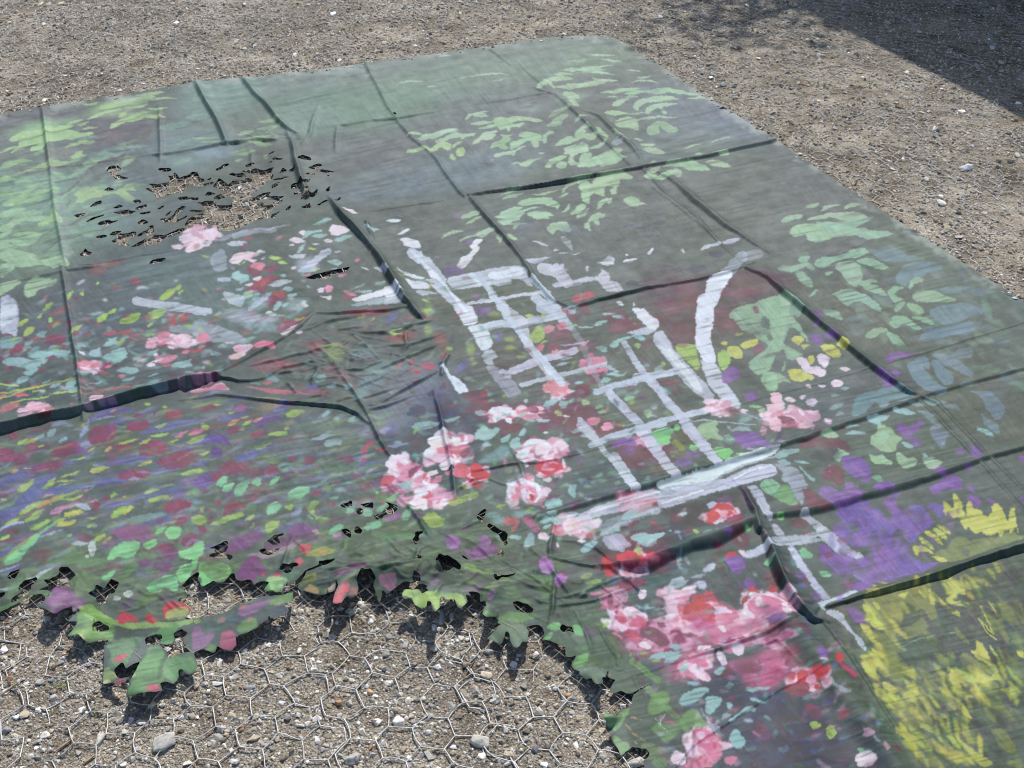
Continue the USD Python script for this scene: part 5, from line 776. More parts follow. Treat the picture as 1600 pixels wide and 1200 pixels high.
(176,140,110) s .5 620,470,100,30,-10 760,600,40,20,-20
BM p .85 190,1100 200,1050 290,1020 270,1070 280,1080 240,1110|240,1150 260,1090 350,1080 310,1110 270,1160|330,1180 340,1110 430,1050 445,1090 410,1160 340,1200|450,1080 520,1030 550,1050 520,1110|600,1100 620,1050 680,1010 690,1030 640,1090|730,1180 800,1120 920,1100 920,1140 860,1190 780,1200
(90,104,100) s .8 500,760,100,40,-10 700,800,120,40,-15 150,930,60,30,-20
MG s .6 540,1140,90,40,0 460,1190,60,30,0 1350,1100,60,50,0 100,1140,40,24,0
(120,140,110) s .5 1130,940,60,50,-20 960,970,60,40,0
@0 540
TP t .85 20,130,250,120,70 130,160,380,110,60 200,180,320,150,50 190,225,300,190,40 380,60,560,50,40 240,80,420,60,60 130,290,230,250,50 390,330,480,300,30 330,300,400,270,26 520,330,600,270,60 540,360,610,330,50 630,230,700,180,60
TP p .85 790,100 850,60 960,50 1000,90 960,120 900,150 880,120|900,200 960,170 1060,165 1090,190 1060,225 980,220|1330,170 1380,130 1510,105 1480,140 1520,160 1440,180|690,50 740,30 790,10 780,50 800,80 740,90|1030,120 1060,100 1115,85 1090,115|1140,60 1200,30 1250,20 1210,55|1130,250 1200,230 1250,210 1210,245|820,255 860,230 910,220 880,250|945,275 1000,255 1060,245 1040,275 980,290|660,320 740,290 810,270 760,300|1540,180 1600,160 1600,185
PK p .95 610,160 650,120 700,120 720,140 680,170 630,165|610,190 650,165 720,185 690,205 630,210|715,160 740,130 790,130 780,150 740,165|1340,10 1400,0 1390,20|1410,60 1430,35 1490,35 1460,60|1220,110 1290,75 1370,70 1380,100 1330,130 1280,140 1230,140
PL p .95 610,180 660,170 720,190 690,205|710,205 740,195 765,205 730,225|1145,160 1160,135 1200,140 1225,150 1190,170|1170,140 1240,90 1290,80 1250,120|1195,75 1210,52 1240,65 1220,85|1300,0 1340,-10 1360,20 1330,35|1200,130 1240,110 1230,140|610,50 660,55 675,90
MR p .85 770,180 820,140 880,130 870,160 800,195|60,50 100,20 180,0 160,50 100,80|340,100 400,80 460,85 400,110|300,210 320,180 370,180 340,210|10,200 60,160 120,170 60,200
(236,110,130) p .9 820,175 850,150 880,170 840,185|915,240 950,225 1000,240 940,250|0,390 60,385 40,410 0,415|90,380 180,370 240,400 140,410
(180,196,90) l14 .85 -10,380 120,360 260,330 400,300 600,255|-10,420 100,390 200,350 340,320|420,380 540,365 640,370|80,450 200,430 380,405|0,310 60,310 150,320|250,360 350,360
(190,110,110) l20 .6 640,340 800,350 940,340 1020,330|620,400 780,370 1000,320|260,320 300,300
(206,110,116) p .85 0,500 40,460 120,440 165,460 130,490 60,520 0,530|340,510 420,490 440,540 380,560|540,470 580,460 570,490
(240,180,196) p .95 130,520 140,500 220,490 215,460 260,445 310,450 390,460 380,490 310,490 260,510 200,530 150,535|690,430 720,400 800,390 830,410 790,440 720,460
PP p .8 130,560 200,540 270,530 240,580 160,600|290,540 350,525 360,560 300,570|780,460 840,440 910,450 920,480 840,490 780,500|660,520 690,490 740,500 740,520|1395,330 1420,290 1460,290 1470,330 1420,360|1490,270 1560,220 1600,220 1600,330 1510,330
(120,50,60) p .8 260,600 290,570 380,550 430,560 400,590 310,610
TL p .8 1130,350 1160,310 1240,295 1330,320 1320,370 1240,385 1170,375|1030,340 1080,320 1140,320 1060,355
BV t .8 690,600,1060,510,70 860,610,1000,550,30 1100,700,1600,590,60 1340,820,1600,750,70 760,940,1200,870,50 -20,1110,400,960,70 380,980,640,900,70 -20,1130,280,1030,60 180,1200,440,1020,110 300,1160,720,1090,60 720,1110,1050,1050,60 1170,1000,1420,970,70 1130,1170,1480,1090,60
(60,60,110) t .4 -20,1060,400,960,30 720,1120,960,1080,30
MR p .95 685,740 700,690 740,640 840,630 910,615 920,700 900,750 800,780 720,800|1080,820 1100,780 1180,760 1260,750 1320,790 1310,840 1240,860 1140,870 1090,880|1210,920 1280,870 1400,840 1500,830 1510,890 1460,950 1380,980 1290,970|930,1060 940,1000 1000,970 1100,960 1180,980 1170,1020 1080,1060|390,880 420,820 500,780 600,760 640,800 630,850 540,880 440,900|1040,580 1050,535 1150,550 1140,570|1280,580 1300,540 1360,510 1440,510 1430,560 1370,590|990,640 1040,600 1160,600 1170,650 1120,680 1000,690|1190,570 1220,510 1215,560|0,810 80,820 120,840 130,900 60,920 0,930
MR s .8 160,900,60,60,0 250,780,40,60,20 340,960,120,30,-20 970,820,70,36,-10 870,880,40,40,0 1460,880,90,50,0 110,710,40,30,0 310,660,90,20,-15 440,960,80,30,-20
TP p .7 370,690 400,660 450,650 430,710 380,730|455,780 480,730 530,720 530,750 490,775|260,750 300,710 350,690 340,730 290,760
LI p .9 1210,655 1240,630 1310,620 1270,650|1080,780 1120,750 1190,740 1150,780|910,790 1000,750 1100,740 1000,780|1440,770 1500,730 1600,700 1600,740 1520,770|1405,1010 1440,990 1580,965 1590,990 1500,1010 1440,1020|1120,1170 1150,1130 1210,1120 1230,1150 1170,1180|290,1170 340,1110 400,1060 440,1040 420,1100 370,1130 320,1170|135,1150 160,1120 220,1090 290,1050 250,1110 200,1150 160,1165|540,910 620,890 690,890 600,910|620,640 650,610 690,630 680,655|1120,460 1150,440 1180,460 1150,475|1265,490 1285,470 1310,495 1280,505|300,800 330,780 360,785 320,805
LI t .8 1180,720,1330,690,24 1480,700,1560,690,20 690,850,760,810,20 200,780,300,740,30 570,1010,640,980,16 440,1120,560,1080,14 560,1160,640,1130,14 140,780,220,740,30 1320,760,1400,740,20 1570,640,1600,620,40
YE p .85 700,1000 730,960 820,950 870,960 800,990 740,1010|1070,950 1130,910 1190,890 1190,920 1120,950|820,850 840,810 880,800 850,840
OR p .8 820,840 840,810 880,795 870,830|90,1010 110,980 160,985 130,1015|860,520 900,505 915,515 870,535|160,980 250,960 240,980
(222,130,160) p .85 1490,690 1520,660 1580,650 1590,680 1540,705|1360,730 1400,690 1480,655 1450,700 1400,730
PU s .7 1500,1060,100,40,-10 1400,1180,70,30,0 1560,1090,60,40,0 640,830,60,40,0
LV t .7 690,590,900,560,20 700,580,620,740,40 640,790,720,800,60 560,1120,730,1110,20 680,1150,740,1110,16 720,940,780,950,24 1000,1060,1100,1040,30
(90,106,96) s .7 1000,1120,200,40,-5 800,890,80,30,0 1300,1110,150,40,-10 600,580,80,40,0 1100,420,60,20,0 300,640,80,40,0
(128,168,108) t .6 1500,1160,1560,1140,60 520,1200,660,1160,30 1440,1190,1540,1150,50
@0 720
BV t .85 -20,480,160,370,90 120,340,460,220,80 -20,420,260,330,60 340,260,700,190,60 -20,560,200,490,50 300,610,480,550,24 -20,750,240,660,40 -20,890,180,810,30 800,340,1100,300,50 1040,300,1500,220,60 780,380,960,330,50 920,630,1020,590,20
WL t .8 -20,560,210,490,24 -20,870,150,830,14 -20,1020,420,840,44 300,610,500,545,16 590,360,720,390,40 560,670,700,660,40 480,390,700,350,24 0,310,60,300,16
TL t .6 800,560,1000,490,40 1000,480,1300,430,60 600,520,760,500,30
LI p .92 155,430 170,380 260,340 290,360 240,400 180,430|40,510 60,480 160,450 150,480 80,500|240,560 270,520 330,490 370,455 410,480 340,520 290,550|0,630 10,600 80,590 60,620 0,640|860,460 900,400 960,375 990,380 970,420 900,450|1120,270 1160,230 1220,220 1260,240 1180,260|1160,310 1230,290 1330,275 1310,300 1180,345|740,650 735,625 790,590 830,590 830,610 780,645|805,655 840,620 880,610 870,635 830,660|690,510 770,510 760,540 680,540
LI t .85 260,360,390,320,40 380,350,520,290,30 400,300,640,240,20 480,310,660,270,20 420,490,520,465,40 520,600,570,585,20 680,460,770,470,20 860,300,920,270,30 960,300,990,280,20 880,460,1050,370,50 200,480,350,390,50 430,180,600,160,16 470,150,600,110,16 1320,310,1360,290,20
YE p .92 500,440 500,420 580,400 650,400 660,420 580,450 520,455|430,520 480,490 540,490 600,465 600,490 540,525 460,525|960,440 1000,370 1040,360 1020,400 980,435
OR t .8 270,380,480,290,30 330,300,430,280,16 290,370,380,310,20
(214,140,176) p .85 380,440 400,400 450,370 540,340 640,320 640,340 560,370 500,390 480,430 420,430|640,250 660,230 700,240 680,260|640,330 640,305 720,310 780,320 700,345
MR p .8 700,340 790,330 780,400 740,410|790,340 800,290 860,290 860,320
MR s .5 90,560,60,20,0 340,740,80,40,-20 660,620,60,30,0 1000,200,60,16,0
(150,90,130) p .75 880,560 960,530 1100,510 1190,520 1180,580 1230,600 1120,640 1100,700 1080,650 980,640 900,600 840,590
(150,90,130) s .5 840,660,60,40,0 1000,580,120,30,0
(132,206,136) p .95 835,790 850,740 910,690 960,650 1060,635 1100,655 1080,730 1030,775 980,780 940,760 880,790|1115,690 1130,660 1225,615 1230,670 1190,690 1160,715|1205,580 1240,540 1310,515 1300,540 1240,585|1290,590 1300,550 1360,520 1430,535 1410,600 1340,630|1395,740 1400,710 1480,695 1540,650 1600,630 1600,740 1540,770 1460,785 1410,770|1150,1030 1160,990 1240,930 1320,900 1390,910 1400,960 1390,1030 1350,1040 1310,1010 1240,1050 1190,1055|1380,900 1410,850 1460,810 1530,830 1500,890 1470,940 1410,970|800,950 810,920 850,885 920,870 890,910 830,955
(132,206,136) p .92 35,800 60,760 120,720 200,660 240,610 330,560 400,500 450,500 410,530 320,580 290,640 200,720 180,780 110,820 50,825
(150,190,100) t .6 30,790,300,600,40 1560,420,1600,370,30
LF p .88 350,830 360,790 440,750 560,690 600,690 600,720 690,740 680,770 780,780 850,790 840,850 790,870 760,860 740,890 740,850 630,850 620,820 520,820 430,810|555,960 590,900 650,880 720,890 790,940 740,980 720,1020 680,1030 600,1000|1060,790 1100,710 1180,740 1240,750 1230,770 1120,790|970,940 980,860 1000,820 1080,810 1090,850 1010,910|1065,1140 1090,1080 1180,1040 1280,1050 1240,1110 1140,1160|1140,890 1140,860 1200,850 1270,880 1220,910|150,910 160,880 230,830 320,800 270,850 200,890|1430,550 1480,530 1540,530 1500,560 1430,590|1380,1040 1440,1000 1465,1050 1420,1070
(120,150,106) p .7 60,1000 150,920 240,940 200,970 130,1040 60,1060|340,960 300,920 350,890 420,880 400,930|600,1000 750,1020 700,1050
MR p .92 1265,380 1280,340 1350,320 1420,310 1510,340 1500,375 1440,390 1400,400 1350,450 1300,410|1360,500 1400,450 1480,445 1470,490 1400,525|1220,490 1230,450 1290,480 1260,510|1420,670 1430,610 1510,575 1540,620 1520,670 1450,690|1215,710 1250,670 1330,660 1390,690 1370,720 1280,720
MP p .9 1260,740 1300,710 1400,690 1390,760 1330,800 1280,790|1085,840 1100,800 1200,790 1190,810 1130,850|1190,830 1230,800 1330,800 1360,840 1300,890 1240,880
(140,78,134) p .93 380,1080 420,1000 540,1000 560,1030 610,1060 560,1080 440,1085|355,1130 380,1090 520,1080 640,1080 690,1130 600,1190 560,1160 500,1190 430,1230 390,1200
(180,120,170) p .6 430,1060 540,1030 520,1080|360,1150 500,1120 560,1150 440,1180
(206,206,200) b .8 1010,1060,40,30,0 920,1100,30,20,0 690,765,16,14,0 730,700,30,60,0
(110,138,96) l40 .85 -10,1180 120,1130 240,1070 330,1050 400,1070
(168,190,110) l24 .85 640,1180 700,1170 800,1210
(210,84,92) p .92 1270,1200 1280,1140 1380,1120 1460,1130 1490,1160 1480,1200
@0 860
(150,176,104) l44 .85 640,470 700,455 760,500 860,560 1000,600 1200,590 1400,590 1490,560
(206,70,84) p .92 910,540 940,500 1000,490 1060,520 1100,570 1000,570 930,590|1130,550 1150,515 1200,515 1235,560 1200,580 1140,570|1265,480 1290,430 1380,415 1460,425 1490,460 1400,490 1310,545 1280,550|1440,560 1470,530 1500,545
(176,190,110) p .8 1280,510 1380,450 1490,470 1480,510 1400,550 1300,555
(120,160,90) p .85 520,685 600,600 610,500 680,460 800,540 900,600 880,720 780,700 690,730 640,680 600,665
(150,190,100) p .6 540,670 640,600 720,580 730,610 750,650 880,640 880,690 780,690 680,700
(150,190,100) t .8 690,470,900,570,50 640,480,820,580,40
(116,158,104) p .88 815,740 940,690 1080,680 1120,700 1050,770 1010,860 980,930 960,880 890,940 850,880 870,800|985,1160 1040,1000 1150,760 1240,750 1290,790 1290,1020 1230,1090 1100,1130|1260,900 1300,840 1400,820 1500,820 1550,920 1490,980 1430,930 1390,960 1390,1050 1290,1010|1130,685 1300,600 1420,590 1360,660 1360,730 1260,740 1260,660 1180,670
(86,104,92) p .7 830,840 860,800 880,900 930,930 880,920|1040,700 1110,690 1090,780 1060,760|1060,890 1140,780 1150,820 1100,880|1250,850 1300,820 1260,1000 1230,1030|1370,820 1500,810 1520,840 1420,850
(158,180,104) p .85 808,920 850,910 900,960 910,1000 840,1030 805,1040
(206,90,110) p .9 880,860 920,815 1000,810 980,850 920,880|1140,1110 1160,1060 1220,1050 1270,1100 1230,1120|890,1070 900,1020 980,1005 1005,1035 940,1060
(232,200,150) t .8 615,670,660,710,30 800,1040,870,1030,24 880,950,915,1000,20 1020,1000,1060,980,20
@300 860
(140,78,134) p .92 345,220 380,140 440,70 520,60 540,120 600,170 560,200 500,220 480,270 440,240 400,250|265,20 300,-20 400,-120 560,-140 560,-80 480,-30 400,0
PP p .5 380,60 560,20 700,-20 880,-90 820,0 700,40 560,90 520,60
MP p .7 560,-60 760,-120 900,-140 940,-160 1000,-150 880,-80 760,-20 640,0 560,60
(214,84,104) p .85 540,210 550,185 580,195 570,220|850,30 840,-20 880,-40 940,-40 920,30 880,50|985,50 990,10 1050,15 1040,60|600,210 700,190 720,230 640,250|800,90 860,70 880,120 820,150
(142,190,110) p .85 50,220 60,110 110,90 140,150 240,100 320,160 300,210 200,260 100,250|560,350 570,280 600,210 700,220 760,240 700,310 680,360
(130,200,130) p .92 50,210 80,180 150,170 210,190 170,240 110,300 80,290 80,240|0,140 0,40 60,60 30,180
(176,170,80) p .7 860,60 960,0 1060,-20 1140,20 1000,70|890,270 900,220 980,200 980,250
(110,90,120) p .7 330,480 600,370 620,380 500,430
(160,110,150) p .85 350,530 360,470 480,440 640,400 680,410 560,470 440,530|0,800 10,600 70,600 90,660 200,650 120,760 60,770
(196,90,120) p .88 220,780 230,650 300,620 355,680 350,740 300,790
(120,160,90) p .85 620,410 700,380 800,355 790,420 720,440 600,470|350,630 380,580 500,530 520,610 440,650 370,660|110,770 150,740 200,760 180,800 130,790
(90,104,106) p .8 70,640 100,560 220,520 270,600 180,650 100,660|600,540 640,480 720,450 760,500 640,550|240,580 340,500 420,540 340,590
(206,130,110) t .7 200,560,270,550,40 440,560,480,560,40 370,480,440,450,30 640,460,700,450,20
LI b .9 45,565,28,18,0
(130,140,90) p .75 830,300 860,220 920,200 980,260 900,280
(96,108,104) p .85 980,300 1000,200 1060,180 1100,240 1130,280 1030,320
(206,170,120) p .85 860,320 940,270 1000,330 990,360|1030,330 1100,290 1130,290 1090,340
(120,72,110) p .85 1100,190 1220,180 1260,220 1160,260|1200,140 1300,120 1400,160 1390,180 1240,180
(222,92,100) p .95 1105,440 1110,380 1180,290 1230,270 1240,330 1200,370 1160,450
(206,120,110) p .8 1220,370 1250,310 1300,310 1290,370
(132,150,112) p .8 1160,300 1250,230 1330,200 1290,270 1220,280
(206,130,160) p .8 1450,240 1480,230 1600,220 1600,300 1530,350 1490,300 1470,300
@600 840
(178,196,104) p .94 140,480 165,432 230,430 270,430 300,470 350,442 420,470 600,460 655,530 610,580 550,500 500,515 455,480 440,580 405,620 370,530 330,585 240,550 215,500
(120,146,104) s .7 240,470,40,20,0 460,470,60,20,0
(122,158,104) p .85 760,640 780,580 860,620 880,650 810,655|880,690 890,640 980,590 1040,600 1100,610 1170,620 1180,650 1120,660 1060,680 960,670
(102,124,100) p .9 800,800 880,700 960,680 1100,700 1130,740 1125,830 1060,870 1010,880 980,770 940,800 910,850
(130,190,120) p .88 1270,720 1290,690 1360,675 1385,695 1370,740 1300,740|1240,805 1280,760 1330,750 1300,810|1470,710 1520,690 1560,740 1540,790 1490,760|1460,1010 1520,930 1600,910 1600,960 1530,1030
(126,160,100) p .7 880,350 920,330 1000,340 1040,400 1020,460 960,470 920,400|600,270 660,220 720,260 740,300 860,280 850,310 740,315 640,280|820,400 880,360 900,400 860,440 800,500 760,520 780,430
(150,180,100) p .7 620,280 700,250 760,310 860,300 860,315 740,320
(186,120,190) p .85 480,80 520,40 590,60 600,100 540,130 500,110|730,70 780,40 830,60 840,100 760,110|800,510 810,460 860,430 880,470 840,510|1200,230 1240,160 1300,230 1340,280 1330,300 1240,310|1330,360 1380,310 1440,340 1420,380 1350,420
(150,96,140) p .7 640,190 700,130 780,110 880,90 900,130 820,180 700,200|620,150 660,130 640,180
(160,130,150) t .7 360,410,440,360,50 600,450,800,400,30 100,380,20,340,40
(90,100,96) s .6 960,400,80,30,0 1050,120,100,50,0 1200,560,160,80,20 560,360,100,40,0
(120,160,90) t .5 300,180,440,130,40 640,350,720,400,40 1000,480,1160,540,30 1100,330,1320,400,40 1250,340,1330,380,40 640,60,700,30,30
(90,140,100) p .5 0,90 120,60 240,40 240,0 0,0
@300 720
BM p .9 190,205 200,150 280,120 270,160 240,210|240,250 260,190 350,180 300,240|330,290 340,210 440,155 445,190 410,260|450,180 520,130 560,150 520,210|610,170 690,110 680,140 640,180|730,270 810,210 925,200 920,240 860,280 790,300|580,420 600,350 660,320 710,350 680,390 640,420|1060,300 1140,265 1140,290 1090,310|1190,420 1220,375 1270,380 1260,420|1060,585 1080,540 1190,500 1180,550 1110,580
LI p .85 0,440 60,430 120,450 110,500 40,510 0,500|565,540 590,480 690,470 680,520 600,590|720,350 800,340 780,390 720,380|940,310 1000,320 960,360 940,440 900,380|130,500 240,450 330,420 410,400 400,450 280,480 180,520|440,540 490,490 500,500 460,540|410,490 440,440 490,420 480,460
MR p .88 240,450 260,350 340,320 400,330 430,370 340,390 300,430|160,320 220,310 240,340 200,375|450,330 480,275 510,265 500,310|120,510 130,450 160,440 160,480|910,280 980,225 1020,230 960,290|40,520 100,510 130,560 60,580|1060,340 1110,320 1120,345 1080,360
MR p .8 0,600 30,590 40,640 0,670
LF p .7 60,830 120,790 240,800 300,860 200,960 120,930|1420,300 1440,230 1520,260 1560,320 1500,370|1380,560 1420,500 1480,470 1500,540
(150,200,160) p .7 1280,420 1360,370 1420,400 1400,450|1330,540 1400,480 1440,500 1380,560
MP p .85 260,690 330,600 440,600 560,560 570,640 440,700 330,720|740,560 800,500 880,490 960,540 880,600 780,620
PP p .7 1480,460 1560,430 1600,420 1600,470 1520,490|1080,590 1160,570 1180,600 1120,610|930,550 980,540 1000,580 960,590
LV t .7 780,440,870,370,50
LI t .8 940,380,960,440,24 960,460,1060,455,20 900,430,950,460,20
LI l14 .7 930,360 940,420 980,450 1060,455
@580 660
(222,130,156) p .85 500,240 560,200 660,170 760,190 770,240 700,280 640,300 580,290|220,400 280,320 360,320 410,330 380,380 300,440 240,450|640,340 700,330 760,350 700,420 640,460
PL p .95 440,150 460,120 500,105 560,120 590,130 640,110 700,150 690,200 620,190 560,190 500,200 460,190|405,250 430,205 490,200 510,235 470,280 430,275|480,300 520,260 570,240 620,260 570,300 520,320|130,310 150,260 200,245 270,255 290,320 260,340 220,290 180,300 200,350 220,400 180,380 110,340 120,310|525,350 570,310 620,300 640,340 600,370 560,380|420,430 440,390 520,370 520,400 460,430|395,470 410,440 450,490 470,525 430,510|320,560 350,510 420,520 460,560 400,590 340,590|310,650 350,600 440,600 440,650 420,700 360,680|470,640 500,600 570,590 580,640 540,690 490,680
WH t .95 440,140,560,130,40 410,240,490,230,50 600,130,700,160,40 640,250,660,300,30 330,540,440,550,40 140,280,180,370,20 250,290,290,330,24 530,340,620,320,24 400,450,460,520,24 410,640,440,700,30
PK p .9 510,230 530,205 590,210 570,250 530,250|190,340 220,310 270,340 250,380|480,460 500,420 560,420 550,460 510,485|570,390 620,380 610,420 580,420|500,650 520,610 550,600 540,640|220,390 260,390 270,410 240,420
(206,84,104) p .92 75,470 90,430 140,405 180,420 170,460 120,510 85,500|80,620 120,640 90,660
(222,150,180) p .85 460,540 520,510 600,520 560,570 480,590|190,600 240,570 280,590 300,640 260,680 220,660|430,610 500,580 600,570 640,560 560,600 480,630
(214,90,106) p .85 660,340 720,325 770,350 780,410 700,430 660,450|400,450 400,400 450,395 420,440
RD p .97 775,350 790,315 840,330 850,370 890,380 935,410 910,460 820,460 780,430
RD s .8 830,500,50,30,0
PL p .95 1190,190 1210,150 1270,135 1330,130 1380,165 1410,210 1400,240 1350,180 1280,170 1240,205|1145,270 1160,225 1220,205 1240,240 1200,290|1280,220 1310,170 1360,180 1390,230 1360,280 1300,270|1410,230 1430,160 1480,150 1560,185 1500,220 1440,250|1215,270 1250,235 1280,260 1270,290
WH t .95 1200,180,1320,140,36 1340,140,1410,220,26 1150,270,1230,220,44 1190,310,1230,350,30
(216,60,84) p .95 1280,350 1330,310 1400,300 1480,310 1505,360 1480,390 1420,420 1340,410 1290,385
(236,160,170) t .8 1340,380,1440,370,24 1380,320,1460,330,20
PL t .9 1430,420,1500,380,30 1500,290,1520,370,24
WH p .97 1050,560 1060,510 1100,470 1180,445 1220,460 1290,480 1330,530 1330,590 1300,640 1270,640 1310,580 1290,520 1230,490 1180,490 1120,500 1080,540 1090,590 1130,630 1080,620
PL p .9 1310,540 1380,510 1410,540 1370,585 1310,580
PK p .95 1090,590 1120,570 1170,590 1150,630 1110,630|1230,600 1250,570 1290,590 1270,630 1240,620|1120,540 1150,510 1190,540 1160,570|1220,520 1260,510 1300,540 1280,570 1240,560
(176,40,60) t .9 1180,580,1210,535,40 1240,570,1270,620,30
WH p .9 1160,540 1200,520 1220,570 1190,610 1230,640 1170,620 1180,580
(226,130,160) p .8 1160,420 1240,405 1280,440 1240,455|1110,680 1170,670 1160,695 1120,695|1320,670 1360,660 1350,695
PL p .8 1330,450 1400,430 1420,460 1370,475
TP p .85 800,120 850,60 910,35 940,80 1000,50 990,90 920,150 870,150|1010,180 1020,120 1090,100 1080,140|1085,190 1090,150 1140,115 1170,150 1160,210|850,190 880,165 940,175 900,195|1145,110 1180,60 1215,50 1200,100|690,310 740,280 810,260 790,290 720,320|160,490 240,470 340,450 330,490 260,550 230,500|1350,670 1370,620 1480,600 1480,650 1420,680|1540,500 1600,490 1600,620 1540,580|1310,820 1400,770 1480,750 1420,800|1420,810 1460,780 1505,775 1490,805|1330,860 1370,830 1415,825 1390,855|1060,920 1100,900 1180,910 1150,945|1185,1000 1190,950 1240,880 1275,900 1270,980 1220,1010
TL s .7 1160,740,60,30,0 980,270,110,40,-10 1040,220,60,30,0 950,740,60,24,0 1260,720,50,20,0 1000,790,50,30,0
(180,200,90) p .7 590,640 640,600 740,580 840,550 830,600 740,630 640,670|400,780 420,720 500,710 540,750 580,760 560,830 470,860|660,520 720,505 790,510 740,530|960,680 1000,660 1080,650 1020,690
MG p .7 680,250 770,190 780,240 720,290|280,380 400,320 390,350 300,450|1290,620 1400,580 1500,570 1460,600|1180,760 1240,720 1300,760 1260,800 1200,800
(210,90,100) p .8 1030,790 1060,755 1140,760 1170,800 1110,880 1080,860 1120,810 1060,830
(190,110,140) p .8 1170,780 1210,760 1310,830 1320,880 1280,890 1230,840
PL p .9 1300,930 1310,890 1350,885 1395,930 1360,950
LM p .8 100,610 160,580 200,530 210,590 170,630|30,560 50,520 60,570
(150,90,150) p .7 80,770 150,730 220,705 250,740 180,780|560,970 620,940 700,960 700,1000 640,1020|720,1050 800,1010 900,1000 1000,1030 900,1080 780,1100|830,960 900,940 930,980 870,1000
BM p .7 230,750 270,690 320,690 300,780 250,780|30,700 140,620 130,660 60,720|0,800 70,780 80,830 0,870
DB s .5 160,120,60,30,0 640,40,60,30,0 790,220,40,50,20
LV t .6 120,190,300,165,30 60,90,160,40,40
F 170 20,70 2.5,4.5 -14 8 .6 GD,BV,LV,LF,(92,106,104),(150,160,110),GD|0,700 330,620 540,660 600,740 480,830 250,880 0,880
F 90 12,40 2,4 -12 14 .6 GD,(92,106,104),TL,GG|0,460 240,430 480,470 340,590 0,630
F 90 20,50 6,10 50 16 .8 (88,100,94),(98,108,98),(88,98,92)|1370,960 1600,880 1600,1200 1460,1200
F 34 20,44 6,9 52 14 .85 (204,198,84),(196,190,88)|1345,950 1400,950 1450,1100 1490,1200 1425,1190 1360,1060
F 28 20,44 6,9 48 16 .85 (204,198,84),(186,184,92)|1440,1060 1580,1020 1600,1100 1500,1120 1560,1200 1470,1190
F 80 8,26 3,6 -20 60 .5 (86,96,98),(92,98,96),MG|940,900 1240,860 1300,990 1420,1200 1040,1200 1000,1080
F 130 7,20 3,6 -20 50 .7 TL,TP,MG,GG,(150,80,110),LI,(124,170,136),DB|620,420 1000,470 1060,640 1000,860 800,880 620,700
F 120 6,18 3,6 -20 50 .75 TP,TL,PL,PK,(150,66,98),(124,170,136),WL|640,600 1000,600 1100,760 1240,880 1200,1180 1040,1180 940,960 760,860
F 70 8,20 3,6 -15 30 .7 TP,PL,PK,(150,70,96),WL,LI|0,480 480,330 520,480 330,580 0,640
F 110 10,28 6,12 -30 60 .45 PU,(122,100,178),(158,116,180),(112,88,152),GD|1290,830 1420,790 1520,800 1430,870 1420,890 1310,940
@0 0 1
WG l9 .45 880,494 905,530 930,585 948,618
WL l10 .85 976,538 994,568 1018,600 1067,655 1120,726
WL l9 .9 906,657 930,690 958,722 994,768
WL l10 .9 748,432 796,497 823,535 853,568 878,600
WL l9 .9 832,436 858,466 884,500
WH l5 .8 640,390 690,440 730,490
WL l7 .8 815,602 880,585 945,570
WL l8 .85 930,612 990,596 1050,582
LG s .2 60,300,100,110,0 30,400,70,50,0
WL p .75 1025,764 975,780 925,798 895,815 905,822 960,806 1010,792 1035,782
WG p .6 1010,792 960,812 930,830 950,836 1000,815 1040,800
WH l4 .7 1030,772 975,788 920,808
WL l5 .6 1020,800 965,824 930,845
"""

# ---------------------------------------------------------------- the painted cloth
from scipy import ndimage

GAIN, HAZE = 1.70, 0.088


def to_base(rgb, haze=HAZE):
    c = np.asarray(rgb, float) / 255
    lin = np.where(c <= 0.04045, c / 12.92, ((c + 0.055) / 1.055) ** 2.4)
    lin = (lin - haze) / GAIN
    grey = lin.mean(-1, keepdims=True)
    return np.clip((grey + (lin - grey) * 0.84) * np.array([0.885, 1.0, 1.035]), 0.006, 0.85)


def axis_of(lo, hi, a, b, coarse, fine):
    return np.concatenate([np.arange(lo, a, coarse), np.arange(a, b, fine), np.arange(b, hi + coarse, coarse)])


XS = axis_of(-600, 2300, -9, 1610, 8.0, 1.5)
YS = np.concatenate([np.arange(45, 420, 0.95), np.arange(420, 760, 1.15), np.arange(760, 1211, 1.5), np.arange(1211, 1700, 8.0)])
PX, PY = np.meshgrid(XS, YS)
NX, NY = len(XS), len(YS)
GX0, GY0 = ground_at(PX, PY)


def pick(x0, y0, x1, y1):
    a, b = np.searchsorted(XS, [x0, x1])
    c, d = np.searchsorted(YS, [y0, y1])
    return slice(c, d), slice(a, b)


# --- paint: brush marks drawn into one colour per vertex of the cloth
PW, QW = PX + 7.0 * (vfbm(PX / 12, PY / 8, 4, 21) - 0.5) + 2.6 * (vnoise(PX / 2.6, PY / 2.2, 27) - 0.5), PY + 4.8 * (vfbm(PX / 12, PY / 8, 4, 22) - 0.5) + 1.8 * (vnoise(PX / 2.6, PY / 2.2, 28) - 0.5)
ca, sa = math.cos(-0.22), math.sin(-0.22)
STREAK = vfbm((PX * ca + PY * sa) / 46, (-PX * sa + PY * ca) / 3.2, 3, 23)
STREAK2 = vfbm((PX * 0.64 + PY * 0.77) / 40, (-PX * 0.77 + PY * 0.64) / 3.0, 3, 24)
PATCHY = vfbm(PX / 16, PY / 10, 4, 29)
MOTTLE = vfbm(PX / 60, PY / 38, 4, 25)


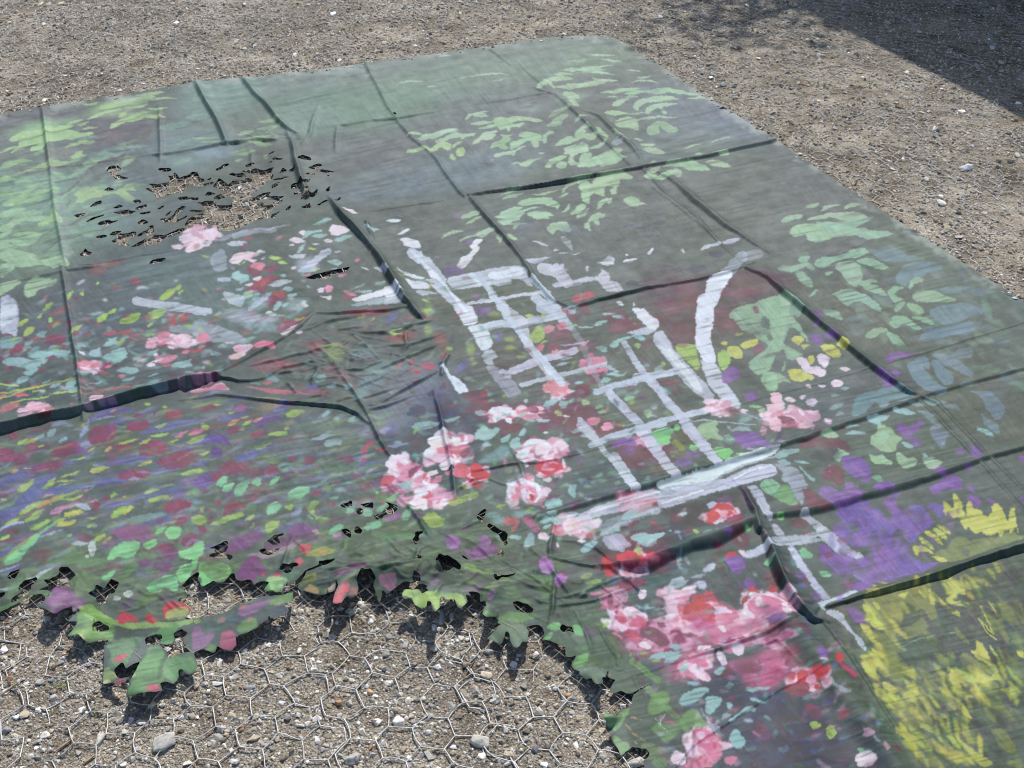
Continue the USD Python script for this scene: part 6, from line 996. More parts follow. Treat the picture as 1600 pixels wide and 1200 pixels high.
def build_paint():
    r = np.random.default_rng(3)
    col = np.zeros(PX.shape + (3,)) + np.array([100, 110, 106.0])
    tint = vfbm(PX / 120, PY / 70, 3, 26)[..., None]
    col += (tint - 0.5) * np.array([16, 6, 16.0]) + (MOTTLE[..., None] - 0.5) * 34

    def put(sl, mask, rgb, alpha):
        rgb = np.array(rgb, float) + r.normal(0, 3.0, 3)
        pick_streak = STREAK if r.random() < 0.6 else STREAK2
        k = (pick_streak[sl] - 0.5)[..., None]
        lo = r.uniform(0.34, 0.46)
        a = (mask * alpha * np.clip(1.0 + 0.7 * np.minimum(STREAK[sl] - lo, 0) / 0.25 + 1.5 * np.minimum(PATCHY[sl] - 0.36, 0), 0.25, 1))[..., None]
        th = r.uniform(0, 2 * np.pi)                                     # paint lies thicker towards one end of a mark
        dx, dy = PX[sl] - PX[sl].mean(), PY[sl] - PY[sl].mean()
        ramp = (dx * math.cos(th) + dy * math.sin(th)) / (0.5 * max(np.ptp(PX[sl]), np.ptp(PY[sl])) + 1)
        col[sl] = col[sl] * (1 - a) + (rgb + k * 40 + 9 * ramp[..., None]) * a

    def poly_mask(P, soft=0.55):
        sl = pick(P[:, 0].min() - 6, P[:, 1].min() - 5, P[:, 0].max() + 6, P[:, 1].max() + 5)
        return sl, ndimage.gaussian_filter(inside(P, PW[sl], QW[sl]).astype(float), soft)

    def rounded(P):
        for _ in range(2):
            Q = np.roll(P, -1, 0)
            P = np.stack([0.8 * P + 0.2 * Q, 0.2 * P + 0.8 * Q], 1).reshape(-1, 2)
        return P

    x0 = y0 = 0.0
    s = 5.0
    for line in PAINT.strip().splitlines():
        line = line.strip()
        if line.startswith("@"):
            a = line[1:].split()
            x0, y0, s = float(a[0]), float(a[1]), float(a[2]) if len(a) > 2 else (5.0 if (a[0], a[1]) != ("0", "0") else 1.0)
            continue
        if line.startswith("P "):                                       # painted blooms: overlapping petals round a centre
            for part in line[2:].split():
                cx, cy, rx, ry, kind = part.split(":")
                cx, cy, rx, ry = float(cx), float(cy), float(rx), float(ry)
                deep, mid, light = dict(w=((200, 90, 116), (226, 160, 184), (243, 226, 234)), r=((190, 44, 66), (214, 72, 96), (240, 190, 206)), m=((140, 60, 96), (196, 104, 140), (222, 160, 186)), p=((206, 110, 134), (228, 150, 172), (242, 206, 218)))[kind]
                n = int(9 + rx / 3)
                for q in range(n):
                    f = q / (n - 1)
                    a, d = 2.4 * q + r.normal(0, 0.5), (1 - f) * 0.78 + 0.12
                    ex, ey = cx + rx * d * math.cos(a), cy + ry * d * math.sin(a)
                    w, h = rx * r.uniform(0.26, 0.46), ry * r.uniform(0.26, 0.46)
                    th = np.linspace(0, 2 * np.pi, 14)[:-1]
                    wob = 1 + 0.16 * np.sin(2 * th + r.uniform(0, 6)) + 0.1 * np.sin(3 * th + r.uniform(0, 6))
                    tw = a + r.normal(0, .4)
                    ux, uy = w * wob * np.cos(th), h * wob * np.sin(th)
                    P = np.stack([ex + ux * math.cos(tw) - uy * math.sin(tw) * w / h * 0.8, ey + (ux * math.sin(tw) * h / w * 1.2 + uy * math.cos(tw))], 1)
                    tone = r.random() + 0.35 * (d - 0.5)
                    rgb = light if tone > 0.55 else mid if tone > 0.2 else deep
                    put(*poly_mask(P, 0.8), rgb, r.uniform(0.75, 0.97))
                    if r.random() < 0.5:                                # a pale loaded edge
                        put(*poly_mask(P * [1, 1] + [0, -0.18 * h] if tone < .55 else P * 0.6 + 0.4 * np.array([ex, ey]), 0.7), light if tone < .55 else mid, 0.35)
            continue
        if line.startswith("F "):                                       # loose brush marks filling a zone
            head, zone = line.split("|")
            _, n, ln, wd, ang, sd, alpha, names = head.split(" ")
            Z = tile(zone, 0, 0, 1.0)
            (l0, l1), (w0, w1), names = map(float, ln.split(",")), map(float, wd.split(",")), names.replace("),", ")|").replace(",(", "|(")
            names = [v for q in names.split("|") for v in ([q] if "(" in q else q.split(","))]
            names = [C[v] if v in C else tuple(float(w) for w in v.strip("()").split(",")) for v in names if v]
            done = 0
            while done < int(n):
                c = r.uniform(Z.min(0), Z.max(0))
                if not inside(Z, c[:1], c[1:])[0]:
                    continue
                done += 1
                a, L, w = math.radians(float(ang) + r.normal(0, float(sd))), r.uniform(l0, l1), r.uniform(w0, w1)
                t = np.linspace(0, 1, 9)
                hw = 0.5 * w * np.sin(np.pi * np.clip(t * 0.93 + 0.05, 0, 1)) ** r.uniform(0.35, 0.9)
                bend = r.normal(0, 0.08) * L * np.sin(np.pi * t)
                mx, my = c[0] + (t - 0.5) * L * math.cos(a) - bend * math.sin(a), c[1] + (t - 0.5) * L * math.sin(a) + bend * math.cos(a)
                P = np.vstack([np.stack([mx - hw * math.sin(a), my + hw * math.cos(a)], 1), np.stack([mx + hw * math.sin(a), my - hw * math.cos(a)], 1)[::-1]])
                put(*poly_mask(P, 1.0), np.array(names[r.integers(len(names))], float) + r.normal(0, 6, 3), float(alpha) * r.uniform(0.6, 1.1))
            continue
        name, kind, alpha, rest = line.split(" ", 3)
        rgb = C[name] if name in C else tuple(float(v) for v in name.strip("()").split(","))
        alpha = float(alpha)
        if kind == "p":
            for part in rest.split("|"):
                P = tile(part, x0, y0, s)
                if len(P) > 2:
                    put(*poly_mask(rounded(P)), rgb, alpha)
        elif kind in "sb":
            for part in rest.split():
                cx, cy, rx, ry, ang = (float(v) for v in part.split(","))
                cx, cy, rx, ry = x0 + cx / s, y0 + cy / s, rx / s, ry / s
                m = 1.6 if kind == "s" else 1.15
                R = max(rx, ry) * m + 4
                sl = pick(cx - R, cy - R, cx + R, cy + R)
                c, w = math.cos(math.radians(ang)), math.sin(math.radians(ang))
                dx, dy = PW[sl] - cx, QW[sl] - cy
                d = np.hypot((dx * c + dy * w) / rx, (-dx * w + dy * c) / ry)
                if kind == "s":
                    d = d + 0.7 * (MOTTLE[sl] - 0.5) + 0.5 * (STREAK[sl] - 0.5)
                    put(sl, smoothstep(1.5, 0.45, d), rgb, alpha)
                else:
                    d = d + 0.5 * (vfbm(PX[sl] / (0.55 * rx + 1), PY[sl] / (0.55 * ry + 1), 2, 31) - 0.5)
                    put(sl, smoothstep(1.1, 0.92, d), rgb, alpha)
        elif kind == "t":
            for part in rest.split():
                ax, ay, bx, by, w = (float(v) for v in part.split(","))
                ax, ay, bx, by, w = x0 + ax / s, y0 + ay / s, x0 + bx / s, y0 + by / s, w / s
                t = np.linspace(0, 1, 9)
                L = math.hypot(bx - ax, by - ay) + 1e-6
                nx, ny = -(by - ay) / L, (bx - ax) / L
                bend = r.normal(0, 0.05) * L
                mx, my = ax + (bx - ax) * t + nx * bend * np.sin(np.pi * t), ay + (by - ay) * t + ny * bend * np.sin(np.pi * t)
                hw = 0.5 * w * np.sin(np.pi * np.clip(t * 0.93 + 0.05, 0, 1)) ** 0.7
                P = np.vstack([np.stack([mx + nx * hw, my + ny * hw], 1), np.stack([mx - nx * hw, my - ny * hw], 1)[::-1]])
                put(*poly_mask(P), rgb, alpha)
        elif kind[0] == "l":
            hw = 0.5 * float(kind[1:]) / s
            for part in rest.split("|"):
                P = tile(part, x0, y0, s)
                R = hw + 5
                sl = pick(P[:, 0].min() - R, P[:, 1].min() - R, P[:, 0].max() + R, P[:, 1].max() + R)
                d = np.full(PX[sl].shape, 1e9)
                for (ax, ay), (bx, by) in zip(P[:-1], P[1:]):
                    ex, ey = bx - ax, by - ay
                    t = clamp01(((PW[sl] - ax) * ex + (QW[sl] - ay) * ey) / (ex * ex + ey * ey + 1e-9))
                    d = np.minimum(d, np.hypot(PW[sl] - ax - t * ex, QW[sl] - ay - t * ey))
                put(sl, smoothstep(hw + 0.7, hw - 0.7, d), rgb, alpha)

    # dry-brush scuffs, dust in the weave and the worn pale border
    weave = vfbm(PX / 2.3, PY / 2.3, 2, 41)[..., None]
    col += (weave - 0.5) * 13 + (STREAK[..., None] - 0.5) * 9 + (vfbm(PX / 9, PY / 6, 3, 42)[..., None] - 0.5) * 16
    scuff = smoothstep(0.70, 0.78, vfbm(PX / 18, PY / 7, 4, 43)) * smoothstep(0.5, 0.7, vfbm(PX / 90, PY / 60, 2, 44))
    col += scuff[..., None] * 26
    edge = np.minimum(edge_distance(OUTLINE[1:13]) , edge_distance(OUTLINE[10:22]))
    pale = smoothstep(16, 2, edge + 14 * (vfbm(PX / 8, PY / 5, 3, 45) - 0.5)) * smoothstep(0.45, 0.62, vfbm(PX / 30, PY / 20, 3, 46))
    col = col * (1 - 0.6 * pale[..., None]) + np.array([190, 190, 182.0]) * 0.6 * pale[..., None]
    return np.clip(col, 8, 245)


def edge_distance(line):
    line = np.asarray(line, float)
    d = np.full(PX.shape, 1e9)
    for (ax, ay), (bx, by) in zip(line[:-1], line[1:]):
        ex, ey = bx - ax, by - ay
        t = clamp01(((PX - ax) * ex + (PY - ay) * ey) / (ex * ex + ey * ey + 1e-9))
        d = np.minimum(d, np.hypot(PX - ax - t * ex, (PY - ay - t * ey)))
    return d


# --- which cells of the sheet are cloth (0 = none, 1 = the sheet, 2.. = a loose cut piece)
def build_labels():
    mx, my = 0.5 * (PX[:-1, :-1] + PX[1:, 1:]), 0.5 * (PY[:-1, :-1] + PY[1:, 1:])
    qx, qy = mx + 1.6 * (vfbm(mx / 6, my / 6, 2, 51) - 0.5), my + 1.6 * (vfbm(mx / 6, my / 6, 2, 52) - 0.5)
    outer = np.vstack([np.array(OUTLINE, float)] + [tile(t, x, y) for x, y, t in LOWER])
    lab = inside(outer, qx, qy).astype(int)
    holes = np.zeros(lab.shape, bool)
    for x, y, text in HOLES:
        for part in text.split("|"):
            P = tile(part, x, y)
            a, b = np.searchsorted(XS, [P[:, 0].min() - 4, P[:, 0].max() + 4])
            c, d = np.searchsorted(YS, [P[:, 1].min() - 4, P[:, 1].max() + 4])
            sl = slice(max(c, 0), min(d, lab.shape[0])), slice(max(a, 0), min(b, lab.shape[1]))
            holes[sl] |= inside(P, qx[sl], qy[sl])
    r = np.random.default_rng(88)                                       # more slits between the cut leaves at the upper left
    for _ in range(34):
        x, y = r.uniform(150, 520), r.uniform(255, 385)
        y -= 0.16 * (x - 330)
        a, L, w = math.radians(-14 + r.normal(0, 16)), r.uniform(7, 17), r.uniform(1.8, 3.4)
        t = np.linspace(0, 2 * np.pi, 11)[:-1]
        u, v = L * np.cos(t), w * np.sin(t) * (1 + 0.5 * np.sin(2 * t + r.uniform(0, 6)))
        P = np.stack([x + u * math.cos(a) - v * math.sin(a), y + u * math.sin(a) + v * math.cos(a)], 1)
        if y > 240 and y < 372 - 0.1 * (x - 200):
            holes |= inside(P, qx, qy)
    lab[holes] = 0
    for k, (x, y, text, *_) in enumerate(FLAPS):
        P = tile(text, x, y)
        lab[(lab > 0) & inside(P, mx, my)] = 2 + k
    pieces, count = ndimage.label(lab > 0)                     # leave out crumbs that touch nothing
    size = ndimage.sum_labels(np.ones_like(pieces), pieces, np.arange(count + 1))
    lab[size[pieces] < 60] = 0
    return lab


LIFTS = [(300, 310, 190, 70, .005), (470, 300, 120, 60, .003), (150, 930, 190, 60, .012), (440, 880, 170, 50, .010), (620, 830, 90, 40, .008), (760, 860, 110, 60, .012), (900, 1000, 60, 70, .016), (980, 1110, 40, 60, .008),
         (560, 560, 150, 70, .008), (620, 900, 150, 40, .022), (700, 930, 90, 40, .018), (480, 440, 60, 20, .004)]


def build_heights():
    lift = np.full(PX.shape, 0.0095)
    edge = np.minimum(edge_distance(OUTLINE[0:13]), edge_distance(OUTLINE[10:21]))
    for cx, cy, rx, ry, h in LIFTS:
        lift += h * np.exp(-((PX - cx) / rx) ** 2 - ((PY - cy) / ry) ** 2)
    mx, my = PX, PY
    curl = np.zeros(PX.shape)
    for x, y, text, hinge, tip, h, _ in FLAPS:
        P = tile(text, x, y)
        sl = pick(P[:, 0].min() - 8, P[:, 1].min() - 8, P[:, 0].max() + 8, P[:, 1].max() + 8)
        reg = inside(P, PX[sl], PY[sl])
        hx, hy = np.array(tip, float) - hinge
        t = ((PX[sl] - hinge[0]) * hx + (PY[sl] - hinge[1]) * hy) / (hx * hx + hy * hy)
        u = ((PX[sl] - hinge[0]) * -hy + (PY[sl] - hinge[1]) * hx) / (hx * hx + hy * hy)
        curl[sl] += reg * (h * smoothstep(-0.1, 1.1, t) * (0.75 + 0.25 * np.cos(3 * u)) + 0.006 * np.sin(5 * u + 2 * t) * smoothstep(0, .6, t))
    lift = lift * (0.30 + 0.70 * smoothstep(2, 40, edge)) + 0.012 * smoothstep(0.55, 0.8, vfbm(PX / 70, PY / 40, 3, 53)) * smoothstep(40, 4, edge)
    smooth_h = lift + curl
    # creases and folds
    acc = np.zeros(PX.shape)
    cellsize = np.maximum(np.abs(np.gradient(GY0, axis=0)), 0.0014)
    shadow = 1 / math.tan(SUN_EL)
    sh = np.array([math.sin(SUN_AZ), math.cos(SUN_AZ)])
    r = np.random.default_rng(61)
    creases = []
    for cx, cy, rx, ry, count, ang, spread, big in ((565, 560, 120, 50, 26, -16, 35, 2.6), (740, 880, 150, 60, 30, -8, 40, 4.2), (900, 915, 70, 50, 14, 20, 40, 4.0), (560, 880, 120, 40, 16, -10, 25, 3.6), (230, 920, 220, 40, 24, -14, 30, 2.4), (980, 1010, 50, 60, 7, 60, 20, 2.0), (1330, 390, 130, 20, 10, -10, 20, 1.8), (460, 215, 60, 26, 10, 10, 60, 2.0)):
        for _ in range(count):
            x, y, a, L = cx + rx * r.normal() * 0.55, cy + ry * r.normal() * 0.55, math.radians(ang + spread * r.normal()), r.uniform(14, 60)
            y -= 0.2 * (x - cx) * (ang < 0)
            t = np.linspace(-0.5, 0.5, 4)
            off = r.normal(0, 2.2, 4)
            pts = [(x + L * k * math.cos(a) - o * math.sin(a), y + L * k * math.sin(a) + o * math.cos(a)) for k, o in zip(t, off)]
            b = r.uniform(0.8, big)
            creases.append((" ".join(f"{u:.1f},{v:.1f}" for u, v in pts), f"{0.3 * b:.2f} {b:.2f} {0.8 * b:.2f} {0.2 * b:.2f}", r.uniform(0.02, 0.045), 1.3))
    for line, bands, gentle, face in FOLDS + creases:
        P = tile(line, 0, 0, 1.0)
        if len(P) > 2 and np.ptp(P[:, 0]) + np.ptp(P[:, 1]) > 50:         # hand-laid folds wander a little and fade out at their ends
            m = max(int((np.ptp(P[:, 0]) + np.ptp(P[:, 1])) / 14), len(P))
            w = np.interp(np.linspace(0, 1, m), np.linspace(0, 1, len(P)), [float(b) for b in bands.split()])
            P = np.stack([np.interp(np.linspace(0, 1, m), np.linspace(0, 1, len(P)), P[:, c]) for c in (0, 1)], 1) + r.normal(0, 0.35, (m, 2))
            w = w * np.clip(1 + 0.10 * np.interp(np.arange(m), np.arange(0, m + 3, 3), r.normal(size=len(np.arange(0, m + 3, 3)))), 0.5, 1.5)
            d = P[-1] - P[-2]
            P, w = np.vstack([P[0] - (P[1] - P[0]), P, P[-1] + d]), np.concatenate([[0.1 * w[0]], w, [0.1 * w[-1]]])
            bands = " ".join(f"{b:.2f}" for b in w)
        band = np.interp(np.linspace(0, 1, len(P)), np.linspace(0, 1, len(bands.split())), [float(b) for b in bands.split()])
        W0 = np.stack(ground_at(P[:, 0], P[:, 1]), 1)
        d = np.gradient(W0, axis=0)
        d /= np.linalg.norm(d, axis=1, keepdims=True)
        n = np.stack([d[:, 1], -d[:, 0]], 1)
        n *= np.where((n @ sh) > 0, -1, 1)[:, None]                      # towards the shaded side
        dpx = np.gradient(P, axis=0)
        dpx /= np.linalg.norm(dpx, axis=1, keepdims=True)
        q = np.stack(pixel_of(*(W0 + 0.01 * n).T), 1) - P
        per_m = np.abs(q[:, 0] * dpx[:, 1] - q[:, 1] * dpx[:, 0]) / 0.01
        dist = np.linalg.norm(W0, axis=1)
        back = -W0 / dist[:, None] * (dist / EYE)[:, None]               # how far a raised point shifts, per metre of height, away from the eye (negated)
        span = np.maximum((n * back).sum(1) + shadow * np.abs(n @ sh), 0.55)
        span = np.where(band < 5, np.minimum(span, 1.9), span)
        soft = face > 1.25 and gentle >= 0.05
        h = np.clip(band / per_m / (face + np.maximum((n * back).sum(1), 0.2)) if soft else (1 + 1.1 * np.exp(-band / 4)) * (0.86 if band.max() > 7.5 else 1.0) * band / per_m / span, 0.0016, 0.045)
        W = np.stack([np.array(ground_at(a, b, z)) for (a, b), z in zip(P, h + 0.6 * 0.0095)])
        pad = 90
        sl = pick(P[:, 0].min() - pad, P[:, 1].min() - pad, P[:, 0].max() + pad, P[:, 1].max() + pad)
        X, Y = GX0[sl], GY0[sl]
        best, side, hh = np.full(X.shape, 1e9), np.zeros(X.shape), np.zeros(X.shape)
        for k in range(len(W) - 1):
            e = W[k + 1] - W[k]
            L2 = (e ** 2).sum()
            t = ((X - W[k, 0]) * e[0] + (Y - W[k, 1]) * e[1]) / L2
            tc = clamp01(t)
            dx, dy = X - W[k, 0] - tc * e[0], Y - W[k, 1] - tc * e[1]
            dd = dx * dx + dy * dy
            nk = n[k] + n[k + 1]
            use = dd < best
            best = np.where(use, dd, best)
            side = np.where(use, dx * nk[0] + dy * nk[1], side)
            hh = np.where(use, (h[k] * (1 - tc) + h[k + 1] * tc), hh)
        dd = np.sqrt(best)
        w1 = 0.5 * gentle * np.clip(hh / 0.02, 0.25, 1.3)
        wf = np.maximum(0.42 * hh * face, cellsize[sl] * 1.6)
        z = np.where(side <= 0, hh * np.exp(-1.9 * dd / w1), hh * clamp01(1 - (dd / np.maximum(hh * face, 0.004)) ** 2) if soft else hh * (1 - smoothstep(0, 1, dd / wf)))
        acc[sl] = np.maximum(acc[sl], z)
    fold = ndimage.gaussian_filter(acc, (0.6, 1.2))
    for line, h, w in ROLLS:
        P = tile(line, 0, 0, 1.0)
        W = np.stack(ground_at(P[:, 0], P[:, 1]), 1)
        pad = 130
        sl = pick(P[:, 0].min() - pad, P[:, 1].min() - pad, P[:, 0].max() + pad, P[:, 1].max() + pad)
        best = np.full(PX[sl].shape, 1e9)
        for a, b in zip(W[:-1], W[1:]):
            e = b - a
            t = clamp01(((GX0[sl] - a[0]) * e[0] + (GY0[sl] - a[1]) * e[1]) / (e ** 2).sum())
            best = np.minimum(best, np.hypot(GX0[sl] - a[0] - t * e[0], GY0[sl] - a[1] - t * e[1]))
        fold[sl] += h * np.exp(-(best / w) ** 2)
    # wrinkles
    crump = np.exp(-((PX - 560) / 120) ** 2 - ((PY - 555 + 0.2 * (PX - 560)) / 60) ** 2)
    rag = np.exp(-((PX - 720) / 260) ** 2 - ((PY - 880 - 0.15 * (PX - 720)) / 75) ** 2) + 0.6 * np.exp(-((PX - 250) / 260) ** 2 - ((PY - 940) / 50) ** 2)
    a = math.radians(-14)
    cu, cv = GX0 * math.cos(a) + GY0 * math.sin(a), -GX0 * math.sin(a) + GY0 * math.cos(a)
    ridge1 = 1 - np.abs(2 * vfbm(cu * 9, cv * 34, 3, 61) - 1)
    ridge2 = 1 - np.abs(2 * vfbm(GX0 * 22 + 3 * vnoise(GX0 * 6, GY0 * 6, 3), GY0 * 26, 2, 62) - 1)
    flat = np.clip(1 - crump - rag, 0.25, 1)
    wr = 0.011 * (vfbm(GX0 * 2.3, GY0 * 2.3, 2, 63) - 0.5) + 0.0012 * flat * (ridge2 ** 3) * smoothstep(0.45, 0.7, vfbm(GX0 * 3, GY0 * 3, 2, 65)) + 0.0010 * (vfbm(GX0 * 11, GY0 * 11, 2, 64) - 0.5)
    wr += crump * (0.004 * ridge1 ** 3 + 0.002 * ridge2 ** 2) + rag * (0.0035 * ridge2 ** 3 + 0.003 * ridge1 ** 2)
    total = smooth_h + fold + wr * (0.35 + 0.65 * smoothstep(2, 40, edge))
    return smooth_h, np.maximum(total, 0.0035)


LABEL = build_labels()
SMOOTH_H, HEIGHT = build_heights()
_veil = np.full(PX.shape, HAZE)                                         # loose leaves face away from the glare, so their own colour shows plainer
for _k in range(len(FLAPS)):
    _veil[:-1, :-1][LABEL == 2 + _k] = 0.030
_veil = ndimage.gaussian_filter(_veil - 0.022 * np.exp(-((PX - 100) / 420) ** 2 - ((PY - 760) / 190) ** 2), 2.0)
PAINTED = to_base(build_paint(), _veil[..., None])


def stitched_positions():
    """Vertex positions; the cut edges are evened out so that they do not step along the cells."""
    U, V = PX.copy(), PY.copy()
    on = LABEL > 0
    idx = np.arange(NX * NY).reshape(NY, NX)
    pad = np.pad(on, 1)
    e = []
    up, dn = pad[:-1, 1:-1], pad[1:, 1:-1]                          # horizontal edges: between the cell above and the cell below
    r, c = np.nonzero(up != dn)
    e.append(np.stack([idx[r, c], idx[r, c + 1]], 1))
    lf, rt = pad[1:-1, :-1], pad[1:-1, 1:]
    r, c = np.nonzero(lf != rt)
    e.append(np.stack([idx[r, c], idx[r + 1, c]], 1))
    e = np.vstack(e)
    u, v = U.ravel(), V.ravel()
    for w in (0.5, 0.5, 0.5, 0.45):
        su, sv, cnt = np.zeros_like(u), np.zeros_like(v), np.zeros_like(u)
        for a, b in ((0, 1), (1, 0)):
            np.add.at(su, e[:, a], u[e[:, b]])
            np.add.at(sv, e[:, a], v[e[:, b]])
            np.add.at(cnt, e[:, a], 1)
        k = cnt > 0
        u[k] += w * (su[k] / cnt[k] - u[k])
        v[k] += w * (sv[k] / cnt[k] - v[k])
    x, y = ground_at(u, v, SMOOTH_H.ravel() * 0.85)
    return np.stack([x, y, HEIGHT.ravel() + ground_height(x, y) * 0.6], 1)


VERT = stitched_positions()


def build_cloth():
    look = usdkit.material(stage, "/World/Looks/painted_cloth_look", {
        "paint": ("attribute", {"attribute": "paint"}),
        "pos": ("geometry", {}),
        "weave": ("noise_texture", {"scale": 700, "detail": 2, "roughness": 0.6}),
        "crinkle": ("noise_texture", {"scale": 38, "detail": 5, "roughness": 0.62, "distortion": 0.6}),
        "flow": ("noise_texture", {"scale": 14, "detail": 4, "roughness": 0.6}),
        "add": ("math", {"math_type": "multiply_add", "value2": 0.10}),
        "bump": ("bump", {"strength": 0.3, "distance": 0.0022}),
        "rough": ("map_range", {"from_min": 0.3, "from_max": 0.7, "to_min": 0.68, "to_max": 0.78}),
        "p": ("principled_bsdf", {"specular_ior_level": 0.5, "roughness": 0.5})},
        [("pos.position", f"{n}.vector") for n in ("weave", "crinkle", "flow")] +
        [("paint.color", "p.base_color"), ("weave.fac", "add.value1"), ("crinkle.fac", "add.value3"), ("add.value", "bump.height"),
         ("bump.normal", "p.normal"), ("flow.fac", "rough.value"), ("rough.result", "p.roughness")], surface="p.BSDF")
    n = NX
    r, c = np.nonzero(LABEL > 0)
    kinds = LABEL[r, c]
    a = r * n + c
    odd = ((r + c) % 2 == 0)[:, None]
    quad = np.stack([a, a + n, a + n + 1, a + 1], 1)                     # rows run towards the camera: this order faces up
    t1 = np.where(odd, quad[:, [0, 1, 2]], quad[:, [0, 1, 3]])
    t2 = np.where(odd, quad[:, [0, 2, 3]], quad[:, [1, 2, 3]])
    tri = np.concatenate([t1, t2])
    kinds = np.concatenate([kinds, kinds])
    fn = np.cross(VERT[tri[:, 1]] - VERT[tri[:, 0]], VERT[tri[:, 2]] - VERT[tri[:, 0]])
    normal = np.zeros_like(VERT)
    for k in range(3):
        np.add.at(normal, tri[:, k], fn)
    normal /= np.maximum(np.linalg.norm(normal, axis=1, keepdims=True), 1e-20)
    paint = PAINTED.reshape(-1, 3)

    root = empty("painted_cloth")
    tag(root, "creased cloth painted with a flower garden, its lower edge cut into leaves, flat on gravel", "painted cloth")
    path = str(root.GetPath())

    def piece(name, sel, label=None):
        f = tri[sel]
        if not len(f):
            return
        ids, f = np.unique(f, return_inverse=True)
        m = UsdGeom.Mesh.Define(stage, numbered(name, path))
        m.CreatePointsAttr(Vt.Vec3fArray.FromNumpy(VERT[ids].astype(np.float32)))
        m.CreateFaceVertexCountsAttr(Vt.IntArray.FromNumpy(np.full(len(f.reshape(-1, 3)), 3, np.int32)))
        m.CreateFaceVertexIndicesAttr(Vt.IntArray.FromNumpy(f.astype(np.int32).ravel()))
        m.CreateSubdivisionSchemeAttr("none")
        m.CreateNormalsAttr(Vt.Vec3fArray.FromNumpy(normal[ids].astype(np.float32)))
        m.SetNormalsInterpolation("vertex")
        UsdGeom.PrimvarsAPI(m).CreatePrimvar("paint", Sdf.ValueTypeNames.Color3fArray, "vertex").Set(Vt.Vec3fArray.FromNumpy(paint[ids].astype(np.float32)))
        bind(m.GetPrim(), look)
        if label:
            m.GetPrim().SetCustomDataByKey("label", label)

    piece("canvas", kinds == 1)
    for k, flap in enumerate(FLAPS):
        piece("cut_leaf", kinds == 2 + k, flap[6])
    return root


cloth = build_cloth()

# ---------------------------------------------------------------- thin netting glued behind the cut parts of the cloth
OPEN = LABEL == 0
NEAR_EDGE = ndimage.binary_dilation(OPEN, iterations=1)
NEAR_OPEN = ndimage.binary_dilation(OPEN, iterations=7)                # ground that can be seen past the cloth


def cell_of(px, py):
    i, j = np.searchsorted(YS, py) - 1, np.searchsorted(XS, px) - 1
    ok = (i >= 0) & (j >= 0) & (i < LABEL.shape[0]) & (j < LABEL.shape[1])
    return np.clip(i, 0, LABEL.shape[0] - 1), np.clip(j, 0, LABEL.shape[1] - 1), ok


def clear_of_cloth(x, y, near=True):
    """Whether ground points can be seen past the cloth (outside it, or in and about its holes)."""
    px, py = pixel_of(x, y)
    i, j, ok = cell_of(px, py)
    m = NEAR_OPEN if near else OPEN
    return np.where(ok, m[i, j], (py < 60) | (px > 2290) | (px < -590))


def plain(name, color, rough=0.6, metallic=0.0, spec=0.5, vary=0.0, scale=40.0, bump=0.0):
    nodes = {"p": ("principled_bsdf", {"base_color": color, "roughness": rough, "metallic": metallic, "specular_ior_level": spec})}
    links = []
    if vary:
        lo, hi = [c * (1 - vary) for c in color], [min(c * (1 + vary), 0.9) for c in color]
        nodes.update(n=("noise_texture", {"scale": scale, "detail": 5, "roughness": 0.6}), g=("geometry", {}), r=("rgb_ramp", {"ramp": [(0.3, lo), (0.7, hi)]}))
        links += [("g.position", "n.vector"), ("n.fac", "r.fac"), ("r.color", "p.base_color")]
        if bump:
            nodes["b"] = ("bump", {"strength": 0.7, "distance": bump})
            links += [("n.fac", "b.height"), ("b.normal", "p.normal")]
    return usdkit.material(stage, f"/World/Looks/{name}", nodes, links, surface="p.BSDF")


net_look = plain("netting_look", (0.40, 0.34, 0.25), 0.7)
NET_ZONES = [[(60, 225), (330, 205), (560, 200), (600, 330), (560, 380), (150, 420), (50, 400)], [(-60, 880), (120, 850), (330, 800), (520, 770), (700, 790), (790, 800), (880, 960), (1000, 1060), (1060, 1200), (940, 1200), (900, 1080), (800, 1020), (690, 985), (560, 985), (440, 960), (330, 1020), (240, 1070), (120, 1010), (60, 960), (-60, 985)]]


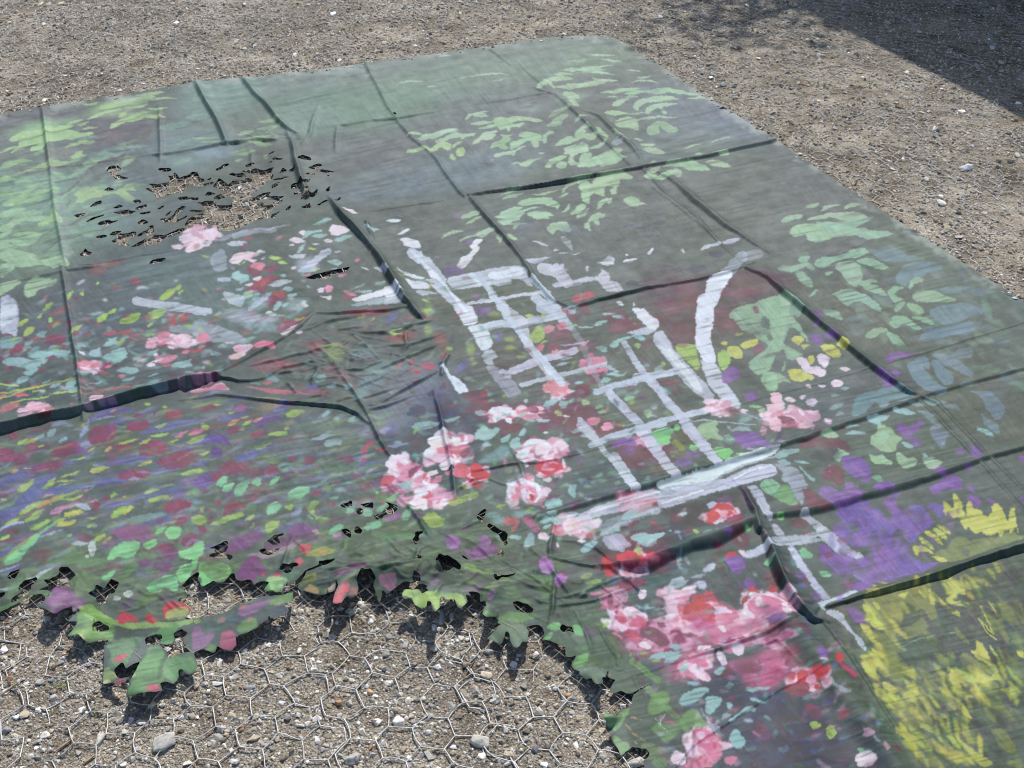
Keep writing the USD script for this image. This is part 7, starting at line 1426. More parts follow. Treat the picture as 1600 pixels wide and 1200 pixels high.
def build_netting():
    a = math.radians(-21)
    ev, eu = np.array([math.sin(a), math.cos(a)]), np.array([math.cos(a), -math.sin(a)])
    runs = []
    for k, zone in enumerate(NET_ZONES):
        Z = np.array(zone, float)
        W = np.stack(ground_at(Z[:, 0], Z[:, 1]), 1)
        if k == 1:
            th = math.radians(24)                                       # the loose net hangs askew
            e1, e2 = eu * math.cos(th) + ev * math.sin(th), -eu * math.sin(th) + ev * math.cos(th)
        else:
            e1, e2 = eu, ev
        for p, q in ((e1, e2), (e2, e1)):
            s, t = W @ p, W @ q
            for c in np.arange(s.min(), s.max(), 0.026):
                tt = np.arange(t.min(), t.max(), 0.007)
                pts = c * p + tt[:, None] * q
                pts = pts + 0.012 * (np.stack([vfbm(pts[:, 0] * 9, pts[:, 1] * 9, 2, 71), vfbm(pts[:, 0] * 9, pts[:, 1] * 9, 2, 72)], 1) - 0.5)
                px, py = pixel_of(pts[:, 0], pts[:, 1])
                i, j, ok = cell_of(px, py)
                keep = inside(Z, px, py) & ok & NEAR_OPEN[i, j]
                h = np.clip(HEIGHT[i, j], 0, 0.028)
                z = np.where(LABEL[i, j] > 0, h - 0.0025, 0.6 * h + 0.002) + ground_height(pts[:, 0], pts[:, 1]) * 0.6
                P = np.column_stack([pts, np.convolve(np.pad(z, 3, "edge"), np.ones(7) / 7, "valid")])
                edges = np.flatnonzero(np.diff(np.concatenate([[0], keep.astype(int), [0]])))
                for b, e in zip(edges[::2], edges[1::2]):
                    if e - b > 2:
                        runs.append(P[b:e:2] if e - b > 6 else P[b:e])
    runs = [r for r in runs if len(r) > 1]
    net = obj("netting", tubes(runs, [0.00042] * len(runs), 3), net_look, cloth, smooth=True)
    tag(net, "thin square netting glued behind the cut-out parts", kind="stuff")


build_netting()

# ---------------------------------------------------------------- hexagonal wire netting lying over the gravel
wire_look = usdkit.material(stage, "/World/Looks/galvanised_wire_look", {
    "g": ("geometry", {}), "n": ("noise_texture", {"scale": 60, "detail": 3}),
    "r": ("rgb_ramp", {"ramp": [(0.3, (0.21, 0.20, 0.185)), (0.55, (0.43, 0.43, 0.43)), (0.75, (0.26, 0.22, 0.18))]}),
    "p": ("principled_bsdf", {"metallic": 0.35, "roughness": 0.5})},
    [("g.position", "n.vector"), ("n.fac", "r.fac"), ("r.color", "p.base_color")], surface="p.BSDF")
SIDE = 0.0398
RA = math.radians(22)
ER, EC = np.array([-math.sin(RA), math.cos(RA)]), np.array([math.cos(RA), math.sin(RA)])     # along the roll, across it
ANCHOR = np.array(ground_at(405.4, 1025.4))


def wire_strip(c0, c1, shift, seed, label, group=None, rise=0.0, deep=0.0014):
    r = np.random.default_rng(seed)
    w, step = math.sqrt(3) * SIDE, 1.5 * SIDE
    ca0, ra0 = ANCHOR @ EC + shift[0], ANCHOR @ ER + shift[1]
    edges, points = {}, {}

    def vert(c, q):
        key = (round(c / 0.004), round(q / 0.004))
        for da in (-1, 0, 1):
            for db in (-1, 0, 1):
                if (key[0] + da, key[1] + db) in points:
                    return (key[0] + da, key[1] + db)
        j = r.normal(0, 0.0034, 2)
        points[key] = (c + j[0], q + j[1])
        return key

    for row in range(int((0.4 - ra0) / step) - 2, int((7.6 - ra0) / step) + 2):
        for k in range(int((c0 - ca0) / w) - 2, int((c1 - ca0) / w) + 2):
            c, q = ca0 + (k + 0.5 * (row % 2)) * w, ra0 + row * step
            if not c0 <= c <= c1:
                continue
            P = c * EC + q * ER
            px, py = pixel_of(*P)
            if not (-160 < px < 1800 and -70 < py < 1330) or not clear_of_cloth(P[0], P[1]) and not clear_of_cloth(P[0], P[1] - 0.05) and not clear_of_cloth(P[0] - 0.05, P[1]) and not clear_of_cloth(P[0] + 0.05, P[1] + 0.03):
                continue
            ring = [vert(c + SIDE * math.sin(math.pi / 3 * i), q + SIDE * math.cos(math.pi / 3 * i)) for i in range(6)]
            for i in range(6):
                a, b = ring[i], ring[(i + 1) % 6]
                edges[(min(a, b), max(a, b))] = i in (1, 4)
    if not edges:
        return
    runs, rad = [], []
    for (a, b), twist in edges.items():
        A, B = np.array(points[a]), np.array(points[b])
        t = np.linspace(0, 1, 4)[:, None]
        cq = A * (1 - t) + B * t
        n = np.array([-(B - A)[1], (B - A)[0]])
        cq = cq + n * (np.sin(np.pi * t) * r.normal(0, 0.038))
        xy = cq[:, :1] * EC + cq[:, 1:] * ER
        xy = xy + 0.016 * (np.stack([vfbm(xy[:, 0] * 5, xy[:, 1] * 5, 2, 81), vfbm(xy[:, 0] * 5, xy[:, 1] * 5, 2, 82)], 1) - 0.5)
        bury = vfbm(xy[:, 0] * 7 + seed, xy[:, 1] * 7, 2, 83) - 0.42
        fine = vfbm(xy[:, 0] * 30, xy[:, 1] * 30 + seed, 2, 84) - 0.5
        z = np.clip(0.0018 + deep + 0.026 * bury + 0.012 * fine, -0.006, 0.0075) + rise + ground_height(xy[:, 0], xy[:, 1])
        ci, cj, on = cell_of(*pixel_of(xy[:, 0], xy[:, 1]))
        z = np.where(on & ~NEAR_EDGE[ci, cj], np.minimum(z, HEIGHT[ci, cj] * 0.6 - 0.004), z)
        runs.append(np.column_stack([xy, z]))
        rad.append(0.00145 if twist else 0.00112)
    p = obj("wire_netting", tubes(runs, rad, 4), wire_look, smooth=True)
    tag(p, label, "wire netting", group)


FAR = "strips of wire netting far from the cut edge"
wire_strip(-0.86, -0.352, (-0.010, 0.004), 3, "wire netting strip at the bottom left corner, left of the double zigzag wire")
wire_strip(-0.350, 0.168, (0, 0), 4, "wire netting strip in front of the cut leaves, between two zigzag double wires")
wire_strip(0.172, 0.448, (0.012, 0.010), 5, "narrow wire netting strip at the bottom centre, partly sunk into the gravel", rise=-0.001)
wire_strip(0.42, 0.95, (0.020, -0.006), 6, "wire netting strip showing at the bottom beside the pale green leaf lobe", rise=0.001)
for k, (a, b) in enumerate([(-2.2, -1.2), (-1.19, -0.87), (0.96, 1.9), (1.91, 2.85), (2.86, 3.8), (3.81, 4.8)]):
    wire_strip(a, b, (0.009 * k, -0.013 * k), 10 + k, "hexagonal wire netting pressed into the sunlit gravel behind the cloth", FAR, deep=-0.0026)

# ---------------------------------------------------------------- stones, gravel and plant litter
TONES = [("grey", (0.27, 0.26, 0.24)), ("pale", (0.44, 0.415, 0.37)), ("white", (0.60, 0.58, 0.54)), ("tan", (0.31, 0.265, 0.20)), ("brown", (0.19, 0.155, 0.12)), ("slate", (0.14, 0.145, 0.15)), ("rust", (0.28, 0.17, 0.10))]
rock_looks = {}
for tone, color, look_name, fine in [(t, c, f"{t}_chip_look", 4.5) for t, c in TONES] + [(t, tuple(min(1.3 * v, 0.7) for v in c), f"{t}_stone_look", 170) for t, c in TONES]:
    rock_looks[tone if fine < 9 else "big " + tone] = usdkit.material(stage, f"/World/Looks/{look_name}", {
        "g": ("texture_coordinate", {}), "n": ("noise_texture", {"scale": fine, "detail": 5, "roughness": 0.7}), "o": ("object_info", {}),
        "r": ("rgb_ramp", {"ramp": [(0.3, [c * 0.62 for c in color]), (0.5, color), (0.72, [min(c * 1.35, 0.85) for c in color])]}),
        "v": ("map_range", {"to_min": 0.7, "to_max": 1.3}), "h": ("hsv", {}), "b": ("bump", {"strength": 0.35, "distance": 0.002}),
        "p": ("principled_bsdf", {"roughness": 0.88, "specular_ior_level": 0.3})},
        [("g.object", "n.vector"), ("n.fac", "r.fac"), ("o.random", "v.value"), ("v.result", "h.value"), ("r.color", "h.color"), ("h.color", "p.base_color"), ("n.fac", "b.height"), ("b.normal", "p.normal")], surface="p.BSDF")


def rock(seed, points=16, round_off=0.0):
    r = np.random.default_rng(seed)
    d = r.normal(size=(points, 3))
    d /= np.linalg.norm(d, axis=1, keepdims=True)
    d *= r.uniform(0.8, 1.05, (points, 1))
    m = trimesh.convex.convex_hull(d)
    if round_off:
        m = m.subdivide().subdivide()
        trimesh.smoothing.filter_taubin(m, iterations=4)
        v = np.array(m.vertices)
        m.vertices = v * (1 + round_off * (meshkit.fbm(v * 2.2 + seed, 3, seed) - 0.5)[:, None])
    return m


def scatter(name, label, pts, sizes, tones, shapes, seed, flat=(0.55, 0.9), sink=0.25):
    r = np.random.default_rng(seed)
    pi = UsdGeom.PointInstancer.Define(stage, numbered(name))
    path, targets = str(pi.GetPath()), []
    for tone in tones:
        for k in range(shapes):
            m = usdkit.mesh(stage, f"{path}/{tone}_chip_{k + 1:03d}", rock(seed * 31 + k + len(targets), 11), rock_looks[tone], smooth=False)
            targets.append(m.GetPath())
    pi.CreatePrototypesRel().SetTargets(targets)
    n = len(pts)
    weights = np.array([tones[t] for t in tones for _ in range(shapes)], float)
    pi.CreateProtoIndicesAttr(Vt.IntArray.FromNumpy(r.choice(len(targets), n, p=weights / weights.sum()).astype(np.int32)))
    sc = np.stack([sizes * r.uniform(0.75, 1.3, n), sizes * r.uniform(0.7, 1.05, n), sizes * r.uniform(*flat, n)], 1)
    z = ground_height(pts[:, 0], pts[:, 1]) + sc[:, 2] * r.uniform(-0.3, 0.6, n) * (1 - sink)
    pi.CreatePositionsAttr(Vt.Vec3fArray.FromNumpy(np.column_stack([pts, z]).astype(np.float32)))
    pi.CreateScalesAttr(Vt.Vec3fArray.FromNumpy(sc.astype(np.float32)))
    yaw, tilt, ax = r.uniform(0, 2 * np.pi, n), r.normal(0, 0.22, n), r.uniform(0, 2 * np.pi, n)
    q = np.stack([np.cos(yaw / 2) * np.cos(tilt / 2), np.cos(ax) * np.sin(tilt / 2), np.sin(ax) * np.sin(tilt / 2), np.sin(yaw / 2) * np.cos(tilt / 2)], 1)
    q /= np.linalg.norm(q, axis=1, keepdims=True)
    pi.CreateOrientationsAttr(Vt.QuathArray([Gf.Quath(float(a), float(b), float(c), float(d)) for a, b, c, d in q]))
    tag(pi.GetPrim(), label, kind="stuff")
    return pi


def sample(n, x0, x1, y0, y1, seed, clump=0.0, near=True):
    r = np.random.default_rng(seed)
    p = np.column_stack([r.uniform(x0, x1, n), r.uniform(y0, y1, n)])
    px, py = pixel_of(p[:, 0], p[:, 1])
    keep = (px > -420) & (px < 2020) & (py > -110) & (py < 1420) & clear_of_cloth(p[:, 0], p[:, 1], near)
    if clump:
        keep &= vfbm(p[:, 0] * 6, p[:, 1] * 6, 3, seed) + r.uniform(-0.25, 0.25, n) > clump
    return p[keep]


def lognormal(n, mean, sigma, lo, hi, seed):
    return np.clip(np.random.default_rng(seed).lognormal(math.log(mean), sigma, n), lo, hi)


MIX = {"grey": 5, "pale": 4, "white": 1.3, "tan": 4, "brown": 4, "slate": 2, "rust": 0.6}
near_pts = sample(250000, -1.3, 0.85, 0.85, 1.95, 101, 0.43)
scatter("grit", "fine sharp grit between the stones in front of the cut leaves", near_pts, lognormal(len(near_pts), 0.0014, 0.4, 0.0008, 0.003, 1), MIX, 2, 5)
peb = sample(36000, -1.3, 0.85, 0.85, 1.95, 102, 0.35)
scatter("pebbles", "small rounded pebbles strewn in front of the cut leaves", peb, lognormal(len(peb), 0.0037, 0.42, 0.002, 0.0105, 2), {**MIX, "pale": 9, "tan": 6, "white": 2.4, "slate": 1}, 3, 6)
far_pts = sample(330000, -4.4, 4.4, 1.9, 7.2, 103, 0.34)
scatter("gravel", "gravel chips lying behind and beside the cloth", far_pts, lognormal(len(far_pts), 0.0045, 0.42, 0.002, 0.013, 3), {"grey": 4, "pale": 8, "white": 0.7, "tan": 8, "brown": 2.5, "slate": 0.5, "rust": 0.5}, 3, 7)
far_big = sample(7000, -4.4, 4.4, 1.9, 7.2, 104, 0.42)
scatter("coarse_gravel", "coarser pale stones dotted over the gravel behind the cloth", far_big, lognormal(len(far_big), 0.0085, 0.3, 0.006, 0.018, 4), {**MIX, "white": 2, "pale": 6}, 4, 8, sink=0.4)

# (pixel, half width and half height in pixels, turn in degrees, tone, label when it stands out)
STONES = [
    (256, 1162, 22, 17, -15, "grey", "large flat grey stone inside a wire hexagon at the bottom left"),
    (157, 1153, 8, 17, 75, "pale", "long pale stone standing upright in the picture, left of the large flat grey stone"),
    (86, 1090, 8, 9, 20, "grey", "round grey stone right of the double zigzag wire"),
    (141, 1114, 5, 14, 65, "slate", "thin blue-grey slate chip with a green tuft beside it"),
    (391, 1075, 14, 6, -10, "slate", "dark slate flake lying in a wire hexagon below the rolled strip"),
    (362, 1121, 10, 7, 10, "tan", "rounded tan stone with smaller brown stones around it, bottom centre left"),
    (550, 1188, 15, 13, 0, "grey", "green-grey boulder-like stone cut by the bottom of the picture"),
    (751, 1160, 22, 12, 12, "grey", "large oval speckled grey stone inside a wire hexagon at the bottom centre"),
    (622, 1130, 12, 10, 0, "pale", "pale round stone lying alone on dark soil at the bottom centre"),
    (790, 1138, 7, 9, 60, "grey", "smooth grey pebble right of the large oval stone"),
    (790, 1180, 14, 8, -15, "tan", "cream and tan stone touching the wire below the large oval stone"),
    (760, 1058, 12, 9, -20, "tan", "rough sandy coloured stone below the dark green lobed leaf"),
    (992, 1192, 19, 10, -5, "grey", "striped grey stone under the hole of the lowest leaf lobe"),
    (520, 997, 8, 6, -15, "grey", "greenish flat stone right of the rolled strip of cloth"),
    (578, 1084, 8, 6, 0, "rust", "pinkish stone beside a brown stem in the gravel"),
    (1508, 264, 12, 5, 8, "white", "white flat stone on the gravel right of the cloth"),
    (1470, 319, 8, 5, -10, "pale", "round cream stone beside the right edge of the cloth"),
    (685, 1007, 6, 6, 0, "rust", "orange-brown stone inside a wire hexagon below the yellow-green leaf"),
    (396, 1156, 12, 6, -20, "tan", None), (71, 1149, 9, 7, 0, "pale", None), (6, 1018, 8, 6, -20, "white", None), (80, 1063, 6, 5, 0, "slate", None), (62, 1066, 9, 6, -10, "grey", None),
    (10, 1142, 10, 7, -20, "slate", None), (128, 1109, 7, 6, 0, "white", None), (220, 1130, 10, 6, 0, "pale", None), (26, 1121, 7, 5, 0, "white", None), (204, 1129, 6, 5, 0, "grey", None), (112, 1153, 6, 5, 0, "tan", None),
    (100, 1181, 6, 6, 0, "slate", None), (48, 1182, 7, 7, 0, "grey", None), (527, 1075, 6, 5, 0, "pale", None), (491, 1049, 8, 5, 0, "pale", None), (467, 1018, 6, 6, 0, "pale", None), (498, 1158, 8, 7, 0, "white", None), (450, 1124, 7, 6, 0, "slate", None),
    (412, 1122, 6, 4, 0, "white", None), (341, 1069, 14, 4, 8, "white", None), (753, 1181, 10, 7, 0, "pale", None), (683, 1044, 8, 6, 0, "white", None), (763, 1020, 9, 7, 40, "grey", None), (709, 1168, 8, 4, -10, "white", None), (802, 1040, 8, 7, 0, "pale", None),
    (888, 1087, 6, 5, 0, "rust", None), (900, 1164, 6, 6, 0, "pale", None), (708, 1177, 6, 5, 0, "tan", None), (608, 1069, 8, 5, -30, "pale", None), (690, 968, 7, 11, 70, "white", None), (706, 964, 6, 8, 70, "pale", None), (838, 1023, 5, 8, 60, "white", None),
    (240, 1048, 7, 5, 0, "tan", None), (150, 1080, 6, 5, 0, "tan", None), (60, 1110, 6, 6, 0, "white", None), (190, 1195, 10, 6, 0, "pale", None), (290, 1195, 12, 6, -10, "pale", None), (355, 1145, 6, 9, 60, "tan", None), (375, 1140, 8, 6, 0, "rust", None), (433, 1155, 6, 6, 0, "tan", None),
    (630, 1172, 7, 6, 0, "tan", None), (670, 1145, 7, 5, 0, "white", None), (730, 1000, 5, 4, 0, "pale", None), (640, 1186, 6, 5, 0, "white", None), (835, 1170, 8, 9, 30, "slate", None), (850, 1196, 8, 6, 0, "white", None), (935, 1060, 6, 5, 0, "pale", None), (880, 1100, 8, 7, 0, "grey", None),
    (915, 1010, 6, 5, 0, "pale", None), (560, 955, 7, 5, 0, "pale", None), (480, 955, 8, 5, -15, "tan", None), (530, 1120, 7, 7, 0, "grey", None), (590, 1130, 8, 8, 0, "pale", None), (300, 1120, 8, 6, 0, "tan", None), (15, 1060, 7, 6, 0, "rust", None), (140, 1040, 6, 4, 0, "slate", None),
    (360, 1030, 6, 5, 0, "rust", None), (420, 1010, 5, 4, 0, "pale", None), (440, 1100, 8, 4, 0, "white", None), (470, 1135, 8, 5, 0, "grey", None), (150, 920, 8, 5, -10, "grey", None), (300, 918, 8, 5, 10, "pale", None), (348, 858, 9, 5, 0, "pale", None),
]


def place_stone(px, py, rx, ry, turn, tone, label, k):
    x, y = (float(v) for v in ground_at(px, py))
    x2, _ = ground_at(px + rx, py)
    _, y2 = ground_at(px, py - ry)
    ax, ay = float(x2) - x, float(y2) - y
    m = rock(900 + k, 15, 0.5)
    v = np.array(m.vertices)
    v *= [ax * 0.98, ay * 0.95, min(ax, ay) * 0.62]
    c, s_ = math.cos(math.radians(-turn if abs(turn) < 30 else 0)), math.sin(math.radians(-turn if abs(turn) < 30 else 0))
    v[:, :2] = v[:, :2] @ np.array([[c, s_], [-s_, c]])
    z = float(ground_height(np.array([x]), np.array([y]))[0]) + min(ax, ay) * 0.22
    m.vertices = v + [x, y, z]
    if label:
        tag(obj("stone", m, rock_looks['big ' + tone], smooth=45), label, "stone")
    else:
        obj("stone", m, rock_looks["big " + tone], "/World/ground", smooth=45)


for k, s in enumerate(STONES):
    place_stone(*s, k)
r5 = np.random.default_rng(55)
extra = np.vstack([sample(700, -1.1, 0.75, 1.0, 1.6, 105, 0.3, False)[:70], sample(2600, -3, 3.4, 2.6, 6.2, 106, 0.4, False)[:130]])
for k, (x, y) in enumerate(extra):
    px, py = pixel_of(x, y)
    size = r5.uniform(4.0, 6.5) if y < 1.7 else r5.uniform(3.0, 5.5)
    place_stone(float(px), float(py), size, size * r5.uniform(0.5, 0.8), 0, r5.choice(["grey", "pale", "white", "tan", "slate"], p=[.3, .3, .15, .17, .08]), None, 300 + k)

litter_look = plain("dry_litter_look", (0.17, 0.115, 0.065), 0.9, vary=0.5, scale=60)
straw_look = plain("straw_look", (0.36, 0.27, 0.15), 0.85, vary=0.4, scale=40)


def build_litter():
    r = np.random.default_rng(77)
    pi = UsdGeom.PointInstancer.Define(stage, numbered("plant_litter"))
    path = str(pi.GetPath())
    protos = []
    for k in range(5):
        t = np.linspace(-1, 1, 5)
        pts = np.stack([t, 0.16 * np.sin(t * (1.4 + k * .4) + k), 0.05 * np.cos(t * 2 + k)], 1)
        m = usdkit.mesh(stage, f"{path}/{'straw' if k % 2 else 'twig'}_{k + 1:03d}", tubes([pts], [0.045 * (1.2 - 0.6 * np.abs(t))], 3), straw_look if k % 2 else litter_look, smooth=True)
        protos.append(m.GetPath())
    near = np.vstack([sample(5200, -1.1, 0.75, 0.98, 1.75, 107, 0.47), np.column_stack([r.normal(-0.03, 0.10, 900), r.normal(1.56, 0.035, 900)]), np.column_stack([r.normal(0.02, 0.07, 300), r.normal(1.42, 0.06, 300)])])
    near = near[clear_of_cloth(near[:, 0], near[:, 1])]
    far = sample(20000, -3.2, 3.4, 1.9, 6.6, 108, 0.46)
    pts = np.vstack([near, far])
    n = len(pts)
    L = np.where(np.arange(n) < len(near), r.lognormal(math.log(0.0042), 0.5, n), r.lognormal(math.log(0.008), 0.5, n)).clip(0.002, 0.035)
    pi.CreatePrototypesRel().SetTargets(protos)
    pi.CreateProtoIndicesAttr(Vt.IntArray.FromNumpy(r.integers(0, 5, n).astype(np.int32)))
    z = ground_height(pts[:, 0], pts[:, 1]) + 0.0016 + r.uniform(0, 0.002, n)
    pi.CreatePositionsAttr(Vt.Vec3fArray.FromNumpy(np.column_stack([pts, z]).astype(np.float32)))
    pi.CreateScalesAttr(Vt.Vec3fArray.FromNumpy(np.stack([L, L * 1.0, L], 1).astype(np.float32)))
    yaw, tilt = r.uniform(0, 2 * np.pi, n), r.normal(0, 0.13, n)
    pi.CreateOrientationsAttr(Vt.QuathArray([Gf.Quath(float(math.cos(a / 2) * math.cos(b / 2)), 0.0, float(math.sin(b / 2) * math.cos(a / 2)), float(math.sin(a / 2) * math.cos(b / 2))) for a, b in zip(yaw, tilt)]))
    tag(pi.GetPrim(), "brown bits of straw and dead plant stems scattered over the gravel", kind="stuff")


build_litter()

# splinters of wood
wood_look = plain("weathered_wood_look", (0.27, 0.19, 0.11), 0.85, vary=0.4, scale=80)
for px, py, half, turn, label in [(15, 1078, 16, 55, "brown wood splinter at the left edge, left of the double zigzag wire"), (140, 1188, 14, 50, "long brown wood splinter lying across a wire at the bottom left"),
                                  (101, 1166, 12, 50, "short brown wood splinter inside the second wire hexagon from the double zigzag wire"), (832, 1165, 9, 80, "pale wood splinter beside a grey stone at the bottom, below the dark green leaf")]:
    x, y = (float(v) for v in ground_at(px, py))
    L = half / 800
    t = np.linspace(-1, 1, 7)
    pts = np.stack([x + L * t * math.cos(math.radians(turn)), y + L * t * math.sin(math.radians(turn)), np.full(7, 0.0045) + ground_height(np.full(7, x), np.full(7, y))], 1)
    m = tubes([pts], [0.0024 * (1 - 0.75 * np.abs(t) ** 2)], 4)
    tag(obj("wood_splinter", m, wood_look), label, "wood splinter")

# tufts of moss and weed
weed_look = plain("weed_look", (0.16, 0.17, 0.07), 0.8, vary=0.4, scale=90)
for px, py, n, size, label in [(90, 1073, 30, .007, "small tuft of moss under a wire at the lower left"), (147, 1113, 16, .008, "green weed sprig beside the blue-grey slate chip"), (525, 1035, 14, .006, "tiny green sprout where two wire strips meet below the rolled leaf strip"),
                               (1290, 135, 40, .016, "faint patch of low weeds on the gravel below the shade of the van"), (1345, 138, 34, .016, "second faint patch of weeds nearer the shade of the van"), (820, 1172, 12, .007, "sprout beside the wire right of the large oval stone")]:
    r = np.random.default_rng(int(px))
    x, y = (float(v) for v in ground_at(px, py))
    runs = []
    for _ in range(n):
        bx, by = x + r.normal(0, size * 1.4), y + r.normal(0, size * 0.9)
        az, le = r.uniform(0, 2 * np.pi), size * r.uniform(0.4, 1.0)
        t = np.linspace(0, 1, 4)
        runs.append(np.stack([bx + le * t * math.cos(az), by + le * t * math.sin(az), 0.001 + le * 0.5 * np.sin(t * 1.9)], 1))
    tag(obj("weed_tuft", tubes(runs, [np.array([1, .9, .6, .15]) * 0.0011 * (1 + size * 30)] * n, 3), weed_look), label, "weed tuft")

# ---------------------------------------------------------------- the parked van whose shade falls on the gravel at the upper right
from shapely.geometry import Polygon, Point, box as shp_box


def build_van():
    paint = plain("van_paint_look", (0.30, 0.32, 0.34), 0.35)
    rubber = plain("tyre_look", (0.025, 0.025, 0.027), 0.8, vary=0.3, scale=30)
    dark = plain("van_trim_look", (0.03, 0.03, 0.032), 0.7)
    steel = plain("wheel_rim_look", (0.45, 0.46, 0.47), 0.4, metallic=0.7)
    glass = usdkit.material(stage, "/World/Looks/tinted_glass_look", {"t": ("transparent_bsdf", {"color": (0.66, 0.80, 0.66)}), "g": ("glossy_bsdf", {"roughness": 0.03, "color": (0.9, 0.9, 0.9)}), "f": ("fresnel", {"IOR": 1.5}), "m": ("mix_closure", {})},
                            [("f.fac", "m.fac"), ("t.BSDF", "m.closure1"), ("g.BSDF", "m.closure2")], surface="m.closure")
    head = math.degrees(math.atan2(-0.946, 0.325))                      # local +x runs from the front to the rear, +y to its far side
    t = empty("parked_van", (1.88, 8.24, 0), head)
    tag(t, "tall grey van at the upper right edge, its shade falling on the gravel", "van")
    rot = trimesh.transformations.rotation_matrix(math.pi / 2, [1, 0, 0])

    def sheet(poly, thick, y):
        m = trimesh.creation.extrude_polygon(poly, thick, engine="earcut")
        m.apply_transform(rot)                                          # outline in x, z; thickness towards -y
        m.apply_translation([0, y + thick, 0])
        return m

    W = 1.86
    outline = Polygon([(-1.05, 0.36), (-1.10, 0.72), (-1.02, 0.98), (-0.62, 1.10), (0.02, 2.05), (0.20, 2.62), (0.50, 2.75), (3.55, 2.75), (3.72, 2.60), (3.80, 0.95), (3.80, 0.36)])
    wheels = [(-0.30, 0.34), (2.95, 0.34)]
    for x, z in wheels:
        outline = outline.difference(Point(x, z).buffer(0.42, 24))
    wins = [Polygon([(-0.36, 1.16), (0.10, 1.80), (0.78, 1.82), (0.78, 1.16)]), Polygon([(0.92, 1.18), (0.92, 1.82), (2.20, 1.82), (2.20, 1.18)]), Polygon([(2.34, 1.20), (2.34, 1.82), (3.42, 1.80), (3.58, 1.22)])]
    side = outline
    for w in wins:
        side = side.difference(w)
    for y in (0.0, W - 0.05):
        obj("side_panel", sheet(side, 0.05, y), paint, t)
        for w in wins:
            obj("side_window", sheet(w.buffer(0.012), 0.008, y + 0.02), glass, t)
    prof = np.array([(-0.64, 1.09), (0.02, 2.05)])

    def plank(x0, z0, x1, z1, y0, y1, thick):
        d = np.array([x1 - x0, z1 - z0])
        n = np.array([-d[1], d[0]]) / np.linalg.norm(d) * thick
        v = [(x, y, z) for y in (y0, y1) for x, z in ((x0, z0), (x1, z1), (x1 + n[0], z1 + n[1]), (x0 + n[0], z0 + n[1]))]
        return trimesh.convex.convex_hull(np.array(v))

    obj("roof", trimesh.util.concatenate([plank(0.02, 2.05, 0.20, 2.62, 0.05, W - 0.05, -0.04), plank(0.20, 2.62, 0.50, 2.75, 0.05, W - 0.05, -0.04), plank(0.50, 2.75, 3.55, 2.75, 0.05, W - 0.05, -0.04), plank(3.55, 2.75, 3.72, 2.60, 0.05, W - 0.05, -0.04)]), paint, t)
    obj("windscreen", plank(*prof[0], *prof[1], 0.05, W - 0.05, -0.01), glass, t)
    obj("bonnet", plank(-1.02, 0.98, -0.62, 1.10, 0.05, W - 0.05, -0.03), paint, t)
    obj("front_panel", plank(-1.10, 0.45, -1.02, 0.98, 0.05, W - 0.05, -0.03), paint, t)
    obj("bumper", plank(-1.16, 0.34, -1.16, 0.52, 0.0, W, -0.10), dark, t)
    obj("bumper", plank(3.88, 0.34, 3.88, 0.52, 0.0, W, 0.10), dark, t)
    obj("rear_door", trimesh.util.concatenate([plank(3.80, 0.40, 3.77, 1.25, 0.05, W - 0.05, 0.04), plank(3.745, 1.72, 3.72, 2.60, 0.05, W - 0.05, 0.04), plank(3.77, 1.25, 3.745, 1.72, 0.05, 0.22, 0.04), plank(3.77, 1.25, 3.745, 1.72, W - 0.22, W - 0.05, 0.04)]), paint, t)
    obj("rear_window", plank(3.765, 1.25, 3.735, 1.72, 0.22, W - 0.22, 0.01), glass, t)
    obj("floor_pan", plank(-1.0, 0.36, 3.78, 0.36, 0.05, W - 0.05, 0.05), dark, t)
    obj("dashboard", plank(-0.60, 1.02, -0.25, 1.02, 0.05, W - 0.05, 0.05), dark, t)
    for x0, y0 in ((0.15, 0.15), (0.15, 1.05)):
        obj("seat", trimesh.util.concatenate([plank(x0, 0.62, x0 + 0.5, 0.60, y0, y0 + 0.6, -0.14), plank(x0 + 0.5, 0.60, x0 + 0.68, 1.25, y0, y0 + 0.6, 0.14)]), dark, t)
    for y in (0.25, W - 0.45):
        obj("headlight", plank(-1.09, 0.74, -1.06, 0.90, y, y + 0.22, 0.03), glass, t)
    for x, z in wheels:
        for y in (0.11, W - 0.11):
            tyre = trimesh.creation.annulus(0.21, 0.34, 0.21, sections=32)
            tyre.apply_transform(rot)
            tyre.apply_translation([x, y, z])
            wh = obj("wheel", tyre, rubber, t)
            rim = trimesh.creation.cylinder(0.215, 0.12, sections=24)
            rim.apply_transform(rot)
            rim.apply_translation([x, y, z])
            obj("rim", rim, steel, wh)


build_van()


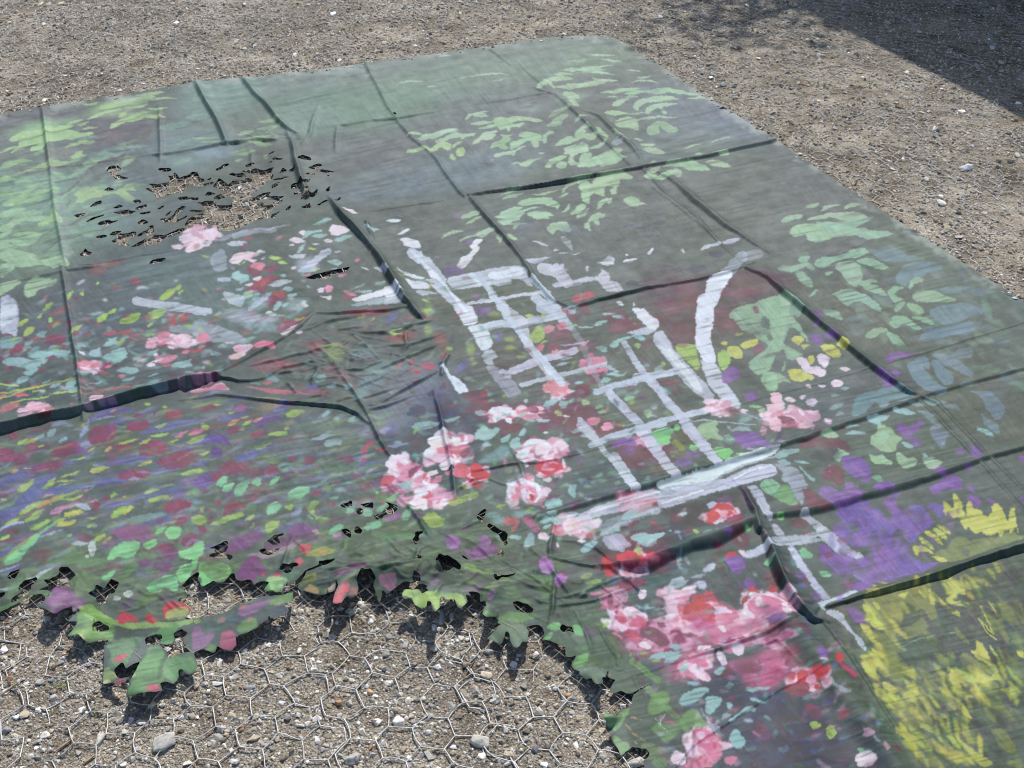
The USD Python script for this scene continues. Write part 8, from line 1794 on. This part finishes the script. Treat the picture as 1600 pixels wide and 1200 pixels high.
# ---------------------------------------------------------------- the tree whose loose shade falls at the top
def build_tree():
    r = np.random.default_rng(21)
    bark = plain("bark_look", (0.11, 0.085, 0.06), 0.9, vary=0.4, scale=25, bump=0.01)
    leaf = usdkit.material(stage, "/World/Looks/leaf_look", {"o": ("geometry", {}), "r": ("rgb_ramp", {"ramp": [(0, (0.035, 0.07, 0.018)), (1, (0.08, 0.13, 0.035))]}), "d": ("principled_bsdf", {"roughness": 0.55}), "t": ("translucent_bsdf", {"color": (0.12, 0.2, 0.03)}), "m": ("mix_closure", {"fac": 0.3})},
                           [("o.random_per_island", "r.fac"), ("r.color", "d.base_color"), ("d.BSDF", "m.closure1"), ("t.BSDF", "m.closure2")], surface="m.closure")
    base, heart = np.array([1.6, 10.7, 0.0]), np.array([2.25, 8.95, 4.3])
    t = empty("yard_tree", base)
    tag(t, "leafy tree behind the van, its loose shade on the gravel at the top", "tree")
    runs, rad = [np.array([[0, 0, -0.1], [-0.05, -0.1, 1.2], [0.1, -0.4, 2.4], heart - base])], [np.array([0.14, 0.11, 0.085, 0.03])]
    tips = []
    for k in range(22):
        a, e = r.uniform(0, 2 * np.pi), r.uniform(-0.2, 1.1)
        s = np.array([0.1, -0.4, 2.3]) + (heart - base - np.array([0.1, -0.4, 2.3])) * r.uniform(0, 1)
        L = r.uniform(0.6, 1.25)
        d = np.array([math.cos(a) * math.cos(e), math.sin(a) * math.cos(e), math.sin(e)])
        p = np.array([s, s + d * L * 0.5 + [0, 0, 0.06], s + d * L])
        runs.append(p)
        rad.append(np.array([0.035, 0.02, 0.006]))
        tips += [p[1], p[2], 0.5 * (p[1] + p[2])]
    obj("trunk", tubes(runs, rad, 7), bark, t, smooth=True)
    V, F = [], []
    for c in tips:
        for _ in range(34):
            q = c + r.normal(0, 0.17, 3)
            u, w = r.normal(size=3), r.normal(size=3)
            u /= np.linalg.norm(u)
            w -= u * (u @ w)
            w /= np.linalg.norm(w)
            s = r.uniform(0.03, 0.055)
            i = len(V)
            V += [q - u * s, q + w * s * 0.5, q + u * s, q - w * s * 0.5]
            F += [(i, i + 1, i + 2), (i, i + 2, i + 3)]
    obj("crown", (np.array(V), np.array(F)), leaf, t)


build_tree()
